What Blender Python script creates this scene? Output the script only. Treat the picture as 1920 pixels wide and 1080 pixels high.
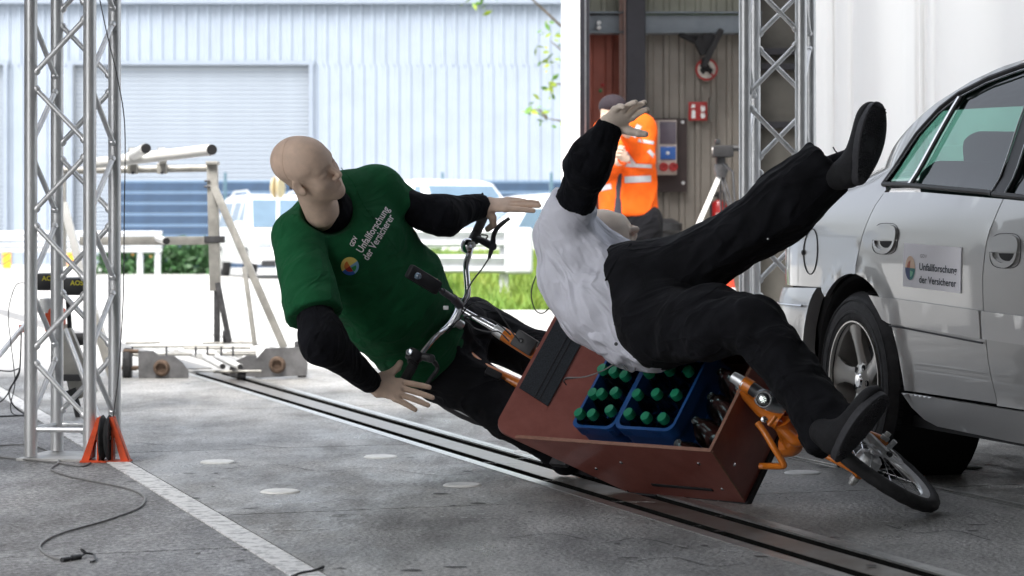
import bpy, bmesh, math, random
import numpy as np
from mathutils import Vector, Matrix
from mathutils.bvhtree import BVHTree
from mathutils.geometry import delaunay_2d_cdt
random.seed(7); np.random.seed(7)
for o in list(bpy.data.objects): bpy.data.objects.remove(o)
SC = bpy.context.scene
COL = SC.collection
F = 4340.0            # focal length in pixels of a 1920 wide picture
EYE = 0.85            # camera height
HY = 440.0            # horizon row

# ---------------------------------------------------------------- camera
cam = bpy.data.cameras.new('camera'); camo = bpy.data.objects.new('camera', cam); COL.objects.link(camo)
camo.location = (0, 0, EYE); camo.rotation_euler = (math.radians(90), 0, 0)
cam.sensor_width = 36; cam.lens = F/1920*36; cam.shift_y = -100/1920
cam.clip_start = 0.1; cam.clip_end = 600
cam.dof.use_dof = True; cam.dof.focus_distance = 7.7; cam.dof.aperture_fstop = 5.6
SC.camera = camo

# ---------------------------------------------------------------- sky, sun, exposure
SUN_EL, SUN_AZ = 58.0, -150.0      # azimuth from +Y towards +X
w = bpy.data.worlds.new('World'); SC.world = w; w.use_nodes = True
nt = w.node_tree; nt.nodes.clear()
sky = nt.nodes.new('ShaderNodeTexSky'); sky.sky_type = 'NISHITA'; sky.sun_disc = False
sky.sun_elevation = math.radians(SUN_EL); sky.sun_rotation = math.radians(SUN_AZ)
sky.air_density = 1.0; sky.dust_density = 4.0; sky.ozone_density = 1.0
hs = nt.nodes.new('ShaderNodeHueSaturation'); hs.inputs['Saturation'].default_value = 0.35
bg = nt.nodes.new('ShaderNodeBackground'); bg.inputs[1].default_value = 0.15
wo = nt.nodes.new('ShaderNodeOutputWorld')
nt.links.new(sky.outputs[0], hs.inputs['Color']); nt.links.new(hs.outputs[0], bg.inputs[0]); nt.links.new(bg.outputs[0], wo.inputs[0])
sl = bpy.data.lights.new('sun', 'SUN'); sl.energy = 2.4; sl.angle = math.radians(38); sl.color = (1, .96, .9)
so = bpy.data.objects.new('sun', sl); COL.objects.link(so)
_d = Vector((math.sin(math.radians(SUN_AZ))*math.cos(math.radians(SUN_EL)), math.cos(math.radians(SUN_AZ))*math.cos(math.radians(SUN_EL)), math.sin(math.radians(SUN_EL))))
so.rotation_euler = _d.to_track_quat('Z', 'Y').to_euler()
vs = SC.view_settings; vs.view_transform = 'Standard'; vs.look = 'None'; vs.exposure = 1.45; vs.gamma = 1; vs.use_curve_mapping = False
SC.cycles.max_bounces = 8; SC.cycles.diffuse_bounces = 5; SC.cycles.glossy_bounces = 4
SC.cycles.transparent_max_bounces = 12; SC.cycles.sample_clamp_indirect = 6; SC.cycles.use_denoising = True
SC.cycles.caustics_reflective = False; SC.cycles.caustics_refractive = False

# ---------------------------------------------------------------- helpers
def V(*a): return np.array(a, dtype=float)
def nrm(v): v = np.asarray(v, float); return v/(np.linalg.norm(v)+1e-12)
def P(px, py, Y): return V((px-960)/F*Y, Y, EYE-(py-HY)/F*Y)      # a point seen at (px,py) at distance Y
def G(px, py, z=0.0):
    Y = (EYE-z)*F/(py-HY); return V((px-960)/F*Y, Y, z)

def mesh(name, verts, faces, smooth=False, mats=None, fm=None):
    me = bpy.data.meshes.new(name)
    me.from_pydata([tuple(map(float, v)) for v in verts], [], [tuple(int(i) for i in f) for f in faces])
    if mats:
        for m in (mats if isinstance(mats, (list, tuple)) else [mats]): me.materials.append(m)
    if fm is not None: me.polygons.foreach_set('material_index', np.array(fm, dtype=np.int32))
    me.polygons.foreach_set('use_smooth', np.full(len(me.polygons), bool(smooth)))
    me.update(); return me
def link(name, me, parent=None, mats=None):
    o = bpy.data.objects.new(name, me); COL.objects.link(o)
    if parent is not None: o.parent = parent
    if mats and not me.materials:
        for m in (mats if isinstance(mats, (list, tuple)) else [mats]): me.materials.append(m)
    return o
def thing(name, label, cat, group=None, loc=(0, 0, 0)):
    o = bpy.data.objects.new(name, None); COL.objects.link(o); o.empty_display_size = .1
    o.location = tuple(float(c) for c in loc); o['label'] = label; o['category'] = cat
    if group: o['group'] = group
    return o
def tag(o, label=None, cat=None, group=None, kind=None):
    if label: o['label'] = label
    if cat: o['category'] = cat
    if group: o['group'] = group
    if kind: o['kind'] = kind
    return o
def copy_tree(o, parent=None):
    c = o.copy(); COL.objects.link(c); c.parent = parent
    for ch in list(o.children): copy_tree(ch, c)
    return c

class MB:
    """collects shapes, builds one mesh object"""
    def __init__(s): s.v = []; s.f = []; s.fm = []; s.cur = 0
    def add(s, v, f):
        n = len(s.v); s.v += [tuple(float(c) for c in p) for p in v]; s.f += [tuple(int(i)+n for i in q) for q in f]; s.fm += [s.cur]*len(f); return s
    def mat(s, i): s.cur = i; return s
    def box(s, c, size, ax=None, bev=0):
        c = V(*c); h = V(*size)/2
        A = np.eye(3) if ax is None else np.array(ax, float)
        if bev <= 0:
            pts = [c+A.T@(h*V(x, y, z)) for x in (-1, 1) for y in (-1, 1) for z in (-1, 1)]
            return s.add(pts, [(0, 1, 3, 2), (4, 6, 7, 5), (0, 4, 5, 1), (2, 3, 7, 6), (0, 2, 6, 4), (1, 5, 7, 3)])
        bm = bmesh.new(); bmesh.ops.create_cube(bm, size=1)
        for v in bm.verts: v.co = Vector((v.co.x*size[0], v.co.y*size[1], v.co.z*size[2]))
        bmesh.ops.bevel(bm, geom=bm.edges[:], offset=min(bev, min(size)*.45), segments=2 if bev < .03 else 5, affect='EDGES', profile=.6)
        bm.verts.index_update()
        r = s.add([c+A.T@V(*v.co) for v in bm.verts], [[v.index for v in f.verts] for f in bm.faces]); bm.free(); return r
    def tube(s, pts, r, n=10, cap=True, closed=False, flat=None):
        pts = [V(*p) for p in pts]; m = len(pts)
        rr = [r]*m if np.isscalar(r) else list(r)
        T = []
        for i in range(m):
            a = pts[(i-1) % m] if (closed or i > 0) else pts[0]; b = pts[(i+1) % m] if (closed or i < m-1) else pts[-1]
            T.append(nrm(b-a))
        u = np.cross(T[0], V(0, 0, 1));
        if np.linalg.norm(u) < 1e-3: u = np.cross(T[0], V(1, 0, 0))
        u = nrm(u); vv = []
        for i in range(m):
            u = nrm(u-T[i]*np.dot(u, T[i])); w_ = np.cross(T[i], u)
            for k in range(n):
                a = 2*math.pi*k/n; vv.append(pts[i]+rr[i]*(math.cos(a)*u+math.sin(a)*w_*(flat or 1)))
        ff = []
        for i in range(m if closed else m-1):
            j = (i+1) % m
            for k in range(n): ff.append((i*n+k, i*n+(k+1) % n, j*n+(k+1) % n, j*n+k))
        if cap and not closed: ff += [tuple(reversed(range(n))), tuple((m-1)*n+k for k in range(n))]
        return s.add(vv, ff)
    def cyl(s, a, b, r, n=16, r2=None): return s.tube([a, b], [r, r if r2 is None else r2], n)
    def lathe(s, c, axis, prof, n=32, closed=False, ang=None):
        """prof: (radius, offset along axis)"""
        ax = nrm(axis); u = np.cross(ax, V(0, 0, 1))
        if np.linalg.norm(u) < 1e-3: u = np.cross(ax, V(1, 0, 0))
        u = nrm(u); w_ = np.cross(ax, u); c = V(*c); vv = []; m = len(prof)
        for k in range(n):
            a = 2*math.pi*k/n; d = math.cos(a)*u+math.sin(a)*w_
            for (r, h) in prof: vv.append(c+ax*h+d*r)
        ff = []
        for k in range(n):
            k2 = (k+1) % n
            for i in range(m if closed else m-1):
                j = (i+1) % m; ff.append((k*m+i, k*m+j, k2*m+j, k2*m+i))
        return s.add(vv, ff)
    def prism(s, poly, org, ux, uy, depth):
        """poly 2D, extruded by vector depth"""
        org = V(*org); ux = V(*ux); uy = V(*uy); d = V(*depth); n = len(poly)
        a = [org+ux*p[0]+uy*p[1] for p in poly]; b = [p+d for p in a]
        return s.add(a+b, [tuple(reversed(range(n))), tuple(range(n, 2*n))]+[(i, (i+1) % n, n+(i+1) % n, n+i) for i in range(n)])
    def build(s, name, mats, parent=None, smooth=False):
        me = mesh(name, s.v, s.f, False, mats, s.fm if isinstance(mats, (list, tuple)) else None)
        bm = bmesh.new(); bm.from_mesh(me); bmesh.ops.recalc_face_normals(bm, faces=bm.faces[:]); bm.to_mesh(me); bm.free()
        if smooth:
            me.polygons.foreach_set('use_smooth', np.ones(len(me.polygons), bool))
            try: me.set_sharp_from_angle(angle=math.radians(38))
            except Exception: pass
        return link(name, me, parent)

def spline(pts, k=8):
    pts = [V(*p) for p in pts]; out = []
    q = [2*pts[0]-pts[1]]+pts+[2*pts[-1]-pts[-2]]
    for i in range(1, len(q)-2):
        a, b, c, d = q[i-1:i+3]
        for j in range(k):
            t = j/k; out.append(.5*((2*b)+(-a+c)*t+(2*a-5*b+4*c-d)*t*t+(-a+3*b-3*c+d)*t**3))
    out.append(pts[-1]); return out

# ---------------------------------------------------------------- materials
def mat(name, col, rough=.6, metal=0, var=.12, vscale=8, bump=0, bscale=60, spec=.5, coat=0, col2=None, detail=4, sheen=0, stretch=None, trans=0, emit=None, rvar=0, contrast=(.35, .65)):
    m = bpy.data.materials.new(name); m.use_nodes = True; t = m.node_tree; N = t.nodes; L = t.links
    b = N['Principled BSDF']; b.inputs['Roughness'].default_value = rough; b.inputs['Metallic'].default_value = metal
    b.inputs['Specular IOR Level'].default_value = spec; b.inputs['Coat Weight'].default_value = coat; b.inputs['Coat Roughness'].default_value = .04
    if sheen: b.inputs['Sheen Weight'].default_value = sheen; b.inputs['Sheen Roughness'].default_value = .5
    if trans: b.inputs['Transmission Weight'].default_value = trans
    tc = N.new('ShaderNodeTexCoord'); mp = N.new('ShaderNodeMapping'); L.new(tc.outputs['Object'], mp.inputs[0])
    if stretch: mp.inputs['Scale'].default_value = stretch
    c = V(*col); c2 = V(*col2) if col2 is not None else np.clip(c*(1-var), 0, 1); c1 = c if col2 is not None else np.clip(c*(1+var), 0, 1)
    if var or col2 is not None:
        nz = N.new('ShaderNodeTexNoise'); nz.inputs['Scale'].default_value = vscale; nz.inputs['Detail'].default_value = detail; nz.inputs['Roughness'].default_value = .6
        L.new(mp.outputs[0], nz.inputs['Vector'])
        cr = N.new('ShaderNodeValToRGB'); cr.color_ramp.elements[0].position = contrast[0]; cr.color_ramp.elements[1].position = contrast[1]
        cr.color_ramp.elements[0].color = (*c2, 1); cr.color_ramp.elements[1].color = (*c1, 1)
        L.new(nz.outputs['Fac'], cr.inputs[0]); L.new(cr.outputs[0], b.inputs['Base Color'])
        if rvar:
            mr = N.new('ShaderNodeMapRange'); mr.inputs['To Min'].default_value = rough-rvar; mr.inputs['To Max'].default_value = rough+rvar
            L.new(nz.outputs['Fac'], mr.inputs[0]); L.new(mr.outputs[0], b.inputs['Roughness'])
    else: b.inputs['Base Color'].default_value = (*c, 1)
    if bump:
        n2 = N.new('ShaderNodeTexNoise'); n2.inputs['Scale'].default_value = bscale; n2.inputs['Detail'].default_value = 3
        L.new(mp.outputs[0], n2.inputs['Vector'])
        bp = N.new('ShaderNodeBump'); bp.inputs['Strength'].default_value = bump; bp.inputs['Distance'].default_value = .01
        L.new(n2.outputs['Fac'], bp.inputs['Height']); L.new(bp.outputs[0], b.inputs['Normal'])
    if emit: b.inputs['Emission Color'].default_value = (*emit[0], 1); b.inputs['Emission Strength'].default_value = emit[1]
    return m
def wrinkle(m, direction, scale=10, strength=.6, dist=.02, stretch=.3):
    """adds stretched soft folds to a cloth material (object space)"""
    t = m.node_tree; N = t.nodes; L = t.links; b = N['Principled BSDF']
    tc = N.new('ShaderNodeTexCoord'); mp = N.new('ShaderNodeMapping'); e = Vector(direction).to_track_quat('X', 'Z').to_euler()
    mp.vector_type = 'TEXTURE'; mp.inputs['Rotation'].default_value = e; mp.inputs['Scale'].default_value = (1/stretch, 1, 1)
    L.new(tc.outputs['Object'], mp.inputs[0])
    nz = N.new('ShaderNodeTexNoise'); nz.inputs['Scale'].default_value = scale; nz.inputs['Detail'].default_value = 2.5; nz.inputs['Roughness'].default_value = .45; nz.inputs['Distortion'].default_value = .6
    L.new(mp.outputs[0], nz.inputs['Vector'])
    a = N.new('ShaderNodeMath'); a.operation = 'SUBTRACT'; a.inputs[1].default_value = .5; ab = N.new('ShaderNodeMath'); ab.operation = 'ABSOLUTE'
    L.new(nz.outputs['Fac'], a.inputs[0]); L.new(a.outputs[0], ab.inputs[0])
    bp = N.new('ShaderNodeBump'); bp.inputs['Strength'].default_value = strength; bp.inputs['Distance'].default_value = dist; bp.invert = True
    L.new(ab.outputs[0], bp.inputs['Height'])
    if b.inputs['Normal'].links: L.new(b.inputs['Normal'].links[0].from_socket, bp.inputs['Normal'])
    L.new(bp.outputs[0], b.inputs['Normal'])
def glassmat(name, tint, gloss=.12, rough=.02):
    m = bpy.data.materials.new(name); m.use_nodes = True; t = m.node_tree; N = t.nodes; L = t.links; N.clear()
    o = N.new('ShaderNodeOutputMaterial'); tr = N.new('ShaderNodeBsdfTransparent'); tr.inputs[0].default_value = (*tint, 1)
    gl = N.new('ShaderNodeBsdfGlossy'); gl.inputs['Roughness'].default_value = rough; gl.inputs[0].default_value = (1, 1, 1, 1)
    fr = N.new('ShaderNodeFresnel'); fr.inputs[0].default_value = 1.5
    mx = N.new('ShaderNodeMixShader'); ad = N.new('ShaderNodeMath'); ad.operation = 'MULTIPLY_ADD'; ad.inputs[1].default_value = 1.0; ad.inputs[2].default_value = gloss*.3; ad.use_clamp = True
    L.new(fr.outputs[0], ad.inputs[0]); L.new(ad.outputs[0], mx.inputs[0]); L.new(tr.outputs[0], mx.inputs[1]); L.new(gl.outputs[0], mx.inputs[2]); L.new(mx.outputs[0], o.inputs[0])
    return m

M = {}
M['alu'] = mat('aluminium', (.74, .755, .77), .36, .6, .10, 30, bump=.05, bscale=200, stretch=(1, 1, .15), rvar=.08)
M['alu_dull'] = mat('dull_aluminium', (.55, .55, .54), .5, .5, .15, 14, rvar=.1)
M['chrome'] = mat('chrome', (.75, .76, .78), .12, 1, .04, 20)
M['steel_dark'] = mat('dark_steel', (.10, .10, .105), .5, .6, .3, 20, bump=.2)
M['rubber'] = mat('rubber', (.022, .022, .024), .72, 0, .3, 40, bump=.25, bscale=300)
M['tyre_car'] = mat('tyre_rubber', (.030, .030, .032), .7, 0, .35, 18, bump=.2, bscale=150)
M['black_plastic'] = mat('black_plastic', (.025, .026, .029), .42, 0, .15, 30)
M['black_matt'] = mat('matt_black', (.018, .018, .02), .8, 0, .2, 20)
M['orange_paint'] = mat('orange_paint', (.78, .22, .02), .3, 0, .07, 12, coat=.6)
M['red_orange'] = mat('red_orange_paint', (.72, .085, .02), .5, 0, .2, 18, bump=.15, bscale=80)
M['skin'] = mat('dummy_skin', (.74, .55, .43), .62, 0, .07, 25, bump=.12, bscale=260, spec=.35)
M['skin_pale'] = mat('pale_dummy_skin', (.88, .75, .64), .6, 0, .05, 25, bump=.08, bscale=260, spec=.35)
M['green_cloth'] = mat('green_cotton', (.012, .105, .040), .92, 0, .13, 10, bump=.35, bscale=420, sheen=.04, detail=8, spec=.15)
M['black_cloth'] = mat('black_fleece', (.0075, .008, .011), .95, 0, .3, 20, bump=.35, bscale=350, sheen=.02, spec=.15)
M['trouser'] = mat('black_trouser_cotton', (.0085, .0088, .0115), .88, 0, .3, 9, bump=.3, bscale=300, sheen=.02, spec=.2, detail=7)
M['white_cloth'] = mat('white_cotton', (.82, .83, .92), .9, 0, .04, 10, bump=.2, bscale=400, spec=.2)
wrinkle(M['green_cloth'], (.6, .3, .45), 13, .6, .05, .35); wrinkle(M['black_cloth'], (.2, 0, 1), 14, .8, .05, .4)
wrinkle(M['trouser'], (.9, 0, .35), 9, .9, .06, .3); wrinkle(M['white_cloth'], (.55, 0, -.8), 11, .9, .05, .25)
M['shoe'] = mat('shoe_canvas', (.010, .010, .012), .8, 0, .25, 60, bump=.3, bscale=300)
M['sole'] = mat('shoe_sole', (.035, .035, .04), .6, 0, .2, 60, bump=.2, bscale=200)
M['print_white'] = mat('white_print', (.95, .95, .95), .7, 0, .03, 40)
M['print_dark'] = mat('dark_print', (.05, .06, .08), .6, 0, .05, 40)
M['print_grey'] = mat('grey_print', (.38, .36, .36), .6, 0, .05, 40)
for k, c in dict(l_yellow=(.85, .66, .16), l_peach=(.85, .62, .45), l_orange=(.75, .20, .04), l_salmon=(.75, .25, .17), l_red=(.45, .03, .02), l_blue=(.03, .14, .55), l_navy=(.07, .10, .22), l_sky=(.25, .50, .75), l_green=(.03, .36, .10), l_teal=(.05, .25, .22), l_mint=(.25, .60, .40)).items():
    M[k] = mat('logo_'+k[2:], c, .6, 0, .02, 30)
# ---------------------------------------------------------------- implicit modelling (numpy surface nets)
def sdf_mesh(fn, lo, hi, h):
    lo = np.array(lo, float); hi = np.array(hi, float)
    n = np.ceil((hi-lo)/h).astype(int)+1
    ax = [(lo[i]+h*np.arange(n[i])).astype(np.float32) for i in range(3)]
    X, Y, Z = np.meshgrid(*ax, indexing='ij')
    D = fn(np.stack([X.ravel(), Y.ravel(), Z.ravel()], 1)).reshape(n).astype(np.float32)
    D[0, :, :] = D[-1, :, :] = 1; D[:, 0, :] = D[:, -1, :] = 1; D[:, :, 0] = D[:, :, -1] = 1
    S = D < 0
    c = [(i, j, k) for i in (0, 1) for j in (0, 1) for k in (0, 1)]
    m = n-1
    cnt = np.zeros(m, np.float32); pos = np.zeros((*m, 3), np.float32)
    def sub(A, o): return A[o[0]:o[0]+m[0], o[1]:o[1]+m[1], o[2]:o[2]+m[2]]
    for i, a in enumerate(c):
        for j in range(i+1, 8):
            b = c[j]
            if sum(abs(a[q]-b[q]) for q in range(3)) != 1: continue
            da, db = sub(D, a), sub(D, b); cr = sub(S, a) != sub(S, b)
            t = np.where(cr, da/np.where(cr, da-db, 1), 0)
            cnt += cr
            for q in range(3): pos[..., q] += np.where(cr, a[q]+t*(b[q]-a[q]), 0)
    act = cnt > 0
    idx = -np.ones(m, np.int64); idx[act] = np.arange(act.sum())
    base = np.argwhere(act)
    verts = lo+h*(base+pos[act]/cnt[act][:, None])
    faces = []
    for q in range(3):
        u, v = [(1, 2), (2, 0), (0, 1)][q]
        sh = list(n); sh[q] -= 1
        A = [slice(1, -1)]*3; A[q] = slice(0, n[q]-1)
        B = list(A); B[q] = slice(1, n[q])
        sa = S[tuple(A)]; sb = S[tuple(B)]
        cr = np.argwhere(sa != sb)
        if len(cr) == 0: continue
        g = cr.copy(); off = np.ones(3, int); off[q] = 0; g = g+off
        flip = sa[tuple(cr.T)]
        def cell(du, dv):
            k = g.copy(); k[:, u] -= du; k[:, v] -= dv; return idx[k[:, 0], k[:, 1], k[:, 2]]
        f = np.stack([cell(1, 1), cell(0, 1), cell(0, 0), cell(1, 0)], 1)
        f[~flip] = f[~flip][:, ::-1]
        faces.append(f)
    faces = np.concatenate(faces) if faces else np.zeros((0, 4), int)
    faces = faces[(faces >= 0).all(1)]
    return verts, faces
def vnormals(v, f):
    a = v[f[:, 1]]-v[f[:, 0]]; b = v[f[:, 2]]-v[f[:, 0]]; n = np.cross(a, b)
    N = np.zeros_like(v)
    for i in range(f.shape[1]): np.add.at(N, f[:, i], n)
    return N/(np.linalg.norm(N, axis=1, keepdims=True)+1e-12)
def relax(v, f, it=2, k=.5):
    n = len(v); e = np.concatenate([f[:, [i, (i+1) % f.shape[1]]] for i in range(f.shape[1])])
    for _ in range(it):
        s = np.zeros_like(v); c = np.zeros(n)
        np.add.at(s, e[:, 0], v[e[:, 1]]); np.add.at(c, e[:, 0], 1); np.add.at(s, e[:, 1], v[e[:, 0]]); np.add.at(c, e[:, 1], 1)
        v = v*(1-k)+k*s/np.maximum(c, 1)[:, None]
    return v
def fastmesh(name, v, f, m, smooth=True):
    me = bpy.data.meshes.new(name); k = f.shape[1]
    me.vertices.add(len(v)); me.vertices.foreach_set('co', np.asarray(v, np.float32).ravel())
    me.loops.add(len(f)*k); me.loops.foreach_set('vertex_index', f.astype(np.int32).ravel())
    me.polygons.add(len(f)); me.polygons.foreach_set('loop_start', np.arange(0, len(f)*k, k, dtype=np.int32))
    me.polygons.foreach_set('use_smooth', np.full(len(f), smooth))
    me.update(calc_edges=True); me.materials.append(m); return me
def _hash(i, j, k, s):
    h = (i*73856093) ^ (j*19349663) ^ (k*83492791) ^ (s*2654435761 & 0x7fffffff)
    h = (h ^ (h >> 13))*1274126177 & 0x7fffffff; h = (h ^ (h >> 16)) & 0xffff
    return h/65535.0
def noise(p, s=0):
    p = np.asarray(p, float); i = np.floor(p).astype(np.int64); f = p-i; f = f*f*(3-2*f)
    r = 0
    for a in (0, 1):
        for b in (0, 1):
            for c in (0, 1):
                w_ = (f[:, 0] if a else 1-f[:, 0])*(f[:, 1] if b else 1-f[:, 1])*(f[:, 2] if c else 1-f[:, 2])
                r = r+w_*_hash(i[:, 0]+a, i[:, 1]+b, i[:, 2]+c, s)
    return r*2-1
def ridge(p, s=0): return 1-np.abs(noise(p, s))*2
def fit(pts_axis, P_, along, across, s):
    pass
def cone(p, a, b, ra, rb):
    a = np.asarray(a, float); b = np.asarray(b, float); d = b-a; t = np.clip(((p-a)@d)/(d@d), 0, 1)
    return np.linalg.norm(p-a-t[:, None]*d, axis=1)-(ra+(rb-ra)*t)
def ell(p, c, r, R=None):
    q = p-np.asarray(c, float)
    if R is not None: q = q@np.asarray(R, float).T
    q = q/np.asarray(r, float); l = np.linalg.norm(q, axis=1); return (l-1)*min(r)*1.0
def ecap(p, a, b, wa, wb, side):
    """capsule with elliptical section: wa=(half width along side, half depth)"""
    a = np.asarray(a, float); b = np.asarray(b, float); d = b-a; L = np.linalg.norm(d); T = d/L
    s_ = nrm(np.asarray(side, float)-T*np.dot(side, T)); n_ = np.cross(T, s_)
    q = p-a; tt = q@T; t = np.clip(tt/L, 0, 1); r = q-t[:, None]*d
    W = wa[0]+(wb[0]-wa[0])*t; D = wa[1]+(wb[1]-wa[1])*t; mn = np.minimum(W, D)
    l = np.sqrt(((r@s_)/W)**2+((r@n_)/D)**2+((r@T)/mn)**2)
    return (l-1)*mn
def smin(a, b, k):
    h = np.clip(.5+.5*(b-a)/k, 0, 1); return b+(a-b)*h-k*h*(1-h)
def smax(a, b, k): return -smin(-a, -b, k)
def sunion(ds, k):
    r = ds[0]
    for d in ds[1:]: r = smin(r, d, k)
    return r
def bounds(pts, pad):
    a = np.array(pts); return a.min(0)-pad, a.max(0)+pad
def folds(v, n, amp, scale, direction, stretch, seed=0, sharp=1.0):
    """cloth folds running along direction"""
    d = nrm(direction); a = nrm(np.cross(d, V(.3, .5, .8))); b = np.cross(d, a)
    wp = np.stack([noise(v*3.1, seed+5), noise(v*3.1, seed+6), noise(v*3.1, seed+7)], 1)*.07
    q = (v+wp); q = np.stack([(q@d)*scale/stretch, (q@a)*scale, (q@b)*scale], 1)
    r = ridge(q, seed)*.7+ridge(q*2.1, seed+1)*.3
    return v+n*(amp*np.sign(r)*np.abs(r)**sharp)[:, None]
def rest_on(obj_verts): pass

# ---------------------------------------------------------------- head and hands
def head_sdf(p, ear=True):
    x = np.abs(p[:, 0]); q = np.stack([x, p[:, 1], p[:, 2]], 1)
    d = ell(p, (0, -.016, .046), (.078, .099, .084))
    d = smin(d, ecap(p, (0, .022, .035), (0, .036, -.060), (.068, .066), (.049, .052), (1, 0, 0)), .03)     # face block
    d = smin(d, ecap(p, (0, .030, -.060), (0, .052, -.088), (.047, .048), (.028, .030), (1, 0, 0)), .028)     # jaw
    d = smin(d, ell(p, (0, .070, -.098), (.020, .018, .017)), .022)                           # chin
    d = smin(d, ell(q, (.036, .056, -.030), (.024, .022, .028)), .035)                          # cheek
    d = smin(d, cone(q, (.0, .081, .024), (.036, .072, .026), .013, .011), .022)              # brow
    d = smax(d, -ell(q, (.031, .104, .002), (.019, .018, .011)), .016)                        # eye sockets
    d = smin(d, ell(q, (.031, .077, .001), (.016, .0125, .010)), .007)                        # closed lids
    d = smin(d, cone(p, (0, .088, .012), (0, .108, -.026), .0080, .0100), .011)               # nose
    d = smin(d, ell(p, (0, .106, -.031), (.011, .010, .009)), .007)
    d = smin(d, ell(q, (.012, .095, -.035), (.007, .009, .0065)), .006)
    d = smin(d, cone(q, (0, .0935, -.057), (.019, .082, -.060), .0062, .0035), .009)          # lips
    d = smin(d, cone(q, (0, .0920, -.068), (.016, .082, -.067), .0072, .0045), .008)
    d = smax(d, -cone(q, (0, .1025, -.0625), (.022, .089, -.0632), .0017, .0010), .005)
    d = smax(d, -ell(p, (0, .103, -.080), (.018, .008, .005)), .012)
    d = smin(d, cone(p, (0, -.022, -.03), (0, -.040, -.17), .055, .058), .035)                # neck
    if ear:
        R_ = np.array([[.94, .34, 0], [-.34, .94, 0], [0, 0, 1]])
        e = ell(q, (.080, -.006, -.006), (.0055, .017, .029), R_); e = smax(e, -ell(q, (.087, .002, -.002), (.006, .009, .017), R_), .005)
        e = smin(e, ell(q, (.078, .004, -.028), (.006, .011, .011)), .008)
        d = smin(d, e, .005)
    return d
def make_head(M_, sc=1.0, neck_to=None, h=.0032):
    """M_: rows = right, face, up directions; returns verts, faces placed at centre later"""
    v, f = sdf_mesh(head_sdf, (-.105, -.13, -.205), (.105, .135, .145), h)
    v = relax(v, f, 1, .4)
    return v*sc, f
def hand_sdf(spec):
    """fingers along +x, thumb side +y, back of the hand +z"""
    F_ = spec['fingers']; th = spec['thumb']
    prim = []
    for (y, L, yaw, c1, c2, c3) in F_:
        a = V(.088-.012*abs(y/.03)**2, y, 0); dirs = 0; pts = [a]
        seg = (.45*L, .30*L, .25*L); pitch = 0
        for s_, c in zip(seg, (c1, c2, c3)):
            pitch += c; dv = V(math.cos(yaw)*math.cos(pitch), math.sin(yaw)*math.cos(pitch), -math.sin(pitch))
            pts.append(pts[-1]+dv*s_)
        prim.append(pts)
    tp = [V(*t) for t in th]
    def fn(p):
        d = ecap(p, (-.02, 0, 0), (.015, 0, 0), (.027, .020), (.032, .017), (0, 1, 0))
        d = smin(d, ecap(p, (.02, 0, 0), (.078, .002, 0), (.036, .0165), (.040, .0125), (0, 1, 0)), .015)
        if spec.get('arm'): d = smin(d, ecap(p, (-.09, 0, 0), (-.02, 0, 0), (.029, .026), (.027, .020), (0, 1, 0)), .01)
        for pts in prim:
            r = [.0098, .0092, .0086, .0078]
            e = sunion([cone(p, pts[i], pts[i+1], r[i], r[i+1]) for i in range(3)], .002)
            d = smin(d, e, .0055)
        e = sunion([cone(p, tp[i], tp[i+1], [.016, .0125, .0115][i], [.0125, .0112, .0100][i]) for i in range(len(tp)-1)], .004)
        return smin(d, e, .012)
    allp = [q for pts in prim for q in pts]+tp+[V(-.1 if spec.get('arm') else -.05, 0, 0)]
    return fn, *bounds(allp, .045)
def make_hand(spec, h=.003):
    fn, lo, hi = hand_sdf(spec); v, f = sdf_mesh(fn, lo, hi, h); return relax(v, f, 1, .4), f
def place(v, f, org, X, Y_, Z_=None, sc=1.0):
    """local axes to world; handedness handled"""
    X = nrm(X); Yv = nrm(np.asarray(Y_, float)-X*np.dot(Y_, X)); Zv = np.cross(X, Yv)
    if Z_ is not None and np.dot(Zv, Z_) < 0:
        Zv = -Zv; f = f[:, ::-1]
    return np.asarray(org, float)+sc*(v[:, :1]*X+v[:, 1:2]*Yv+v[:, 2:3]*Zv), f
def joinm(parts):
    vs_, fs = [], []; n = 0
    for v, f in parts: vs_.append(v); fs.append(f+n); n += len(v)
    return np.concatenate(vs_), np.concatenate(fs)
def tube_q(pts, r, n=12):
    mb = MB(); mb.tube(pts, r, n, cap=False); return np.array(mb.v), np.array(mb.f)

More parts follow.
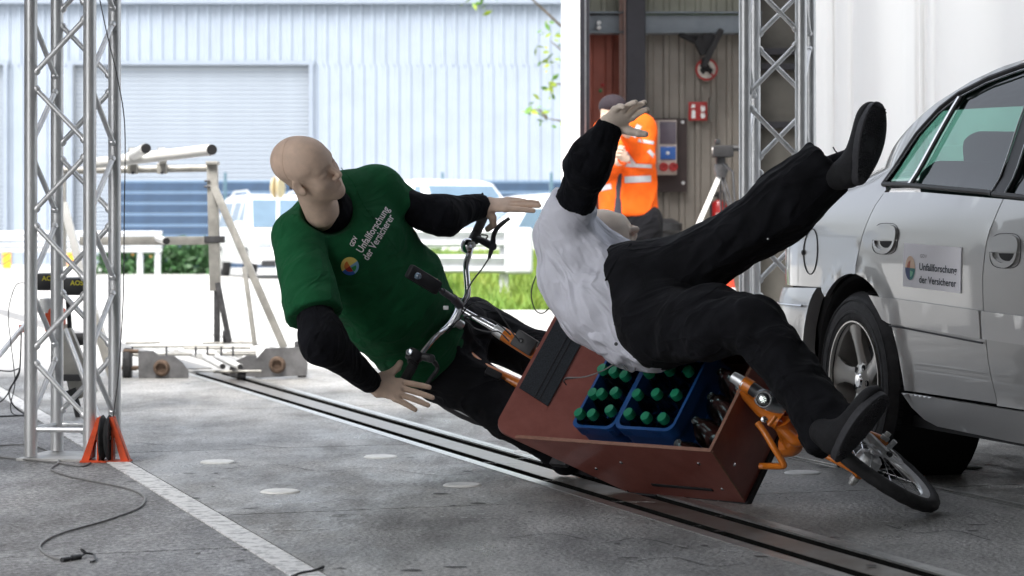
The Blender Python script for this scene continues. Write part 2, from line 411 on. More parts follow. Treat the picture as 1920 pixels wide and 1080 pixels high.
# ---------------------------------------------------------------- 2D polygon panel on a surface
def inpoly(x, y, poly):
    c = False; n = len(poly)
    for i in range(n):
        x1, y1 = poly[i]; x2, y2 = poly[(i+1) % n]
        if (y1 > y) != (y2 > y) and x < (x2-x1)*(y-y1)/(y2-y1)+x1: c = not c
    return c
def densify(poly, d, closed=True):
    out = []; n = len(poly)
    for i in range(n if closed else n-1):
        a = V(*poly[i]); b = V(*poly[(i+1) % n]); k = max(1, int(np.linalg.norm(b-a)/d))
        for j in range(k): out.append(tuple(a+(b-a)*j/k))
    if not closed: out.append(tuple(poly[-1]))
    return out
def tri_fill(poly, holes=(), d=.03, jit=0):
    loops = [densify(poly, d)]+[densify(h, d) for h in holes]
    pts = []; edges = []
    for lp in loops:
        n0 = len(pts); pts += lp; edges += [(n0+i, n0+(i+1) % len(lp)) for i in range(len(lp))]
    a = np.array(loops[0]); lo = a.min(0); hi = a.max(0)
    allb = np.array(pts)
    x = lo[0]+d/2
    while x < hi[0]:
        y = lo[1]+d/2
        while y < hi[1]:
            if inpoly(x, y, loops[0]) and not any(inpoly(x, y, h) for h in loops[1:]):
                if np.min(((allb-(x, y))**2).sum(1)) > (d*.5)**2: pts.append((x, y))
            y += d
        x += d
    v2, e2, f2, ov, oe, of = delaunay_2d_cdt([Vector(p) for p in pts], edges, [], 0, 1e-6)
    ff = []
    for t in f2:
        cx = sum(v2[i][0] for i in t)/3; cy = sum(v2[i][1] for i in t)/3
        if inpoly(cx, cy, loops[0]) and not any(inpoly(cx, cy, h) for h in loops[1:]): ff.append(tuple(t))
    return [tuple(v) for v in v2], ff
def panel(mb, poly, surf, holes=(), d=.03, ret=.018, off=0.0, inward=None):
    """maps a filled outline onto surf(a,b,off)->3D and turns its edges inward by ret"""
    v2, ff = tri_fill(poly, holes, d)
    v3 = [surf(x, y, off) for x, y in v2]
    n = len(v3); vin = [surf(x, y, off-ret) for x, y in v2]
    cnt = {}
    for t in ff:
        for i in range(3):
            e = (t[i], t[(i+1) % 3]); k = (min(e), max(e)); cnt.setdefault(k, []).append(e)
    rim = [v[0] for v in cnt.values() if len(v) == 1]
    mb.add(v3+vin, list(ff)+[(b, a, a+n, b+n) for a, b in rim])
def text_polys(txt, size=1.0, bold=0.0, space=1.0):
    cu = bpy.data.curves.new('t', 'FONT'); cu.body = txt; cu.size = size; cu.offset = bold; cu.resolution_u = 3; cu.space_character = space
    o = bpy.data.objects.new('t', cu); COL.objects.link(o); bpy.context.view_layer.update()
    dg = bpy.context.evaluated_depsgraph_get(); me = bpy.data.meshes.new_from_object(o.evaluated_get(dg))
    bm = bmesh.new(); bm.from_mesh(me); bmesh.ops.triangulate(bm, faces=bm.faces[:])
    v = [tuple(q.co[:2]) for q in bm.verts]; f = [[q.index for q in t.verts] for t in bm.faces]; bm.free()
    bpy.data.objects.remove(o); bpy.data.curves.remove(cu); bpy.data.meshes.remove(me); return v, f
def disc_poly(cx, cy, rx, ry, a0=0, a1=360, n=24):
    full = abs(a1-a0) >= 360
    p = [(cx+rx*math.cos(math.radians(a0+(a1-a0)*i/n)), cy+ry*math.sin(math.radians(a0+(a1-a0)*i/n))) for i in range(n if full else n+1)]
    return p if full else [(cx, cy)]+p
# round emblem as coloured pieces in a unit disc (list of polygon, material key)
def emblem(cols):
    return [(disc_poly(0, 0, 1, 1, 0, 180), cols[0]), (disc_poly(0, 0, 1, 1, 180, 270), cols[1]), (disc_poly(0, 0, 1, 1, 270, 360), cols[2]),
            (disc_poly(0, 0, .62, .62, 85, 180), cols[3]), (disc_poly(0, 0, .62, .62, 180, 270), cols[4]), (disc_poly(0, -.2, .62, .55, 272, 350), cols[5])]
# ================================================================ SETTING
A_R = math.radians(18.5)
RV = V(-math.sin(A_R), math.cos(A_R), 0); NV = V(math.cos(A_R), math.sin(A_R), 0)
def RN(r, n, z=0): return RV*r+NV*n+V(0, 0, z)
AX_RN = np.stack([NV, RV, V(0, 0, 1)])
M['concrete'] = mat('hall_concrete', (.42, .415, .40), .38, 0, .2, 1.6, bump=.8, bscale=60, col2=(.25, .247, .24), detail=10, rvar=.17, contrast=(.28, .72))
M['asphalt'] = mat('rough_asphalt', (.44, .44, .445), .50, 0, .2, 42, bump=1, bscale=90, col2=(.12, .12, .125), detail=9, rvar=.12, contrast=(.3, .72))
M['yard'] = mat('yard_concrete', (.42, .42, .41), .7, 0, .08, .9, bump=.3, bscale=30, detail=8)
M['pit'] = mat('channel_black', (.012, .012, .011), 1, 0, .3, 30, spec=0)  # near-black bed seen through joints and grooves
M['rail_steel'] = mat('worn_rail_steel', (.36, .35, .33), .36, .7, .2, 12, col2=(.24, .21, .18), rvar=.12, stretch=(1, 1, 1))
M['lip_steel'] = mat('bright_rail_lip', (.62, .62, .60), .3, .8, .15, 20)
M['disc'] = mat('white_floor_disc', (.86, .86, .83), .5, 0, .12, 14)
def ground_mat(m, seams=True):
    """adds stains, streaks and painted glare blotches to a floor material"""
    t = m.node_tree; N = t.nodes; L = t.links; b = N['Principled BSDF']
    src = b.inputs['Base Color'].links[0].from_socket
    tc = N.new('ShaderNodeTexCoord'); mp = N.new('ShaderNodeMapping'); mp.inputs['Rotation'].default_value = (0, 0, .1); mp.inputs['Scale'].default_value = (1.5, .62, 1)
    L.new(tc.outputs['Object'], mp.inputs[0])
    nz = N.new('ShaderNodeTexNoise'); nz.inputs['Scale'].default_value = 1.1; nz.inputs['Detail'].default_value = 9; nz.inputs['Roughness'].default_value = .7; L.new(mp.outputs[0], nz.inputs['Vector'])
    cr = N.new('ShaderNodeValToRGB'); e = cr.color_ramp.elements; e[0].position = .36; e[0].color = (.42, .415, .40, 1); e[1].position = .60; e[1].color = (1.25, 1.25, 1.25, 1)  # bright end of this ramp also paints pale glare into the floor colour
    L.new(nz.outputs['Fac'], cr.inputs[0])
    vo = N.new('ShaderNodeTexNoise'); vo.inputs['Scale'].default_value = 70; vo.inputs['Detail'].default_value = 4; vo.inputs['Roughness'].default_value = .8; L.new(tc.outputs['Object'], vo.inputs['Vector'])
    cr2 = N.new('ShaderNodeValToRGB'); e = cr2.color_ramp.elements; e[0].position = .38; e[0].color = (.42, .42, .42, 1); e[1].position = .62; e[1].color = (1.45, 1.45, 1.45, 1)
    L.new(vo.outputs['Fac'], cr2.inputs[0])
    m1 = N.new('ShaderNodeMix'); m1.data_type = 'RGBA'; m1.blend_type = 'MULTIPLY'; m1.inputs[0].default_value = 1
    m2 = N.new('ShaderNodeMix'); m2.data_type = 'RGBA'; m2.blend_type = 'MULTIPLY'; m2.inputs[0].default_value = 1
    L.new(src, m1.inputs[6]); L.new(cr.outputs[0], m1.inputs[7]); L.new(m1.outputs[2], m2.inputs[6]); L.new(cr2.outputs[0], m2.inputs[7]); L.new(m2.outputs[2], b.inputs['Base Color'])
def wet_patches(m, lo, hi):
    t = m.node_tree; N = t.nodes; L = t.links; b = N['Principled BSDF']
    tc = N.new('ShaderNodeTexCoord'); mp = N.new('ShaderNodeMapping'); mp.inputs['Scale'].default_value = (1.5, .55, 1); mp.inputs['Location'].default_value = (3.3, 1.7, 0); L.new(tc.outputs['Object'], mp.inputs[0])
    nz = N.new('ShaderNodeTexNoise'); nz.inputs['Scale'].default_value = 2.3; nz.inputs['Detail'].default_value = 12; nz.inputs['Roughness'].default_value = .78; L.new(mp.outputs[0], nz.inputs['Vector'])
    mr = N.new('ShaderNodeMapRange'); mr.inputs['From Min'].default_value = .36; mr.inputs['From Max'].default_value = .62; mr.inputs['To Min'].default_value = lo; mr.inputs['To Max'].default_value = hi
    L.new(nz.outputs['Fac'], mr.inputs[0]); L.new(mr.outputs[0], b.inputs['Roughness'])
ground_mat(M['concrete']); ground_mat(M['asphalt'])
wet_patches(M['concrete'], .24, .62); wet_patches(M['asphalt'], .38, .68)

g = MB(); g.add([(-200, -60, -.22), (200, -60, -.22), (200, 260, -.22), (-200, 260, -.22)], [(0, 1, 2, 3)])
tag(g.build('ground', M['yard']), kind='structure')
fl = MB(); fl.box((0, 0, -.16), (1, 1, .12)); 
floor = MB().box(RN(6, 1.2, -.21), (14.6, 16.6, .15), AX_RN).build('hall_floor', M['pit']); tag(floor, kind='structure')
def slab(r0, r1, n0, n1, m, nm='slab', top=0.0):
    o = MB().box(RN((r0+r1)/2, (n0+n1)/2, top-.066), (n1-n0-.011, r1-r0-.011, .132), AX_RN).build(nm, m, floor); return o
rs = [-2.2, .6, 2.72, 4.83, 6.93, 9.04, 11.15, 13.25, 14.3]
ns = [(1.392, 2.618), (2.865, 3.79), (3.845, 5.9), (5.9, 8.5)]
w_ = MB(); w_.box((-4.35, 9.9, 2.85), (.2, 7.6, 5.7)); w_.box((-4.35, -4.8, 2.85), (.2, 8.4, 5.7)); w_.box((9.3, -1.0, 2.85), (.2, 16, 5.7)); tag(w_.build('added_side_wall', mat('added_side_wall', (.16, .16, .16), .8)), kind='structure')  # unseen walls, added to cut fill light and darken the door reflections
tag(MB().box((2.4, -9.1, 2.85), (13.6, .2, 5.7)).build('added_back_wall', mat('added_wall_grey', (.20, .20, .20), .8)), kind='structure')  # unseen wall added behind the camera to reduce light from the front
for i in range(len(rs)-1):
    for a, b in ns: slab(rs[i], rs[i+1], a, b, M['concrete'])
slab(-2.2, 6.2, -6, 1.392, M['asphalt'], 'asphalt_field'); slab(6.2, 14.3, -6, 1.392, M['asphalt'], 'asphalt_field')
yard = MB().box(RN(60, 5, -.06), (150, 91.38, .12), AX_RN).build('yard', M['yard']); tag(yard, kind='structure')
def rail(n0, n1, groove0, groove1, label):
    t = MB()
    t.box(RN(6, (n0+n1)/2, -.068), (n1-n0, 16.4, .13), AX_RN)
    o = t.build('floor_rail', M['rail_steel']); tag(o, label, 'rail', 'steel rails set in the hall floor')
    l = MB(); 
    for q in (groove0, groove1): l.box(RN(6, q, -.012), (.012, 16.4, .028), AX_RN)
    for q in ((groove0-.022, groove1+.026) if n1-n0 > .05 else ()): l.box(RN(6, q, .0012), (.034, 16.4, .0022), AX_RN)
    d_ = MB()
    for q in (n0-.003, groove1-.0078): d_.box(RN(6, q, -.062), (.003, 16.4, .116), AX_RN)  # near-black liners added to paint the shade inside the slots
    d_.build('dark_slot_liner', M['pit'], o)
    l.build('rail_edge', M['lip_steel'], o)
    return o
rail(2.695, 2.805, 2.626, 2.857, 'flat steel rail in a wide slot running under the tipped cargo bike')
rail(3.800, 3.822, 3.797, 3.838, 'narrow steel rail slot in the floor under the silver car')
# rails carry on over the yard
for n0, n1 in ((2.63, 2.85), (3.80, 3.83)):
    o = MB().box(RN(38, (n0+n1)/2, .002), (n1-n0, 47, .008), AX_RN).build('yard_rail', M['rail_steel'], yard)
def worn_white():
    m = mat('worn_white_paint', (.78, .78, .77), .5, 0, .3, 26, bump=.3, bscale=90, col2=(.34, .34, .34), detail=12, contrast=(.36, .52)); return m
ln = MB().box(RN(7.2, 1.345, .002), (.082, 14, .004), AX_RN).build('painted_line', worn_white()); tag(ln, kind='structure')
k = 0
for r_ in (7.495, 8.545):
    for n_ in (1.70, 2.33, 2.93, 3.60, 4.25, 4.9):
        o = MB().lathe(RN(r_, n_, 0), (0, 0, 1), [(0, .006), (.058, .006), (.064, .003), (.066, 0)], 36).build('floor_disc', M['disc'])
        row = 'near' if r_ < 8 else 'far'
        pos = {1.70: 'leftmost disc, beside the white line', 2.33: 'second disc from the white line', 2.93: 'third disc, between the two rails', 3.60: 'fourth disc, just before the narrow rail', 4.25: 'disc just past the narrow rail', 4.9: 'disc farthest from the white line'}[n_]
        tag(o, f'round white floor disc in the {row} row, {pos}', 'floor disc', 'white discs set on the hall floor')
# small spalls and pits in the concrete
sp = MB()
for i in range(46):
    px, py = random.uniform(230, 1900), random.uniform(820, 1075); c = G(px, py)
    rx, ry = random.uniform(.008, .035), random.uniform(.006, .02); nn = 9
    vv = [c+V(math.cos(a)*rx*random.uniform(.6, 1.2), math.sin(a)*ry*random.uniform(.6, 1.2), .0016) for a in np.linspace(0, 2*math.pi, nn, endpoint=False)]
    sp.add(vv, [tuple(range(nn))])
tag(sp.build('floor_stain', mat('oil_stain', (.06, .058, .055), .55, 0, .3, 60)), kind='stuff')

def thin_mat(name, col, scale, lo, hi, rough=.7):
    m = bpy.data.materials.new(name); m.use_nodes = True; t = m.node_tree; b = t.nodes['Principled BSDF']; b.inputs['Base Color'].default_value = (*col, 1); b.inputs['Roughness'].default_value = rough
    tr = t.nodes.new('ShaderNodeBsdfTransparent'); mx = t.nodes.new('ShaderNodeMixShader'); nz = t.nodes.new('ShaderNodeTexNoise'); nz.inputs['Scale'].default_value = scale; nz.inputs['Detail'].default_value = 8; nz.inputs['Roughness'].default_value = .7
    tc = t.nodes.new('ShaderNodeTexCoord'); t.links.new(tc.outputs['Object'], nz.inputs['Vector']); mr = t.nodes.new('ShaderNodeMapRange'); mr.inputs['From Min'].default_value = lo; mr.inputs['From Max'].default_value = hi
    t.links.new(nz.outputs['Fac'], mr.inputs[0]); t.links.new(mr.outputs[0], mx.inputs[0]); t.links.new(tr.outputs[0], mx.inputs[1]); t.links.new(b.outputs[0], mx.inputs[2]); t.links.new(mx.outputs[0], t.nodes['Material Output'].inputs[0]); return m
def ribbon(mb, pts, w_, z):
    pts = [V(p[0], p[1], z) for p in pts]; v = []
    for i, p in enumerate(pts):
        T = nrm(pts[min(i+1, len(pts)-1)]-pts[max(i-1, 0)]); q = V(-T[1], T[0], 0); ww = w_*random.uniform(.75, 1.25)
        v += [p-q*ww/2, p+q*ww/2]
    mb.add(v, [(2*i, 2*i+1, 2*i+3, 2*i+2) for i in range(len(pts)-1)])
mb = MB()
for a in ([(420, 880), (520, 872), (600, 884), (700, 878), (820, 892), (900, 886)], [(950, 1010), (1040, 1002), (1130, 1018), (1200, 1010), (1290, 1030)], [(250, 830), (330, 836), (420, 832), (560, 842)], [(1180, 1055), (1260, 1046), (1330, 1062), (1400, 1058)], [(1660, 985), (1720, 1000), (1790, 996), (1860, 1015)]):
    ribbon(mb, spline([G(p, q) for p, q in a], 5), .005, .0018)
tag(mb.build('floor_crack', thin_mat('crack_dirt', (.025, .025, .025), 9, .40, .5)), kind='stuff')
mb = MB()
for i in range(60):
    c = G(random.uniform(20, 1900), random.uniform(780, 1078)); L_ = random.uniform(.05, .28); a = random.uniform(-.5, .3)
    ribbon(mb, [c+V(math.cos(a), math.sin(a), 0)*L_*t for t in (0, .3, .6, 1)], random.uniform(.006, .03), .0022)
tag(mb.build('pale_scuff', thin_mat('scuff', (.65, .65, .63), 45, .45, .62, .5)), kind='stuff')
# ---------------- hall roof and side room
M['roof'] = mat('roof_sheet', (.30, .31, .31), .7, 0, .1, 4)
M['wall_beige'] = mat('beige_sheet_wall', (.26, .238, .21), .6, 0, .14, 3)
M['wall_red'] = mat('red_sheet_wall', (.33, .10, .07), .6, 0, .15, 4)
M['wall_grey'] = mat('grey_panel', (.16, .155, .14), .8, 0, .12, 5)
M['beam'] = mat('painted_beam', (.20, .23, .26), .5, .2, .12, 6)
M['column'] = mat('dark_column', (.035, .035, .045), .5, .1, .2, 6)
M['white_wall'] = mat('white_panel', (.86, .87, .88), .5, 0, .02, 6)
rf_ = MB(); rf_.box((2.5, -.1, 5.7), (13.4, 17.8, .25)); tag(rf_.build('hall_roof', M['roof']), kind='structure')
for xx in (-4.2, 9.0):
    for yy in (-2, 8.5):
        b = MB(); b.box((xx, yy, 2.79), (.012, .22, 5.56)); b.box((xx, yy-.116, 2.79), (.2, .012, 5.56)); b.box((xx, yy+.116, 2.79), (.2, .012, 5.56))
        tag(b.build('steel_post', M['beam']), ('left' if xx < 0 else 'right')+' steel roof post '+('behind the camera' if yy < 0 else 'at the open back edge of the hall')+', outside the picture', 'post', 'roof posts')
YB = 18.4
def XB(px, Y=YB): return (px-960)/F*Y
def sheet(x0, x1, y, z0, z1, pitch, dep, thick=.02):
    """trapezoid profiled sheet, runs along X"""
    prof = []; x = x0
    seq = [(0, 0), (.28, 0), (.36, 1), (.64, 1), (.72, 0)]
    while x < x1:
        for a, b in seq:
            xx = x+a*pitch
            if xx <= x1: prof.append((xx, y-b*dep))
        x += pitch
    prof.append((x1, y)); m = len(prof); v = []
    for z in (z0, z1): v += [(a, b, z) for a, b in prof]
    for z in (z0, z1): v += [(a, b+thick, z) for a, b in prof]
    f = []
    for i in range(m-1):
        f += [(i, i+1, m+i+1, m+i), (2*m+i+1, 2*m+i, 3*m+i, 3*m+i+1), (m+i, m+i+1, 3*m+i+1, 3*m+i)]
    return v, f
rw = thing('side_room', 'open fronted sheet metal room with beige ribbed wall behind the orange worker', 'building', loc=(1.6, 18, 0))
def S(mb, nm, m, **k):
    o = mb.build(nm, m); o.parent = rw; o.matrix_parent_inverse = Matrix.Translation((-1.6, -18, 0)); return o
mb = MB(); mb.add(*sheet(XB(1205), XB(1412), YB, 0, 2.38+.12, .125, .022)); S(mb, 'ribbed_wall', M['wall_beige'])
mb = MB(); mb.add(*sheet(XB(1086), XB(1190), YB+.05, 0, 2.62, .16, .03)); S(mb, 'red_wall', M['wall_red'])
mb = MB(); mb.add(*sheet(XB(1088), XB(1412), YB+.03, 2.62, 5.2, .125, .02)); S(mb, 'upper_wall', mat('olive_sheet', (.33, .33, .27), .7, 0, .1, 4))
mb = MB(); mb.box((XB(1245), YB-.08, 2.52), (XB(1412)-XB(1100)+.2, .12, .125)); mb.box((XB(1245), YB-.10, 2.60), (XB(1412)-XB(1100)+.2, .18, .014)); mb.box((XB(1245), YB-.10, 2.445), (XB(1412)-XB(1100)+.2, .18, .014)); S(mb, 'cross_beam', M['beam'])
mb = MB(); mb.box((XB(1188), YB-.28, 2.6), (.15, .15, 5.2), bev=.01); S(mb, 'dark_column', M['column'])
mb = MB(); mb.box((XB(1168), YB-.30, 2.6), (.012, .03, 5.2)); mb.box((XB(1163), YB-.16, 2.6), (.03, .03, 5.2)); S(mb, 'conduit', mat('pinkish_conduit', (.45, .30, .26), .5))
mb = MB(); mb.box((XB(1412)+.01, YB-.12, 2.6), (.03, .25, 5.2)); S(mb, 'corner_post', mat('brown_post', (.10, .05, .04), .6))
mb = MB(); mb.box(((XB(1412)+2.6)/2+.03, YB+.02, 2.6), (2.6-XB(1412), .04, 5.2)); S(mb, 'grey_wall', M['wall_grey'])
for z in (1.72, 2.18, 2.30): 
    mb = MB(); mb.box(((XB(1412)+2.6)/2+.03, YB-.05, z), (2.6-XB(1412)-.05, .09, .05)); S(mb, 'wall_rail', M['column'])
mb = MB(); mb.box((1.55, 16.8, 5.3), (2.4, 3.8, .12)); S(mb, 'room_roof', M['roof'])
mb = MB(); mb.box((2.68, 16.9, 2.6), (.06, 3.2, 5.2)); S(mb, 'side_wall', M['wall_grey'])
mb = MB(); mb.add([(.43, 16.36, 0), (.505, 18.4, 0), (.505, 18.4, 5.2), (.43, 16.36, 5.2), (.46, 16.36, 0), (.535, 18.4, 0), (.535, 18.4, 5.2), (.46, 16.36, 5.2)], [(0, 1, 2, 3), (4, 5, 6, 7), (0, 1, 5, 4), (3, 2, 6, 7)]); S(mb, 'side_wall', M['white_wall'])
mb = MB(); mb.box(((1053+1087)/2/F*16.2-960/F*16.2, 16.2, 2.6), (34/F*16.2, .14, 5.2), bev=.006); S(mb, 'white_door_jamb', M['white_wall'])
mb = MB(); x0 = (1087-960)/F*16.25
mb.box((x0+.017, 16.26, 2.6), (.034, .10, 5.2)); mb.box((x0+.058, 16.30, 2.6), (.024, .04, 5.2)); S(mb, 'dark_frame', M['column'])
mb = MB(); mb.box((x0+.040, 16.28, 2.6), (.008, .05, 5.2)); S(mb, 'metal_edge', M['alu'])

# ---------------- white curtain
def curtain():
    x0, x1, n = 1.515, 6.4, 420; Y0 = 11.5
    rngs = np.random.RandomState(3); v = []; zs = np.linspace(.02, 5.4, 34)
    sharp = [(1.60, .05), (1.70, .03), (1.985, .03), (2.01, .05), (2.045, .05), (2.10, .02), (2.62, .02), (3.1, .05), (3.5, .05), (4.2, .05)]
    for z in zs:
        for i in range(n):
            x = x0+(x1-x0)*i/(n-1)
            y = Y0+.05*math.sin(x*7.3+.4*math.sin(z))+.03*math.sin(x*17+1+.3*z)+.012*math.sin(x*5+z*2.1)
            for c, a in sharp:
                cc = c+.02*(2.6-z)*(.6 if c < 1.8 else .3)*-.6; d = (x-cc)/.014; y -= a*.9*math.exp(-d*d)
            v.append((x-.016*(z)*.4*max(0, 1-(x-x0)/.6), y, z))
    f = [(j*n+i, j*n+i+1, (j+1)*n+i+1, (j+1)*n+i) for j in range(len(zs)-1) for i in range(n-1)]
    m = bpy.data.materials.new('white_curtain'); m.use_nodes = True; t = m.node_tree; b = t.nodes['Principled BSDF']
    b.inputs['Base Color'].default_value = (.84, .85, .86, 1); b.inputs['Roughness'].default_value = .8
    tr = t.nodes.new('ShaderNodeBsdfTranslucent'); tr.inputs[0].default_value = (.95, .955, .96, 1); mx = t.nodes.new('ShaderNodeMixShader'); mx.inputs[0].default_value = .68
    t.links.new(b.outputs[0], mx.inputs[1]); t.links.new(tr.outputs[0], mx.inputs[2]); t.links.new(mx.outputs[0], t.nodes['Material Output'].inputs[0])
    o = link('curtain', mesh('curtain', v, f, True, m)); tag(o, 'tall white fabric curtain with vertical folds hanging behind the silver car', 'curtain')
    MB().cyl((1.45, 11.5, 5.42), (6.5, 11.5, 5.42), .03).build('curtain_pole', M['alu'], o)
curtain()

# ---------------- far warehouse, shutters
M['clad'] = mat('pale_blue_cladding', (.27, .315, .38), .5, 0, .05, 1)
M['shutter'] = mat('shutter_slats', (.27, .31, .365), .5, 0, .04, 1)
M['trim'] = mat('grey_trim', (.23, .27, .33), .5, 0, .05, 2)
wh = thing('warehouse', 'long pale blue ribbed metal warehouse with roller shutters across the yard', 'building', loc=(-6, 66, 0))
def W(mb, nm, m, par=None, **k):
    o = mb.build(nm, m)
    if par is None: o.parent = wh; o.matrix_parent_inverse = Matrix.Translation((6, -66, 0))
    else: o.parent = par
    return o
YW = 65.0
XW = lambda px: (px-960)/F*YW
zt = .85+(440-122)/F*YW; ztop = .85+(440-8)/F*YW
segs = [(-46, XW(-330), 0), (XW(8), XW(138), 0), (XW(580), 30, 0)]
for a, b, z0 in segs:
    mb = MB(); mb.add(*sheet(a, b, YW, z0, zt, .33, .042)); W(mb, 'cladding', M['clad'])
mb = MB(); mb.add(*sheet(-46, 30, YW, zt, ztop, .33, .042)); W(mb, 'cladding', M['clad'])
mb = MB(); mb.box((-8, YW-.06, ztop+.08), (76, .4, .16)); W(mb, 'eaves', M['trim'])
mb = MB(); mb.box((-8, YW+12, ztop+.1), (76, 24, .2)); W(mb, 'roof', M['trim'])
for a, b in ((XW(138), XW(580)), (XW(-330), XW(8))):
    fr = MB(); fr.box(((a+b)/2, YW-.09, zt+.06), (b-a+.3, .1, .12)); fr.box((a-.06, YW-.09, zt/2), (.12, .1, zt)); fr.box((b+.06, YW-.09, zt/2), (.12, .1, zt))
    fo = W(fr, 'shutter_frame', M['trim'])
    nsl = 46; hgt = zt/nsl
    sl0 = None
    for i in range(nsl):
        if sl0 is None:
            m_ = MB(); m_.box(((a+b)/2, YW+.10, hgt/2), (b-a, .03, hgt-.012)); m_.box(((a+b)/2, YW+.078, hgt*.6), (b-a, .02, hgt*.35)); sl0 = m_.build('slat', M['shutter'], fo)
            sl0.parent = fo
        else:
            c = sl0.copy(); COL.objects.link(c); c.location = (0, 0, i*hgt)
    # matrices: frame is offset by its own parent inverse, slats inherit it
# ---------------- blue fence
M['fence_blue'] = mat('blue_fence_strip', (.022, .050, .10), .6, 0, .15, 3)
M['fence_rod'] = mat('pale_fence_rod', (.11, .19, .30), .5, .2, .05, 3)
fx0, fx1, YF, hf = -9.4, 6.1, 55.0, 2.27
fe = thing('privacy_fence', 'long dark blue privacy fence of horizontal strips behind the parked cars', 'fence', loc=(fx0, YF, 0))
npan = 6; pw = (fx1-fx0)/npan
hs_ = .26
s0 = r0 = p0 = None
for i in range(npan+1):
    if p0 is None: p0 = MB().box((0, .03, 1.15), (.06, .06, 2.36)).build('post', mat('fence_post', (.05, .12, .16), .5), fe); p0.location = (0, 0, 0)
    else: c = p0.copy(); COL.objects.link(c); c.location = (i*pw, 0, 0)
for i in range(npan):
    z = .06
    while z < hf-.2:
        if s0 is None:
            s0 = MB().box((pw/2, 0, 0), (pw-.08, .03, .205)).build('strip', M['fence_blue'], fe); s0.location = (0, 0, z+.105)
            r0 = MB().box((pw/2, 0, 0), (pw-.08, .02, .045)).build('rod', M['fence_rod'], fe); r0.location = (0, 0, z+.235)
        else:
            c = s0.copy(); COL.objects.link(c); c.location = (i*pw, 0, z+.105)
            c = r0.copy(); COL.objects.link(c); c.location = (i*pw, 0, z+.235)
        z += hs_
# ---------------- vegetation
def leaf_cloud(pts, size, rs, flat=False):
    v, f = [], []
    for p in pts:
        s_ = size*rs.uniform(.6, 1.4); a = nrm(rs.normal(size=3)); b = nrm(np.cross(a, rs.normal(size=3)))
        c = np.cross(a, b); n = len(v)
        v += [p-a*s_, p+b*s_*.45+c*s_*.1, p+a*s_, p-b*s_*.45+c*s_*.1]; f.append((n, n+1, n+2, n+3))
    return v, f
M['leaf'] = mat('leaf_green', (.10, .22, .03), .5, 0, .3, 3)
M['leaf_y'] = mat('leaf_yellow_green', (.26, .34, .03), .5, 0, .3, 3)
M['leaf_d'] = mat('hedge_green', (.035, .10, .03), .5, 0, .4, 4)
M['bark'] = mat('bark', (.12, .09, .06), .9, 0, .3, 10, bump=.5)
rs_ = np.random.RandomState(11)
pts = [V(rs_.uniform(-8.9, -6.15), rs_.uniform(49.4, 50.6), max(.02, rs_.uniform(0, .80)-.12*rs_.rand()**2)) for _ in range(3800)]
v, f = leaf_cloud(pts, .075, rs_)
hb = thing('hedge', 'low dark green hedge in front of the blue fence, left of the white van', 'hedge', loc=(-7.5, 50, 0))
def at(o, par): o.parent = par; o.matrix_parent_inverse = Matrix.Translation(-par.location); return o
at(link('foliage', mesh('foliage', v, f, False, M['leaf_d'])), hb)['kind'] = 'stuff'
for i in range(3):
    p = V(rs_.uniform(-8.4, -6.3), 49.45, rs_.uniform(.25, .7)); at(MB().lathe(p, (0, -1, 0), [(0, .01), (.02, .008), (.025, 0)], 8).build('blossom', mat('orange_blossom', (.4, .2, .05), .6) if i == 0 else bpy.data.materials['orange_blossom']), hb)
# grass bank behind the near guard rail
bk = MB(); bk.add([(-2.1, 22.45, .10), (14, 22.45, .10), (14, 36, .62), (-2.1, 36, .62), (14, 52, .62), (-2.1, 52, .62)], [(0, 1, 2, 3), (3, 2, 4, 5)])
tag(bk.build('verge', mat('verge_soil', (.10, .15, .03), .9, 0, .4, 3)), kind='structure')
gv, gf = [], []
for i in range(15000):
    y = 22.5+11*rs_.rand()**1.3; x = rs_.uniform(-2.0, 2.6+.05*(y-22)); z = .10+(y-22.45)/13.55*.52
    clump = .5+.5*math.sin(x*5.1+y*2.3)*math.sin(x*2.2-y*3.7)
    h_ = rs_.uniform(.06, .20)*(.5+1.1*clump); a = rs_.uniform(0, 6.28); wd = .011; dx, dy = math.cos(a)*wd, math.sin(a)*wd; lx, ly = rs_.normal(0, .35)*h_, rs_.normal(0, .35)*h_
    n = len(gv); gv += [(x-dx, y-dy, z), (x+dx, y+dy, z), (x+lx, y+ly, z+h_)]; gf.append((n, n+1, n+2))
mg = mat('bright_grass', (.11, .22, .025), .6, 0, .2, .9, col2=(.22, .27, .04), detail=3)
tag(link('grass', mesh('grass', gv, gf, False, mg)), 'bright yellow green grass growing on the verge behind the guard rail', 'grass', kind='stuff')
tag(MB().box((6, 22.36, .06), (16.4, .14, .12), bev=.015).build('kerb', M['yard']), kind='structure')
# tree with low sprays beside the white jamb
tr = thing('young_tree', 'leafy young tree whose low twigs show beside the white door jamb', 'tree', loc=(.80, 30, 0))
tb = MB(); tb.tube([(.80, 30, .0), (.81, 30, 1.5), (.79, 30.02, 3.2), (.82, 30, 5)], [.085, .07, .055, .04], 10)
for a, b in (((.80, 30, 3.4), (-.35, 29.8, 4.35)), ((.80, 30, 3.6), (1.9, 30.3, 4.9)), ((.8, 30, 4), (.2, 29.2, 5.6)), ((.8, 30, 4.2), (1.2, 30.9, 5.7)), ((.8, 30, 2.2), (.45, 29.9, 2.35)), ((.8, 30, 3.0), (.50, 29.9, 3.35)), ((.8, 30, 2.7), (.46, 29.9, 2.8)), ((.45, 29.9, 2.35), (.27, 29.85, 2.47))):
    tb.tube([a, tuple((np.array(a)+np.array(b))/2+V(0, 0, .05)), b], [.02, .012, .005], 6)
at(tb.build('trunk', M['bark'], None, True), tr)
pts = [V(.6, 30, 5.4)+nrm(rs_.normal(size=3))*rs_.uniform(.5, 1)**.5*V(1.9, 1.4, 1.35) for _ in range(2600)]
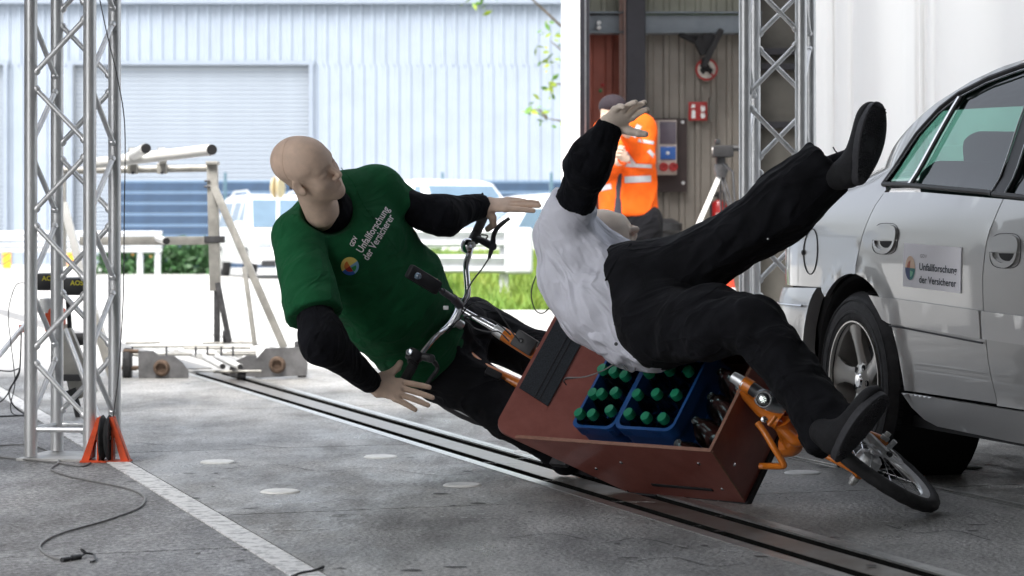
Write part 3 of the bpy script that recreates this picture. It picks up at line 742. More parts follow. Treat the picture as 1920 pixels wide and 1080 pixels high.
for c, k_, s_ in (((.52, 29.9, 3.38), 16, .10), ((.47, 29.9, 3.1), 12, .09), ((.30, 29.85, 2.47), 10, .08), ((.47, 29.9, 2.36), 12, .10), ((.50, 29.9, 2.75), 7, .06), ((-.35, 29.8, 4.0), 26, .14), ((-.5, 29.8, 3.92), 10, .08)):
    pts += [V(*c)+rs_.normal(size=3)*s_ for _ in range(k_)]
v, f = leaf_cloud(pts, .06, rs_); fm = (rs_.rand(len(f)) < .55).astype(int)
oo = at(link('crown', mesh('crown', v, f, False, [M['leaf'], M['leaf_y']], fm)), tr); oo['kind'] = 'stuff'
# ---------------- guard rails
M['galv'] = mat('galvanised_steel', (.62, .64, .66), .55, .25, .08, 6)
def wbeam(x0, x1, y, z, h):
    pr = [(0, 0), (.02, .05), (.075, .10), (.08, .18), (.02, .28), (.0, .42), (.0, .58), (.02, .72), (.08, .82), (.075, .90), (.02, .95), (0, 1)]
    v = []; n = len(pr)
    for x in (x0, x1): v += [(x, y-a, z+b*h) for a, b in pr]
    for x in (x0, x1): v += [(x, y-a+.006, z+b*h) for a, b in pr]
    f = [(i, i+1, n+i+1, n+i) for i in range(n-1)]+[(2*n+i+1, 2*n+i, 3*n+i, 3*n+i+1) for i in range(n-1)]
    return v, f
def guard_rail(x0, x1, y, beams, posts, label, endp):
    t = thing('guard_rail', label, 'guard rail', 'steel guard rails by the yard', loc=((x0+x1)/2, y, 0))
    for z0, z1 in beams:
        mb = MB(); mb.add(*wbeam(x0, x1, y, z0, z1-z0)); at(mb.build('beam', M['galv'], None, True), t)
    for px_ in posts: at(MB().box((px_, y+.07, (beams[0][1])/2-.05), (.10, .12, beams[0][1]-.1), bev=.01).build('post', M['galv']), t)
    if endp: at(MB().box((x1+.05, y-.03, (beams[0][1]+beams[-1][0])/2), (.30, .17, beams[0][1]-beams[-1][0]+.02), bev=.05).build('end_cap', M['galv'], None, True), t)
    return t
guard_rail(-2.35, .02, 24.6, [(.72, .915), (.44, .64)], [-1.75, -.94, -.085], 'double beam steel guard rail with end cap in front of the grass', True)
guard_rail(-11.2, -6.95, 46.0, [(.72, .92), (.50, .68)], [-10.6, -9.0, -7.40, -7.05], 'far guard rail in front of the hedge, left of the white van', False)
# ---------------- road signs, markers
s = thing('road_sign', 'yellowish oval sign on a thin pole beside the white van', 'sign', loc=P(521, 440, 44)*V(1, 1, 0))
c = P(521, 352, 44)
at(MB().box(c+V(0, .03, -.60), (.06, .06, 2.1)).build('pole', M['alu']), s)
for dx in (-.055, .055):
    m_ = MB(); m_.lathe(c+V(dx, 0, 0), (.96, -.28, 0), [(0, -.012), (.20, -.012), (.21, 0), (.20, .012), (0, .012)], 24); at(m_.build('sign_plate', M.setdefault('sign_y', mat('sign_yellow', (.62, .52, .32), .5))), s)
M['stripe_y'] = mat('marker_yellow', (.85, .50, .02), .5, 0, .05, 5); M['stripe_r'] = mat('marker_red', (.65, .16, .03), .5, 0, .05, 5)
for px, lab in ((13, 'yellow and orange striped marker post by the left shutter'), (134, 'striped yellow marker post seen through the left truss')):
    b0 = P(px, 500, 58)*V(1, 1, 0); mk = MB().box(b0+V(0, 0, .29), (.20, .10, .58), bev=.02).build('marker_post', M['stripe_y']); tag(mk, lab, 'marker post', 'striped marker posts')
    for q in range(3):
        mb = MB(); z = .06+q*.19; mb.add([b0+V(-.095, -.053, z), b0+V(.095, -.053, z+.12), b0+V(.095, -.053, z+.20), b0+V(-.095, -.053, z+.08), b0+V(-.095, -.049, z), b0+V(.095, -.049, z+.12), b0+V(.095, -.049, z+.20), b0+V(-.095, -.049, z+.08)], [(0, 1, 2, 3), (0, 1, 5, 4), (2, 3, 7, 6), (4, 5, 6, 7)]); mb.build('stripe', M['stripe_r'], mk)
# ---------------- parked cars
M['car_white'] = mat('white_car_paint', (.80, .81, .82), .25, 0, .02, 3, coat=1)
M['car_grey'] = mat('pale_grey_car_paint', (.55, .58, .62), .25, .3, .02, 3, coat=1)
M['car_glass'] = mat('far_car_glass', (.10, .16, .22), .08, 0, .1, 2, coat=1)
M['lamp_clear'] = mat('clear_lamp', (.55, .6, .65), .1, .4, .05, 5, coat=1); M['lamp_red'] = mat('red_lamp', (.6, .02, .03), .2, 0, .1, 5, coat=1)
def parked_car(label, x, y, head, L_, W_, H_, m, van=False, rack=False):
    t = thing('parked_car', label, 'car', 'cars parked behind the guard rail', loc=(x, y, 0)); t.rotation_euler.z = math.radians(head)
    hl = L_/2; bz = .95 if van else .88
    lower = [(-hl, .35), (-hl-.03, .6), (-hl+.02, bz), (-hl+.1, bz+.04), (hl*.45, bz+.06), (hl*.93, bz-.12), (hl, .62), (hl+.03, .4), (hl-.03, .28), (-hl+.05, .28)]
    upper = [(-hl+.04, bz), (-hl+.10, bz+.30), (-hl+.30, H_-.06), (-hl+.8, H_), (hl*.05, H_), (hl*.22, H_-.06), (hl*.62, bz)]
    def loft(prof, w0, w1, zb, zt_):
        v = []; n = len(prof)
        for sx in (-1, -.86, .86, 1):
            for (a, b) in prof:
                ww = w0+(w1-w0)*max(0, min(1, (b-zb)/(zt_-zb+1e-6))); inset = .06 if abs(sx) == 1 else 0
                ca, cb = sum(p[0] for p in prof)/n, sum(p[1] for p in prof)/n
                v.append((a+(ca-a)*inset*.5, sx*ww/2, b+(cb-b)*inset))
        f = [(r*n+i, r*n+(i+1) % n, (r+1)*n+(i+1) % n, (r+1)*n+i) for r in range(3) for i in range(n)]+[tuple(range(n)), tuple(3*n+i for i in range(n))]
        return v, f
    mb = MB(); mb.add(*loft(lower, W_, W_*.97, .3, bz)); mb.build('body', m, t, True)
    mb = MB(); mb.add(*loft(upper, W_*.94, W_*.74, bz, H_)); mb.build('cabin', m, t, True)
    # windows: thin panes proud of the cabin sides
    for sd in (-1, 1):
        for (a0, a1) in ((-hl+.28, -hl*.38), (-hl*.34, hl*.02), (hl*.06, hl*.36)):
            y0 = sd*(W_*.94/2+.003); y1 = sd*(W_*.74/2+.026); z0, z1 = bz+.06, H_-.12
            q = MB(); q.add([(a0, y0, z0), (a1, y0, z0), (min(a1, hl*.2), y1, z1), (a0+.1, y1, z1), (a0, y0-sd*.02, z0), (a1, y0-sd*.02, z0), (min(a1, hl*.2), y1-sd*.02, z1), (a0+.1, y1-sd*.02, z1)], [(0, 1, 2, 3), (7, 6, 5, 4), (0, 1, 5, 4), (2, 3, 7, 6), (1, 2, 6, 5), (0, 3, 7, 4)]); q.build('window', M['car_glass'], t)
    for e, (xa, xb) in (('windscreen', (hl*.60, hl*.25)), ('rear_window', (-hl+.05, -hl+.26))):
        s_ = 1 if xa > 0 else -1
        q = MB(); q.add([(xa+s_*.02, -W_*.42, bz+.05), (xa+s_*.02, W_*.42, bz+.05), (xb+s_*.02, W_*.34, H_-.11), (xb+s_*.02, -W_*.34, H_-.11), (xa-s_*.1, -W_*.42, bz+.03), (xa-s_*.1, W_*.42, bz+.03), (xb-s_*.1, W_*.34, H_-.13), (xb-s_*.1, -W_*.34, H_-.13)], [(0, 1, 2, 3), (7, 6, 5, 4), (0, 1, 5, 4), (2, 3, 7, 6), (1, 2, 6, 5), (0, 3, 7, 4)]); q.build(e, M['car_glass'], t)
    for sx in (-1, 1):
        for sy in (-1, 1):
            wl = MB(); wl.lathe((sx*hl*.62, sy*(W_/2-.09), .31), (0, sy, 0), [(.18, .03), (.20, .08), (.30, .09), (.315, .05), (.315, -.08), (.2, -.09)], 24); wo_ = wl.build('wheel', M['rubber'], t, True)
            hb_ = MB(); hb_.lathe((sx*hl*.62, sy*(W_/2-.09), .31), (0, sy, 0), [(0, .075), (.10, .07), (.195, .06), (.2, .03)], 20); hb_.build('rim', M['alu_dull'], wo_, True)
        nm, mm = ('headlight', M['lamp_clear']) if sx > 0 else ('taillight', M['lamp_red'])
        for sy in (-1, 1): MB().box((sx*(hl-.03), sy*(W_/2-.18), .70), (.16, .30, .16), bev=.04).build(nm, mm, t, True)
    MB().box((hl+.01, 0, .50), (.06, W_*.55, .12), bev=.02).build('grille', M['black_plastic'], t)
    MB().box((hl+.0, 0, .30), (.10, W_*.85, .12), bev=.02).build('bumper', M['black_plastic'], t)
    for sy in (-1, 1): MB().box((hl*.42, sy*(W_/2+.06), bz+.1), (.12, .16, .12), bev=.04).build('wing_mirror', m, t, True)
    if rack:
        for sy in (-1, 1): MB().tube([(-hl*.7, sy*W_*.33, H_+.0), (-hl*.6, sy*W_*.33, H_+.07), (hl*.0, sy*W_*.33, H_+.07), (hl*.1, sy*W_*.33, H_)], .018, 8).build('roof_rail', M['alu'], t)
    return t
parked_car('white van-like car parked nose out in front of the blue fence', -4.75, 46.5, -72, 4.3, 1.75, 1.66, M['car_white'], True, True)
parked_car('tall white car with roof rails parked behind the outstretched black sleeve', -1.15, 40, -62, 4.5, 1.8, 1.80, M['car_white'], True)
parked_car('low white car parked nearest the tree, behind the guard rail end', .42, 37.2, 205, 4.2, 1.72, 1.50, M['car_white'])
# ================================================================ TRUSSES
def truss(A, B, C, D, zA, ztop_, label, base=True, flip=False):
    """front corners A (left), C (right); back corners B, D; zA: height of one front brace node at A"""
    A, B, C, D = [V(*q) for q in (A, B, C, D)]
    t = thing('lattice_truss', label, 'truss', 'aluminium lattice truss towers', loc=(A+B+C+D)/4)
    z0 = .012
    for q in (A, B, C, D):
        mb = MB(); mb.cyl(q+V(0, 0, z0), q+V(0, 0, ztop_), .0245, 24)
        at(mb.build('chord_tube', M['alu'], None, True), t)
        mb = MB(); mb.cyl(q+V(0, 0, z0+.06), q+V(0, 0, z0+.115), .0262, 24); at(mb.build('sleeve', M['alu'], None, True), t)
    pitch = .518; half = pitch/2
    z = zA-pitch*int((zA-.1)/pitch)
    def zig(p, q, zp):
        # brace nodes at zp+k*pitch on p, zp+half on q
        k = -1; d = nrm(q-p)
        while True:
            a = zp+k*pitch; k += 1
            if a > ztop_-.3: break
            for (zz0, zz1, s0, s1) in ((a+.03, a+half-.03, p, q), (a+half+.03, a+pitch-.03, q, p)):
                if zz0 < .08 or zz1 > ztop_: continue
                e = nrm(s1-s0)*.018
                mb = MB(); mb.cyl(s0+e+V(0, 0, zz0), s1-e+V(0, 0, zz1), .0102, 12)
                for c in (s0+e*1.2+V(0, 0, zz0+.002), s1-e*1.2+V(0, 0, zz1-.002)):
                    mb.lathe(c, nrm((s1-s0)+V(0, 0, zz1-zz0)), [(0, -.016), (.012, -.012), (.0150, 0), (.012, .012), (0, .016)], 10)   # weld
                at(mb.build('brace', M['alu'], None, True), t)
    zig(A, C, z); zig(B, A, z); zig(C, D, z+0); zig(D, B, z)
    if base:
        for p, q in ((A, C), (B, D), (A, B), (C, D)):
            e = nrm(q-p)*.02; at(MB().cyl(p+e+V(0, 0, .115), q-e+V(0, 0, .115), .0102, 12).build('bottom_brace', M['alu'], None, True), t)
    c = (A+B+C+D)/4; ux = nrm(C-A); uy = nrm(B-A)
    at(MB().box(c+V(0, 0, .004), (.33, .32, .008), np.stack([ux, np.cross(V(0, 0, 1), ux), V(0, 0, 1)])).build('base_plate', M['alu_dull'], None, True), t)
    return t
truss((-1.817, 8.74, 0), (-1.765, 8.98, 0), (-1.587, 8.70, 0), (-1.535, 8.94, 0), .915, 5.55, 'silver lattice truss tower standing left of the green shirted dummy')
truss((.956, 9.5, 0), (1.021, 9.74, 0), (1.186, 9.5, 0), (1.254, 9.74, 0), .885, 5.55, 'silver lattice truss tower between the camera tripod and the white curtain')
# thin wire running down the left truss
wp = spline([P(183, -20, 8.6), P(200, 60, 8.6), P(221, 150, 8.6), P(234, 240, 8.62), P(233, 400, 8.62), P(231, 560, 8.62), P(222, 700, 8.64), P(212, 785, 8.66)], 6)
tag(MB().tube(wp, .0022, 6).build('steel_wire', M['steel_dark'], None, True), 'thin wire hanging down in front of the left truss to the orange pulley block', 'wire')
# ---------------------------------------------------------------- pulley block
c = P(199, 866, 8.66); c[2] = 0
pb = thing('pulley_block', 'small orange floor pulley block with black wheel at the foot of the left truss', 'pulley', loc=c)
mb = MB(); mb.lathe(c+V(0, 0, .09), (1, 0, 0), [(.02, -.018), (.082, -.018), (.086, -.012), (.070, 0), (.086, .012), (.082, .018), (.02, .018)], 40); at(mb.build('pulley_wheel', M['rubber'], None, True), pb)
at(MB().cyl(c+V(-.05, 0, .09), c+V(.05, 0, .09), .008, 12).build('axle', M['alu'], None, True), pb)
for sx in (-1, 1):
    mb = MB(); mb.prism([(sx*.014, .168), (sx*.030, .168), (sx*.088, .004), (sx*.060, .004)], c+V(0, -.030, 0), (1, 0, 0), (0, 0, 1), (0, .012, 0))
    mb.prism([(sx*.014, .168), (sx*.030, .168), (sx*.088, .004), (sx*.060, .004)], c+V(0, .020, 0), (1, 0, 0), (0, 0, 1), (0, .012, 0))
    mb.prism([(sx*.026, .150), (sx*.032, .166), (sx*.090, .006), (sx*.084, .006)], c+V(0, -.018, 0), (1, 0, 0), (0, 0, 1), (0, .038, 0))
    at(mb.build('side_leg', M['red_orange']), pb)
    at(MB().box(c+V(sx*.027, 0, .075), (.007, .05, .145)).build('cheek_plate', M['red_orange']), pb)
at(MB().box(c+V(0, 0, .004), (.185, .07, .007)).build('foot_plate', M['red_orange']), pb)
# ---------------------------------------------------------------- cables on the floor
def floor_cable(pix, r, nm, m, label, cat='cable', k=8):
    pts = spline([G(a, b, r+.001) for a, b in pix], k)
    return tag(MB().tube(pts, r, 8).build(nm, m, None, True), label, cat)
M['cable_grey'] = mat('grey_cable', (.22, .22, .22), .45, .2, .1, 30)
cb = floor_cable([(-20, 836), (50, 834), (90, 845), (108, 857), (109, 868), (96, 880), (130, 893), (185, 904), (236, 915), (264, 926), (271, 938), (258, 953), (200, 975), (120, 998), (84, 1014), (75, 1028), (92, 1042), (116, 1050)], .0033, 'floor_cable', M['cable_grey'], 'thin grey cable curling over the asphalt with loose plugs at its end')
c0, c1 = G(116, 1050, .006), G(150, 1044, .006)
for a, b, r in ((0, .35, .0065), (.35, .55, .0045), (.55, 1.0, .0075)): MB().cyl(c0+(c1-c0)*a, c0+(c1-c0)*b, r, 12).build('plug', M['black_plastic'], cb, True)
MB().tube(spline([c1, G(160, 1036, .010), G(152, 1030, .02), G(158, 1036, .012), G(176, 1040, .006), G(178, 1050, .005), G(170, 1054, .004)], 6), .003, 8).build('loose_end', M['black_plastic'], cb, True)
floor_cable([(-20, 855), (40, 861), (100, 867), (150, 874), (170, 868)], .0035, 'floor_cable', M['cable_grey'], 'short grey cable lying past the foot of the left truss')
floor_cable([(239, 868), (300, 905), (360, 938), (414, 966)], .0018, 'floor_wire', M['lip_steel'], 'fine straight wire lying beside the painted line', 'wire', 3)
tc_ = floor_cable([(532, 1090), (560, 1076), (585, 1071), (606, 1063)], .0042, 'cable_tail', M['black_plastic'], 'black cable end poking in at the bottom edge on the white line')
# ---------------------------------------------------------------- camera stand behind the left truss
YS = 10.6
st = thing('lamp_stand', 'high speed camera rig on a heavy tripod behind the left truss', 'camera stand', loc=P(120, 440, YS)*V(1, 1, 0))
for (x0, x1, y0, y1) in ((70, 102, 512, 544), (117, 162, 520, 553)):
    cc = P((x0+x1)/2, (y0+y1)/2, YS-.1); wd = (x1-x0)/F*YS; hh = (y1-y0)/F*YS
    cs = at(MB().box(cc, (wd, .14, hh), bev=.018).build('camera_head', M['black_plastic'], None, True), st)
    tv, tf = text_polys('AOS', .030, .0006)
    q = MB(); q.add([(a+cc[0]-wd*.04, cc[1]-.0725, b+cc[2]+.006) for a, b in tv], tf); o = q.build('lettering', mat('yellow_print', (.75, .68, .05), .6) if 'yellow_print' not in bpy.data.materials else bpy.data.materials['yellow_print'], cs)
    o.matrix_parent_inverse = cs.matrix_world.inverted() if False else Matrix.Identity(4)
at(MB().tube([P(85, 536, YS), P(140, 542, YS)], .012, 8).build('cross_arm', M['steel_dark'], None, True), st)
at(MB().lathe(P(88, 572, YS), (0, 0, 1), [(0, .034), (.03, .030), (.042, .01), (.042, -.035), (0, -.035)], 20).build('white_cap', M['white_wall'], None, True), st)
at(MB().box(P(104, 600, YS), (.085, .08, .11), bev=.012).build('orange_bracket', M['red_orange']), st)
at(MB().box(P(42, 616, YS), (.03, .03, .035), bev=.006).build('orange_clamp', M['red_orange']), st)
at(MB().tube([P(127, 560, YS-.05), P(131, 615, YS-.05)], .011, 8).build('black_post', M['black_plastic'], None, True), st)
at(MB().tube([P(46, 610, YS), P(-40, 712, YS-.35)], .0125, 12).build('tripod_leg', M['alu'], None, True), st)
ax_ = nrm(P(168, 745, YS)-P(118, 622, YS)); sd = nrm(np.cross(ax_, V(0, 1, 0)))
at(MB().box(P(136, 678, YS), (.34, .05, .11), np.stack([ax_, V(0, 1, 0), sd]), bev=.006).build('ballast_box', mat('beige_box', (.50, .49, .45), .5), None, True), st)
at(MB().tube([P(122, 618, YS-.08), P(168, 740, YS-.20), P(205, 835, YS-.3)], .0125, 12).build('tripod_leg', M['alu'], None, True), st)
at(MB().tube([P(112, 640, YS+.1), P(148, 790, YS+.2)], .012, 12).build('tripod_leg', M['steel_dark'], None, True), st)
at(MB().box(P(138, 708, YS-.07), (.15, .03, .03), bev=.004).build('strap', M['black_plastic']), st)
at(MB().tube([P(132, 730, YS-.06), P(146, 765, YS-.06)], [.026, .016], 10).build('foot', M['rubber'], None, True), st)
at(MB().lathe(P(146, 636, YS+.6), (1, 0, 0), [(0, -.03), (.03, -.03), (.03, .03), (0, .03)], 16).build('small_wheel', M['rubber'], None, True), st)
def hang(pix, Y, r, lab):
    tag(MB().tube(spline([P(a, b, Y) for a, b in pix], 7), r, 8).build('hanging_cable', M['black_plastic'], None, True), lab, 'cable')
hang([(48, 530), (30, 535), (18, 570), (16, 600), (20, 640), (26, 690), (28, 720), (20, 760), (25, 776), (46, 780)], 10.3, .0022, 'black cable looping out left of the truss down to the asphalt')
hang([(40, 622), (38, 680), (34, 705), (18, 730), (20, 750), (30, 765), (47, 777)], 10.35, .0035, 'thicker black cable hanging from the orange clamp at the left edge')
hang([(-10, 694), (20, 696), (36, 692), (28, 712), (10, 745), (-10, 760)], 10.35, .003, 'black cable crossing in from the left edge below the tripod leg')
floor_cable([(-20, 781), (20, 780), (50, 778)], .004, 'floor_cable', M['black_plastic'], 'black cable lying on the floor at the left edge behind the truss')
# ---------------------------------------------------------------- rail trolley with tube frame
YT = 13.75
tl = thing('crash_trolley', 'low steel rail trolley with upright tube frame and white barrier tubes on the yard rail', 'trolley', loc=P(400, 440, YT)*V(1, 1, 0))
M['white_tube'] = mat('white_tube', (.80, .80, .78), .4, 0, .04, 10); M['rusty'] = mat('rusty_hub', (.16, .11, .08), .7, .4, .3, 30, bump=.4)
M['plate_grey'] = mat('grey_plate', (.17, .17, .175), .5, .3, .25, 12, bump=.2); M['gal_dull'] = mat('dull_zinc', (.42, .41, .38), .55, .4, .18, 12)
def pix_poly(nm, pix, Y, dep, m):
    pts = [P(a, b, Y) for a, b in pix]; n = len(pts); mb = MB(); mb.add(pts+[p+V(0, dep, 0) for p in pts], [tuple(range(n)), tuple(reversed(range(n, 2*n)))]+[(i, (i+1) % n, n+(i+1) % n, n+i) for i in range(n)])
    return at(mb.build(nm, m), tl)
pix_poly('side_plate', [(259, 658), (287, 658), (298, 667), (326, 667), (342, 680), (353, 695), (353, 711), (260, 713)], YT-.05, .02, M['plate_grey'])
pix_poly('side_plate', [(477, 677), (498, 653), (563, 651), (577, 682), (575, 704), (478, 709)], YT-.1, .02, M['plate_grey'])
pix_poly('side_plate', [(430, 690), (443, 676), (462, 667), (481, 667), (481, 706), (430, 706)], YT-.02, .02, M['plate_grey'])
for (a, b, Y) in ((303, 690, YT-.05), (520, 684, YT-.1)):
    at(MB().lathe(P(a, b, Y), (0, -1, 0), [(0, .01), (.028, .012), (.030, .03), (.040, .028), (.046, .006), (.05, 0)], 28).build('hub', M['rusty'], None, True), tl)
for (a, b, Y, r) in ((239, 685, YT+.05, .105), (453, 704, YT-.1, .040), (566, 692, YT+.1, .06), (425, 631, YT+.9, .04), (560, 655, YT+.4, .05)):
    at(MB().lathe(P(a, b, Y), (1, .1, 0), [(0, -.025), (r*.9, -.025), (r, -.015), (r, .015), (r*.9, .025), (0, .025)], 28).build('wheel', M['rubber'], None, True), tl)
def seg(nm, m, a, b, r, Y0, Y1=None, n=12):
    return at(MB().tube([P(a[0], a[1], Y0), P(b[0], b[1], Y0 if Y1 is None else Y1)], r, n).build(nm, m, None, True), tl)
for (a, b, Y0, Y1) in (((276, 645), (330, 659), 16.0, 14.5), ((312, 648), (375, 668), 15.8, 14.0), ((368, 662), (417, 687), 14.4, 13.3), ((405, 668), (450, 688), 14.3, 13.3), ((360, 642), (410, 652), 16.2, 15), ((405, 638), (455, 650), 16.4, 15.2), ((410, 657), (450, 666), 15.2, 14.4)):
    seg('frame_tube', M['white_tube'], a, b, .019, Y0, Y1)
for (a, Y0) in (((417, 687), 13.29), ((450, 688), 13.29)): seg('tube_end', M['rubber'], a, (a[0]+1, a[1]+.5), .0155, Y0, Y0-.02)
for (x0, x1, y) in ((235, 480, 665), (250, 420, 650), (345, 470, 653), (236, 300, 643), (380, 475, 643), (425, 480, 661), (400, 490, 697)):
    seg('cross_bar', M['gal_dull'], (x0, y), (x1, y-1), .0085, YT+(690-y)*.02)
for (a, b) in ((232, 658), (228, 690), (250, 689)): seg('axle_rod', M['rusty'], (a, b), (a+28, b+1), .012, YT)
for x in (312, 367, 389, 415, 437, 248): seg('stay', M['steel_dark'], (x, 650), (x, 668), .006, YT+.3)
def bar(nm, m, a, b, w_, d_, Y0, Y1=None):
    p, q = P(*a, Y0), P(*b, Y0 if Y1 is None else Y1); T = nrm(q-p); s_ = nrm(np.cross(T, V(0, 1, 0))); e = np.cross(s_, T)
    return at(MB().box((p+q)/2, (np.linalg.norm(q-p), d_, w_), np.stack([T, e, s_]), bev=.004).build(nm, m, None, True), tl)
bar('upright', M['gal_dull'], (398, 305), (404, 545), .062, .06, YT)
bar('upright_foot', M['steel_dark'], (407, 520), (407, 641), .034, .04, YT)
bar('upright_foot', M['steel_dark'], (408, 530), (430, 641), .030, .04, YT-.04)
bar('diagonal_brace', M['gal_dull'], (402, 352), (533, 652), .042, .05, YT-.06)
bar('diagonal_brace', M['gal_dull'], (458, 500), (478, 648), .026, .03, YT-.2)
bar('top_plate', M['gal_dull'], (388, 306), (410, 306), .02, .12, YT)
seg('top_rail', M['gal_dull'], (118, 320), (389, 315), .022, YT)
bar('middle_beam', M['gal_dull'], (150, 452), (402, 451), .050, .04, YT+.05)
bar('beam_clamp', M['steel_dark'], (384, 449), (421, 449), .040, .07, YT)
bar('upright', M['gal_dull'], (119, 318), (119, 500), .03, .05, YT+.2)
bar('diagonal_brace', M['white_tube'], (119, 380), (155, 520), .045, .05, YT+.1)
bar('diagonal_brace', M['white_tube'], (155, 520), (200, 655), .045, .05, YT+.1)
bar('diagonal_brace', M['gal_dull'], (175, 590), (222, 745), .05, .02, YT-.6)
seg('barrier_tube', M['white_tube'], (180, 306), (395, 281), .033, YT-.1, YT-.45, 20)
seg('barrier_tube', M['white_tube'], (242, 296), (272, 279), .030, YT-.1, YT-.6, 20)
seg('barrier_tube', M['white_tube'], (296, 447), (310, 452), .021, YT-.1, YT-.35, 20)
for (a, b, Y, r) in ((396, 281, YT-.455, .030), (273, 278.5, YT-.605, .027), (311, 452.5, YT-.355, .019)): seg('tube_end', M['black_matt'], (a, b), (a+1.5, b-.4), r, Y, Y-.02, 20)
for (a, b) in ((249, 306), (304, 306)):
    at(MB().lathe(P(a, b-14, YT-.11), (1, .3, .1), [(.036, -.02), (.048, -.02), (.048, .02), (.036, .02)], 20, closed=True).build('pipe_clamp', M['gal_dull'], None, True), tl)
    bar('clamp_block', M['gal_dull'], (a, b), (a, b+20), .055, .06, YT-.04); at(MB().cyl(P(a, b+18, YT-.12), P(a, b+18, YT+.02), .010, 8).build('clamp_bolt', M['steel_dark']), tl)
for y in (339, 350): seg('bolt', M['steel_dark'], (383, y), (394, y), .006, YT-.04)

# ---------------------------------------------------------------- right wall things
YP = YB-.05
def onwall(px, py, d=0): return P(px, py, YP-d)
bd = thing('power_board', 'dark backing board with a pale socket box, blue and red sockets, on the beige wall', 'power outlet board', loc=onwall(1249, 290))
def bx(nm, m, x0, x1, y0, y1, d, th, par=bd, bev=.004):
    a, b = onwall(x0, y0, d), onwall(x1, y1, d); c = (a+b)/2; return at(MB().box(c, (abs(b[0]-a[0]), th, abs(a[2]-b[2])), bev=bev).build(nm, m, None, True), par)
bx('backing_board', mat('dark_board', (.05, .035, .035), .7), 1208, 1288, 222, 360, .03, .03)
bx('socket_box', mat('salmon_box', (.55, .30, .24), .5), 1226, 1246, 226, 328, .09, .10)
bx('socket_box', mat('pale_box', (.58, .50, .45), .5), 1233, 1268, 226, 328, .10, .12)
bx('breaker_window', mat('smoked_cover', (.12, .10, .13), .25), 1237, 1268, 228, 270, .165, .012)
bx('blue_socket', mat('blue_socket', (.03, .12, .42), .4), 1238, 1267, 275, 299, .165, .02)
at(MB().lathe(onwall(1252, 287, .175), (0, -1, 0), [(0, .01), (.012, .01), (.015, 0)], 14).build('socket_centre', M['white_wall'], None, True), bd)
for x in (1244, 1262): at(MB().lathe(onwall(x, 313, .16), (0, -1, 0), [(0, .03), (.018, .03), (.02, .045), (.034, .045), (.036, 0)], 18).build('red_socket', M.setdefault('socket_r', mat('red_socket', (.38, .02, .02), .4)), None, True), bd)
for x, y in ((1280, 229), (1281, 343), (1214, 343)): at(MB().lathe(onwall(x, y, .045), (0, -1, 0), [(0, .006), (.010, .005), (.014, 0)], 12).build('screw', M['alu'], None, True), bd)
# prohibition sign
sg = thing('prohibition_sign', 'round red ringed no vehicles sign on the beige wall behind the black lamp arm', 'sign', loc=onwall(1325, 130))
r_ = 21/F*YP
at(MB().lathe(onwall(1325, 130, .02), (0, -1, 0), [(0, 0), (r_, 0), (r_, -.012), (0, -.012)], 36).build('sign_face', mat('sign_cream', (.62, .58, .54), .5), None, True), sg)
at(MB().lathe(onwall(1325, 130, .024), (0, -1, 0), [(r_*.82, 0), (r_*1.0, 0), (r_*1.0, -.008), (r_*.82, -.008)], 36, closed=True).build('red_ring', mat('sign_red', (.42, .02, .02), .5), None, True), sg)
a_, b_ = onwall(1312, 117, .026), onwall(1338, 143, .026); T = nrm(b_-a_)
at(MB().box((a_+b_)/2, (np.linalg.norm(b_-a_), .004, r_*.17), np.stack([T, V(0, 1, 0), np.cross(T, V(0, 1, 0))])).build('red_bar', bpy.data.materials['sign_red']), sg)
q = MB(); c_ = onwall(1325, 130, .0255)
q.prism([(-.05, -.02), (.045, -.02), (.05, .0), (.03, .012), (.015, .038), (-.02, .038), (-.03, .012), (-.052, .004)], c_, (1, 0, 0), (0, 0, 1), (0, -.003, 0))
for dx in (-.028, .026): q.lathe(c_+V(dx, -.001, -.024), (0, -1, 0), [(0, 0), (.014, 0), (.014, .003), (0, .003)], 12)
at(q.build('vehicle_symbol', M['black_matt']), sg)
# fire sign
fs = thing('fire_sign', 'square red fire extinguisher sign on the beige wall above the tripod', 'sign', loc=onwall(1309, 210))
bx('sign_face', bpy.data.materials['sign_red'], 1291, 1326, 191, 226, .02, .01, fs, .002)
q = MB(); c_ = onwall(1300, 209, .027)
q.prism([(-.014, -.055), (.016, -.055), (.016, .0), (.008, .012), (-.008, .012), (-.014, 0)], c_, (1, 0, 0), (0, 0, 1), (0, -.003, 0)); q.prism([(-.02, .03), (.012, .028), (.014, .052), (-.008, .058)], c_, (1, 0, 0), (0, 0, 1), (0, -.003, 0))
at(q.build('extinguisher_symbol', M['print_white']), fs)
q = MB(); c_ = onwall(1318, 209, .027)
for dz in (-.035, .02): q.prism([(-.012, -.02), (.012, -.02), (.02, 0), (.010, .03), (0, .012), (-.01, .034), (-.02, .004)], c_+V(0, 0, dz), (1, 0, 0), (0, 0, 1), (0, -.003, 0))
at(q.build('flame_symbol', M['print_white']), fs)
f2 = MB().box(onwall(1331, 206, .10), (.012, .16, .19), bev=.003).build('wing_sign', bpy.data.materials['grey_panel']); tag(f2, 'narrow edge-on sign sticking out of the wall right of the fire sign', 'sign')
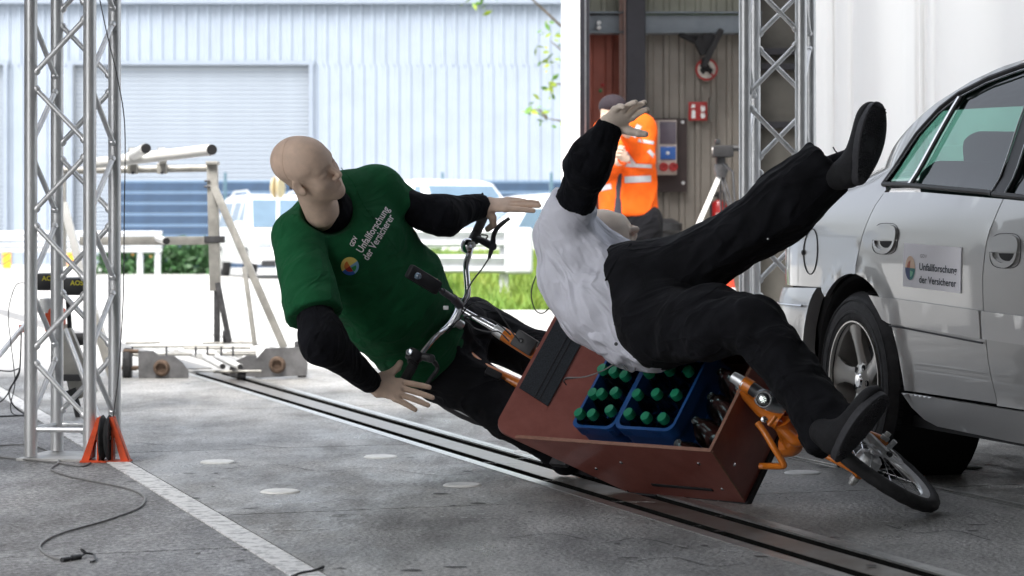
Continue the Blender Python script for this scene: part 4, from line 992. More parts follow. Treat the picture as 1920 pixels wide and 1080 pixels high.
# black arm lamp
la = thing('arm_lamp', 'black floodlight on a folding arm hanging in front of the beige wall', 'lamp', loc=onwall(1300, 70, .2))
at(MB().tube([onwall(1275, 64, .1), onwall(1312, 82, .2)], .022, 8).build('arm', M['black_matt'], None, True), la)
at(MB().tube([onwall(1283, 70, .1), onwall(1318, 70, .25)], .018, 8).build('arm', M['black_matt'], None, True), la)
at(MB().prism([(0, 0), (.10, .02), (.15, -.02), (.10, -.13), (.02, -.16), (-.03, -.06)], onwall(1310, 66, .25), (1, 0, 0), (0, 0, 1), (0, .10, 0)).build('joint', M['black_matt']), la)
T = nrm(onwall(1352, 56, .3)-onwall(1318, 126, .3)); 
at(MB().box((onwall(1352, 56, .3)+onwall(1318, 126, .3))/2, (np.linalg.norm(onwall(1352, 56, .3)-onwall(1318, 126, .3)), .16, .045), np.stack([T, V(0, 1, 0), np.cross(T, V(0, 1, 0))]), bev=.008).build('lamp_housing', M['black_matt'], None, True), la)
at(MB().prism([(0, 0), (.035, .01), (.03, -.10), (.0, -.10)], onwall(1316, 108, .3), (1, 0, 0), (0, 0, 1), (0, .05, 0)).build('bracket', M['black_matt']), la)
# red and green indicator
ind = thing('signal_lamp', 'tiny red and green indicator lamps on the red wall', 'indicator lamp', loc=P(1129, 165, YB-.05))
at(MB().lathe(P(1130, 159, YB-.06), (0, -1, 0), [(0, .015), (.012, .012), (.016, 0)], 12).build('red_lamp', bpy.data.materials['red_socket'], None, True), ind)
at(MB().lathe(P(1126, 170, YB-.06), (0, -1, 0), [(0, .015), (.012, .012), (.016, 0)], 12).build('green_lamp', mat('green_lamp', (.02, .16, .04), .4), None, True), ind)
jb = thing('round_fitting', 'pair of small white round fittings on the grey cross beam', 'wall fitting', loc=P(1122, 47, YB-.2))
for y in (43, 52): at(MB().lathe(P(1123, y, YB-.2), (0, -1, 0), [(0, .03), (.014, .026), (.018, 0)], 12).build('fitting', M['white_wall'], None, True), jb)
# fire extinguisher
YX = 18.15
fx = thing('fire_extinguisher', 'red fire extinguisher at the wall behind the camera tripod', 'fire extinguisher', loc=P(1348, 425, YX))
M['ext_red'] = mat('extinguisher_red', (.48, .02, .02), .3, 0, .05, 8, coat=.6)
at(MB().lathe(P(1348, 452, YX), (0, 0, 1), [(0, 0), (.062, 0), (.068, .02), (.068, .27), (.05, .31), (.02, .325), (0, .325)], 28).build('cylinder_body', M['ext_red'], None, True), fx)
at(MB().box(P(1348, 368, YX), (.03, .03, .05)).build('valve', M['black_plastic']), fx)
at(MB().tube(spline([P(1348, 366, YX), P(1338, 368, YX-.03), P(1333, 380, YX-.06), P(1334, 425, YX-.06)], 6), .009, 8).build('hose', M['rubber'], None, True), fx)
at(MB().tube([P(1340, 362, YX), P(1360, 358, YX)], .008, 8).build('handle', M['black_plastic'], None, True), fx)
at(MB().box(P(1348, 412, YX-.0685), (.05, .004, .11)).build('label_strip', mat('ext_label', (.55, .35, .33), .6)), fx)
# camera on tripod
YC = 15.0
ct = thing('camera_tripod', 'silver and black tripod carrying a black video camera, left of the right truss', 'tripod', loc=P(1352, 440, YC)*V(1, 1, 0))
top = P(1352, 318, YC)
gz = lambda p: V(p[0], p[1], 0.01)
l1 = top+nrm(P(1303, 428, YC-.15)-top)*1.35
feet = [V(top[0]-.56, YC-.25, .01), V(top[0]+.34, YC-.2, .01), V(top[0]+.1, YC+.45, .01)]
for i, ft in enumerate(feet):
    m1 = M['white_tube'] if i == 0 else M['steel_dark']
    a = top+V(0, 0, -.02); b_ = a+(ft-a)*.55
    for s_ in (-.010, .010): at(MB().tube([a+V(s_, 0, 0), b_+V(s_, 0, 0)], .007, 8).build('leg', m1, None, True), ct)
    at(MB().tube([b_-(ft-a)*.05, ft], .009, 8).build('leg_section', M['steel_dark'], None, True), ct)
at(MB().lathe(top, (0, 0, 1), [(0, -.05), (.03, -.05), (.045, -.01), (.045, .03), (.02, .05), (0, .05)], 20).build('crown', M['steel_dark'], None, True), ct)
at(MB().tube([P(1346, 345, YC), P(1348, 300, YC)], .014, 10).build('column', M['alu'], None, True), ct)
at(MB().box(P(1351, 305, YC), (.06, .07, .10), bev=.012).build('pan_head', M['black_plastic'], None, True), ct)
at(MB().tube([P(1352, 305, YC), P(1374, 322, YC-.2), P(1378, 380, YC-.25)], .008, 8).build('pan_handle', M['black_plastic'], None, True), ct)
vc = thing('video_camera', 'small black video camera mounted on the tripod head', 'camera', loc=P(1354, 284, YC))
at(MB().box(P(1355, 284, YC), (.13, .15, .075), bev=.012).build('camera_body', M['black_matt'], None, True), vc)
at(MB().cyl(P(1370, 278, YC), P(1392, 278, YC), .020, 16).build('lens', M['black_plastic'], None, True), vc)
at(MB().box(P(1345, 266, YC), (.035, .04, .035), bev=.008).build('viewfinder', M['black_plastic'], None, True), vc)
at(MB().lathe(P(1338, 282, YC), (-1, 0, 0), [(0, .01), (.022, .01), (.024, 0)], 16).build('eye_cup', M['alu_dull'], None, True), vc)
# traffic cone
cc = V((1361-960)/F*14, 14, 0)
tcn = thing('traffic_cone', 'red and white traffic cone glimpsed between the dummy legs and the right truss', 'traffic cone', loc=cc)
M['cone_red'] = mat('cone_red', (.75, .06, .02), .5)
at(MB().box(cc+V(0, 0, .015), (.36, .36, .03), bev=.01).build('cone_base', M['black_plastic']), tcn)
def cr_(z): return .135*(1-z/.80)+.012
at(MB().lathe(cc, (0, 0, 1), [(cr_(.03), .03), (cr_(.42), .42)], 28).build('cone_body', M['cone_red'], None, True), tcn)
at(MB().lathe(cc, (0, 0, 1), [(cr_(.42)+.001, .42), (cr_(.53)+.001, .53)], 28).build('white_band', M['print_white'], None, True), tcn)
at(MB().lathe(cc, (0, 0, 1), [(cr_(.53), .53), (cr_(.76), .76), (0, .765)], 28).build('cone_tip', M['cone_red'], None, True), tcn)
# dark bin beside the worker
bn = MB().lathe(P(1238, 520, 17.2)*V(1, 1, 0), (0, 0, 1), [(.10, 0), (.14, .86), (.165, .88), (.165, .93), (.09, .97), (0, .97)], 24).build('waste_bin', M['black_plastic'], None, True)
tag(bn, 'dark bin standing right behind the worker in orange', 'bin')
# ================================================================ SILVER CAR
CA = math.radians(15.6)
CW = V(642/F*8.3, 8.3, 0); CF = V(math.sin(CA), -math.cos(CA), 0); CO = V(-math.cos(CA), -math.sin(CA), 0)
CARW = 1.78
def C3(s, o, z): return CW+CF*s+CO*o+V(0, 0, z)
def interp(x, tab):
    if x <= tab[0][0]: return tab[0][1]
    for (a, b), (c, d) in zip(tab, tab[1:]):
        if x <= c: return b+(d-b)*(x-a)/(c-a)
    return tab[-1][1]
BASE = [(.18, -.075), (.22, -.055), (.27, -.028), (.305, -.012), (.315, -.022), (.40, -.010), (.50, -.003), (.60, 0), (.72, .002), (.80, .001), (.87, -.006), (.93, -.017), (.965, -.030), (1.0, -.052), (1.03, -.078), (1.10, -.112), (1.2, -.158), (1.3, -.207), (1.38, -.252), (1.42, -.285), (1.45, -.335), (1.47, -.42)]
def bend(s, z):
    s0 = -.45 if z < 1.0 else (-.45+(z-1.0)/.08*.67 if z < 1.08 else .22)
    d = .54*max(0, s0-s)**2
    if s > 3.05: d += .35*(s-3.05)**2
    return d
def side(s, z, off=0.0):
    o = interp(z, BASE)-bend(s, z)+off
    # shallow crease line under the shoulder
    o += .0035*math.exp(-((z-(.905-.03*s))/.012)**2)
    r = math.hypot(s, z-.325)
    if z < .9: o += .012*math.exp(-((r-.40)/.022)**2)*(1 if r > .38 else 0)
    return C3(s, o, z)
def side_b(s, z, off=0.0): return side(s, z, off-.028*min(1, abs((z-.47)/.185))**5)
def side_m(s, z, off=0.0):
    p = side(s, z, off)-CW; o = p@CO; return CW+p-CO*o+CO*(-CARW-o)
car = thing('silver_car', 'silver saloon car with a white company sign on its rear door, at the right edge', 'car', loc=CW)
M['silver'] = mat('silver_paint', (.41, .405, .395), .33, .62, .02, 900, coat=1, bump=.05, bscale=4)
M['silver'].node_tree.nodes['Principled BSDF'].inputs['Coat Roughness'].default_value = .03
M['silver_trim'] = mat('silver_bumper', (.48, .475, .465), .36, .5, .02, 300, coat=.6)
M['shell'] = mat('shell_black', (.012, .012, .013), .8)
M['seal'] = mat('window_seal', (.015, .015, .017), .5)
M['chrome_strip'] = mat('window_strip', (.5, .52, .54), .25, .9, .03, 10)
M['glass'] = glassmat('tinted_glass', (.40, .66, .58), .0)
M['cabin'] = mat('cabin_cloth', (.03, .032, .034), .9)
def arch(a0, a1, r=.385, n=22, c=(0, .325)):
    return [(c[0]+r*math.cos(math.radians(a0+(a1-a0)*i/n)), c[1]+r*math.sin(math.radians(a0+(a1-a0)*i/n))) for i in range(n+1)]
g_ = .0025
rear_edge = [(.137, .985), (.105, .92), (.062, .85), (.040, .79), (.032, .74)]          # door / quarter gap, top to arch
q_poly = [(-.99, .655), (-.99, 1.0), (-.80, 1.03), (-.45, 1.045), (-.30, 1.09), (-.10, 1.17), (.05, 1.235), (.23, 1.318), (.41, 1.378), (.55, 1.412), (.72, 1.440), (1.0, 1.458), (1.4, 1.462), (1.8, 1.448), (2.1, 1.41), (2.2, 1.385),
          (2.13, 1.372), (1.8, 1.415), (1.4, 1.430), (1.0, 1.428), (.75, 1.410), (.55, 1.380), (.375, 1.338), (.28, 1.292), (.18, 1.205), (.10, 1.085), (.083, 1.030), (.137, 1.010)]
q_poly += [(a-g_, b) for a, b in rear_edge]+[(.0305, .71)]
q_poly += arch(86, 130)[1:]
q_poly += [(-.30, .655)]
def mk(nm, m, poly, holes=(), off=0.0, par=car, d=.035, ret=.018, sf=side, mirror=True):
    mb = MB(); panel(mb, poly, sf, holes, d, ret, off); o = mb.build(nm, m, None, True); at(o, par) if par.location.length > 0 else setattr(o, 'parent', par)
    return o
def child(o, par): o.parent = par; o.matrix_parent_inverse = par.matrix_world.inverted() if False else Matrix.Identity(4); return o
car_parts = {}
def cp(nm, m, poly, **k):
    o = mk(nm, m, poly, **k); return o
quarter = cp('rear_quarter_panel', M['silver'], q_poly)
rd_poly = [(.137+g_, 1.0), (.45, .995), (1.07, .962), (1.062, .934), (1.012, .83), (.990, .715), (.992, .62), (1.012, .45), (1.046, .316), (.392, .316)]
rd_poly += arch(-2, 84)[1:]+[(.036, .714)]+[(a+g_, b) for a, b in reversed(rear_edge)]
rear_door = cp('rear_door', M['silver'], rd_poly)
fd_poly = [(1.075, .962), (1.6, .93), (2.2, .88), (2.19, .70), (2.23, .5), (2.20, .312), (1.051, .311), (1.017, .45), (.997, .62), (.995, .715), (1.017, .83), (1.067, .934)]
front_door = cp('front_door', M['silver'], fd_poly)
WB = 2.73
ff_poly = [(2.205, .878), (3.0, .82), (3.5, .70), (3.62, .60), (3.55, .40), (3.2, .30)]+arch(0, 178, c=(WB, .315))[1:-1]+[(2.345, .30), (2.206, .308), (2.236, .5), (2.196, .70)]
ff_poly = [(2.205, .878), (3.0, .82), (3.5, .70), (3.62, .60), (3.55, .40), (3.2, .30)]+[(a, b) for a, b in arch(0, 178, c=(WB, .315))]+[(2.206, .308), (2.236, .5), (2.196, .70)]
fender = cp('front_fender', M['silver'], ff_poly, d=.06)
sill = cp('sill', M['silver_trim'], [(.395, .309), (2.33, .300), (2.30, .18), (.55, .205), (.47, .222), (.42, .26)], off=.006)
# rear bumper wraps the corner
bp = [(-.325, .652), (-.99, .640), (-1.0, .30), (-.42, .26), (-.385, .33), (-.398, .42), (-.385, .50), (-.352, .58)]
bumper = cp('rear_bumper', M['silver_trim'], bp, off=.032, ret=.05, sf=side_b, d=.025)
bl = MB(); pts = [side(s_, .583+.0*(s_), .036) for s_ in np.linspace(-.40, -.99, 14)]; bl.tube(pts, .005, 6); child(at(bl.build('bumper_strip', M['chrome_strip'], None, True), car), bumper) if False else at(bl.build('bumper_strip', M['chrome_strip'], None, True), bumper)
# protective trims on the doors
def trim(nm, poly, par):
    o = mk(nm, M['silver_trim'], poly, off=.012, ret=.014, par=par, d=.04); return o
t1 = trim('door_trim', [(.150, .637), (.983, .609), (.988, .575), (.99, .520), (.30, .545), (.255, .555), (.22, .585)], rear_door)
t2 = trim('door_trim', [(1.002, .608), (2.19, .575), (2.21, .49), (1.004, .519), (1.0, .575)], front_door)
t3 = MB(); t3.tube([side(s_, .5425-.0335*(s_-.25)/.75-.004, .004) for s_ in np.linspace(.30, .99, 12)], .0028, 6); at(t3.build('shadow_line', M['seal'], None, True), rear_door)
# black inner shell added so the gaps look dark, wheel wells, left side
ib = [(-.97, .30), (-.97, .98), (2.3, .90), (3.5, .68), (3.5, .36)]+arch(0, 180, r=.36, c=(WB, .32))+[(2.30, .22), (.42, .24)]+arch(-5, 175, r=.372)+[(-.40, .32)]
mb = MB(); panel(mb, ib, side, (), .08, .01, -.030); panel(mb, ib, side_m, (), .08, .01, -.030); at(mb.build('inner_shell', M['shell'], None, True), car)
for c_, s_ in ((0, 1), (WB, 1)):
    mb = MB(); mb.lathe(C3(c_, -.03, .325), -CO, [(.380, -.012), (.372, .0), (.372, .30), (0, .30)], 40); at(mb.build('wheel_well', M['shell'], None, True), car)
    mb = MB(); mb.lathe(C3(c_, -CARW+.03, .325), CO, [(.380, -.012), (.372, .0), (.372, .30), (0, .30)], 40); at(mb.build('wheel_well', M['shell'], None, True), car)
# left side panels as one mirrored set each
for nm, poly, m in (('rear_quarter_panel', q_poly, M['silver']), ('rear_door', rd_poly, M['silver']), ('front_door', fd_poly, M['silver']), ('front_fender', ff_poly, M['silver']), ('sill', [(.395, .309), (2.33, .300), (2.30, .18), (.55, .205)], M['silver_trim'])):
    mk(nm, m, poly, sf=side_m, d=.09)
# rear face, boot lid, roof, bonnet, floor
def loft_x(nm, m, prof, off=0.0, ny=10, crown=.03, par=car):
    v = []; n = len(prof)
    for i, (s_, z) in enumerate(prof):
        a = side(s_, z, off)-CW; oa = a@CO; ob = -CARW-oa
        for j in range(ny+1):
            t = j/ny; c = 4*t*(1-t)
            if z < 1.0 and s_ < -.9: v.append(C3(s_-.07*c, oa+(ob-oa)*t, z))
            else: v.append(C3(s_-(.05*c if s_ < -.9 else 0), oa+(ob-oa)*t, z+crown*c))
    f = [(i*(ny+1)+j, i*(ny+1)+j+1, (i+1)*(ny+1)+j+1, (i+1)*(ny+1)+j) for i in range(n-1) for j in range(ny)]
    o = link(nm, mesh(nm, v, f, True, m)); return at(o, par)
loft_x('rear_panel', M['silver'], [(-.99, .655), (-.99, .80), (-.985, .95), (-.95, .99), (-.88, 1.012)], crown=.01)
loft_x('boot_lid', M['silver'], [(-.88, 1.012), (-.7, 1.028), (-.45, 1.045)], crown=.02)
loft_x('rear_window', M['glass'], [(-.45, 1.045), (-.30, 1.09), (-.10, 1.17), (.05, 1.235), (.20, 1.305)], crown=.035, off=-.004)
loft_x('roof', M['silver'], [(.20, 1.305), (.41, 1.378), (.55, 1.412), (.72, 1.440), (1.0, 1.458), (1.4, 1.462), (1.8, 1.448), (2.1, 1.41)], crown=.045, off=-.002)
loft_x('headliner', mat('headliner', (.35, .33, .30), .9), [(.22, 1.285), (.41, 1.352), (.55, 1.388), (.72, 1.412), (1.0, 1.43), (1.4, 1.432), (1.8, 1.42)], crown=.03, off=-.03)
loft_x('windscreen', M['glass'], [(2.1, 1.41), (2.4, 1.23), (2.7, 1.02), (2.85, .90)], crown=.04, off=-.01)
loft_x('bonnet', M['silver'], [(2.75, .86), (3.0, .82), (3.3, .77), (3.5, .70), (3.58, .62)], crown=.05)
loft_x('front_panel', M['silver_trim'], [(3.58, .62), (3.62, .5), (3.58, .32), (3.5, .22)], crown=0)
loft_x('rear_bumper', M['silver_trim'], [(-1.0, .64), (-1.01, .58), (-1.01, .45), (-.99, .30)], crown=0, off=.03)
mb = MB(); mb.box(C3(1.25, -CARW/2, .21), (CARW-.12, 4.3, .04), np.stack([CO, CF, V(0, 0, 1)])); at(mb.build('underbody', M['shell']), car)
mb = MB(); mb.box(C3(-.05, -CARW/2, .90), (CARW-.24, .70, .03), np.stack([CO, CF, V(0, 0, 1)])); mb.box(C3(2.9, -CARW/2, .6), (CARW-.5, 1.0, .3), np.stack([CO, CF, V(0, 0, 1)])); at(mb.build('parcel_shelf', M['cabin']), car)
# fuel flap: round groove and its pin
fl_ = MB(); c = (-.397, .787)
pts = [side(c[0]+.066*math.cos(a), c[1]+.085*math.sin(a), .0012) for a in np.linspace(0, 2*math.pi, 40, endpoint=False)]; fl_.tube(pts, .0022, 6, closed=True)
ffp = at(fl_.build('fuel_flap', M['seal'], None, True), quarter)
at(MB().lathe(side(-.462, .783, .004), CO, [(0, .006), (.008, .004), (.010, 0)], 14).build('flap_pin', M['black_plastic'], None, True), ffp)
# door handles
def handle(s0, z0, par, w_=.205, h_=.108):
    cx = s0; rim_ = [(cx+w_/2*math.copysign(abs(math.cos(a))**.6, math.cos(a)), z0+h_/2*math.copysign(abs(math.sin(a))**.6, math.sin(a))) for a in np.linspace(0, 2*math.pi, 36, endpoint=False)]
    mb = MB(); mb.tube([side(a, b, .001) for a, b in rim_], .0011, 6, closed=True); ho = at(mb.build('handle', M['seal'], None, True), par)
    up = [(a, b) for a, b in rim_ if b > z0+.002]; up = sorted(up, key=lambda p: math.atan2(p[1]-z0, p[0]-cx))
    up = [(cx+(a-cx)*.94, z0+(b-z0)*.92) for a, b in up]; up = up+[(cx-w_*.45, z0-.004), (cx+w_*.45, z0-.004)]
    mb = MB(); panel(mb, up, side, (), .012, .010, .009); at(mb.build('grip', M['silver'], None, True), ho)
    lo_ = [(cx+w_*.43*math.cos(a), z0-.006+h_*.44*math.sin(a)) for a in np.linspace(math.pi, 2*math.pi, 18)]
    ring = lo_+[(cx+w_*.36*math.cos(a), z0-.006+h_*.30*math.sin(a)) for a in np.linspace(2*math.pi, math.pi, 18)]
    mb = MB(); panel(mb, ring, side, (), .012, .01, .008); at(mb.build('grip_lip', M['silver'], None, True), ho)
    dk = [(cx+w_*.20+w_*.20*math.cos(a)-.02, z0-.006+h_*.22*math.sin(a)) for a in np.linspace(math.pi, 2*math.pi, 14)]
    dk = [(cx+w_*.12+w_*.27*math.cos(a), z0-.008+h_*.22*math.sin(a)) for a in np.linspace(math.pi, 2*math.pi, 14)]
    mb = MB(); panel(mb, dk, side, (), .012, .004, .006); at(mb.build('recess_dark', M['shell'], None, True), ho)  # flat black patch stands in for the shaded hollow under the grip
handle(.256, .836, rear_door); handle(1.142, .800, front_door, .20)
# company sheet with lettering on the rear door
def decal_quad(q00, q10, q01, x, y):      # q00 bottom left, q10 bottom right, q01 top left
    return (q00[0]+(q10[0]-q00[0])*x+(q01[0]-q00[0])*y, q00[1]+(q10[1]-q00[1])*x+(q01[1]-q00[1])*y)
q00, q10, q01 = (.412, .674), (.843, .660), (.418, .822)
sg_poly = [decal_quad(q00, q10, q01, x, y) for x, y in ((0, 0), (1, 0), (1.0, 1), (0.0, 1))]
mb = MB(); panel(mb, sg_poly, side, (), .03, .003, .0035); sheet_ = at(mb.build('company_sheet', mat('sheet_white', (.90, .89, .93), .5, 0, .02, 6), None, True), rear_door)
def car_text(txt, x, y, wd, ht, m, bold):
    tv, tf = text_polys(txt, 1.0, bold); a = np.array(tv); a -= [a[:, 0].min(), 0]; wx = a[:, 0].max(); cap = .73
    v = [side(*decal_quad(q00, q10, q01, x+p[0]/wx*wd, y+p[1]/cap*ht), .0050) for p in a]
    mb = MB(); mb.add(v, tf); return at(mb.build('lettering', m), sheet_)
car_text('GDV', .31, .70, .12, .085, M['print_grey'], .0)
car_text('Unfallforschung', .30, .42, .645, .165, M['print_dark'], .018)
car_text('der Versicherer', .30, .13, .635, .165, M['print_dark'], .018)
for poly, k_ in emblem(['l_peach', 'l_navy', 'l_teal', 'l_salmon', 'l_navy', 'l_mint']):
    rr = 1.0; v = [side(*decal_quad(q00, q10, q01, .135+p[0]*.088, .44+p[1]*.275), .0045+(.0004 if poly is not None else 0)) for p in poly]
    mb = MB(); mb.add(v, [tuple(range(len(v)))]); at(mb.build('emblem', M[k_]), sheet_)
# window rubber, glass, strips
def strip(nm, m, pts2, r, off=.003, par=car, flat=None): return at(MB().tube([side(a, b, off) for a, b in densify(pts2, .04, False)], r, 8).build(nm, m, None, True), par)
strip('belt_seal', M['seal'], [(.083, 1.030), (.30, 1.022), (.95, .985), (.985, .981)], .009, .004)
strip('belt_seal', M['seal'], [(.995, .979), (1.6, .94), (2.15, .90)], .009, .004)
strip('upper_seal', M['seal'], [(.083, 1.032), (.10, 1.085), (.18, 1.205), (.28, 1.292), (.375, 1.338), (.55, 1.380), (.75, 1.410), (1.0, 1.428), (1.4, 1.430), (1.8, 1.415), (2.1, 1.37)], .010, .001)
strip('upper_strip', M['chrome_strip'], [(.098, 1.045), (.125, 1.10), (.20, 1.205), (.29, 1.276), (.385, 1.322), (.55, 1.363), (.75, 1.392), (.90, 1.404)], .0035, .004)
strip('window_divider', M['chrome_strip'], [(.305, 1.02), (.392, 1.325)], .007, .004)
strip('window_divider', M['seal'], [(.318, 1.02), (.404, 1.328)], .007, .002)
def shade(nm, m, poly, off, par=car, ret=.004): 
    mb = MB(); panel(mb, poly, side, (), .05, ret, off); return at(mb.build(nm, m, None, True), par)
shade('quarter_glass', M['glass'], [(.088, 1.034), (.305, 1.022), (.388, 1.334), (.28, 1.290), (.18, 1.200), (.105, 1.085)], -.012)
shade('door_glass', M['glass'], [(.325, 1.022), (.975, .984), (.925, 1.235), (.895, 1.415), (.75, 1.408), (.55, 1.378), (.41, 1.344)], -.012)
shade('door_glass', M['glass'], [(1.07, .978), (2.12, .905), (1.95, 1.38), (1.4, 1.428), (1.0, 1.425), (1.01, 1.235)], -.012)
shade('pillar_cover', M['seal'], [(.980, .984), (1.066, .978), (1.008, 1.235), (.985, 1.424), (.900, 1.416), (.930, 1.235)], .002, ret=.03)
strip('pillar_strip', M['chrome_strip'], [(.974, .985), (.925, 1.235), (.898, 1.405)], .004, .004)
strip('pillar_strip', M['chrome_strip'], [(1.070, .979), (1.012, 1.235), (.990, 1.415)], .0035, .004)
# left windows
mb = MB(); panel(mb, [(.088, 1.034), (.305, 1.022), (.388, 1.334), (.28, 1.290), (.18, 1.200), (.105, 1.085)], side_m, (), .09, .004, -.012); at(mb.build('quarter_glass', M['glass'], None, True), car)
mb = MB(); panel(mb, [(.325, 1.022), (.975, .984), (.925, 1.235), (.895, 1.415), (.75, 1.408), (.55, 1.378), (.41, 1.344)], side_m, (), .09, .004, -.012); at(mb.build('door_glass', M['glass'], None, True), car)
mb = MB(); panel(mb, [(.980, .984), (1.066, .978), (1.008, 1.235), (.985, 1.424), (.900, 1.416), (.930, 1.235)], side_m, (), .09, .02, .0); at(mb.build('pillar_cover', M['seal'], None, True), car)
mb = MB(); panel(mb, [(1.07, .978), (2.12, .905), (1.95, 1.38), (1.4, 1.428), (1.0, 1.425), (1.01, 1.235)], side_m, (), .09, .004, -.012); at(mb.build('door_glass', M['glass'], None, True), car)
# seats
AXC = np.stack([CF, CO, V(0, 0, 1)])
def tilt(a): 
    c, s = math.cos(a), math.sin(a); return np.stack([CF*c-V(0, 0, 1)*s*-1, CO, V(0, 0, 1)*c-CF*s])
for (s_, o_) in ((.30, -.48), (.30, -1.30), (1.35, -.48), (1.35, -1.30)):
    seat = thing('x', 'x', 'x') if False else None
    mb = MB(); mb.box(C3(s_, o_, .80), (.16, .50 if s_ > 1 else .62, .62), tilt(.30), bev=.05)
    sb = at(mb.build('seat_back', M['cabin'], None, True), car)
    c = C3(s_-.10, o_, 1.12 if s_ < 1 else 1.17)
    mb = MB(); mb.box(c, (.13, .27, .19), tilt(.22), bev=.062); at(mb.build('headrest', M['cabin'], None, True), sb)
    mb = MB(); [mb.cyl(c+CO*q, c+CO*q-V(0, 0, .2), .007, 8) for q in (-.06, .06)]; at(mb.build('headrest_post', M['chrome'], None, True), sb)
mb = MB(); mb.box(C3(.55, -.89, .55), (.55, 1.3, .16), AXC, bev=.05); at(mb.build('rear_bench', M['cabin'], None, True), car)
# wheels
def wheel(s_, o_, zc, sgn):
    c = C3(s_, o_, zc); ax = CO*sgn
    t = thing('wheel', None, None) if False else None
    mb = MB(); R = .322; w_ = .218
    prof = [(.212, -.012), (.222, -.004), (.240, .000), (.270, .001), (.296, -.004), (.309, -.014), (.3155, -.026)]
    x = -.030
    for k_ in range(4):
        prof += [(R-.001*abs(k_-1.5), x), (R+.0005, x-.014), (R+.0005, x-.030), (R-.001*abs(k_-1.5), x-.036)]
        if k_ < 3: prof += [(R-.008, x-.0375), (R-.008, x-.0425)]
        x -= .044
    prof += [(.3155, -w_+.022), (.309, -w_+.012), (.270, -w_+.002), (.222, -w_+.006), (.212, -w_+.012)]
    mb.lathe(c, ax, prof, 96, closed=True)
    tyre = at(mb.build('tyre', M['tyre_car'], None, True), car)
    # sipes and raised sidewall ring
    sp_ = MB()
    u = nrm(np.cross(ax, V(0, 0, 1))); w2 = np.cross(ax, u)
    for k_ in range(72):
        a = 2*math.pi*k_/72; d = math.cos(a)*u+math.sin(a)*w2; tn = np.cross(ax, d)
        for xo in (-.052, -.165):
            sp_.box(c+ax*xo+d*(R+.0006), (.0035, .040, .004), np.stack([tn, ax, d]))
    o = at(sp_.build('tread_sipe', M['shell']), tyre); o['kind'] = 'stuff'
    ring = MB(); ring.lathe(c, ax, [(.243, .0005), (.245, .003), (.252, .003), (.254, .0008)], 80); ring.lathe(c, ax, [(.288, -.001), (.290, .0012), (.294, .001), (.296, -.003)], 80); at(ring.build('sidewall_ring', M['tyre_car'], None, True), tyre)
    tv, tf = text_polys('225/55 R16', .03, .0005)
    rm = MB(); rm.lathe(c, ax, [(.215, .000), (.213, -.014), (.203, -.022), (.196, -.055), (.190, -.16), (.150, -.17)], 72); rm.lathe(c, ax, [(.2155, -.003), (.2165, .003), (.211, .003), (.208, -.006)], 72)
    rim_ = at(rm.build('rim', M['rim_silver'], None, True), car)
    br = MB(); br.lathe(c, ax, [(0, -.09), (.135, -.09), (.135, -.11), (0, -.11)], 40); at(br.build('brake_disc', M['steel_dark'], None, True), rim_)
    # five broad dished spokes, each its own piece
    for k_ in range(5):
        a = math.radians(90+72*k_+8); d = math.cos(a)*w2+math.sin(a)*u; tn = np.cross(ax, d)
        st_ = [(.030, .034, -.034, .020), (.060, .036, -.030, .024), (.100, .030, -.024, .024), (.140, .032, -.018, .020), (.175, .044, -.013, .016), (.203, .062, -.010, .010)]
        v = []; m_ = 9
        for (r, hw, h, th) in st_:
            for j in range(m_):
                t = j/(m_-1)*2-1; v.append(c+d*r+tn*hw*t+ax*(h-.010*abs(t)**2.5))
            for j in range(m_):
                t = 1-j/(m_-1)*2; v.append(c+d*r+tn*hw*t*.85+ax*(h-th-.012))
        q = 2*m_; f = [(i*q+j, i*q+(j+1) % q, (i+1)*q+(j+1) % q, (i+1)*q+j) for i in range(len(st_)-1) for j in range(q)]+[tuple(range(q)), tuple((len(st_)-1)*q+j for j in range(q))]
        mb = MB(); mb.add(v, f); at(mb.build('spoke', M['rim_silver'], None, True), rim_)
    hb_ = MB(); hb_.lathe(c, ax, [(0, -.022), (.030, -.022), (.038, -.027), (.066, -.032), (.068, -.06)], 40); at(hb_.build('hub', M['rim_silver'], None, True), rim_)
    bl_ = MB()
    for k_ in range(5):
        a = math.radians(90+72*k_+44); d = math.cos(a)*w2+math.sin(a)*u; bl_.lathe(c+d*.052, ax, [(.0, -.029), (.0095, -.029), (.011, -.0265), (.011, -.034)], 14)
    at(bl_.build('bolt_hole', M['shell'], None, True), rim_)
    cp_ = MB(); cp_.lathe(c, ax, [(0, -.014), (.022, -.015), (.027, -.022)], 28); at(cp_.build('hub_cap', M['chrome'], None, True), rim_)
M['rim_silver'] = mat('rim_silver', (.56, .545, .51), .32, .55, .05, 8, coat=.5)
wheel(-.03, -.010, .324, 1); wheel(WB, -.02, .315, 1); wheel(0, -CARW+.012, .324, -1); wheel(WB, -CARW+.02, .315, -1)
# small dents and stains of light on the doors: shallow real ripples are in the paint bump
at(MB().box(C3(-.93, -.26, .80), (.05, .28, .16), AXC, bev=.02).build('taillight', M['lamp_red'], None, True), car)
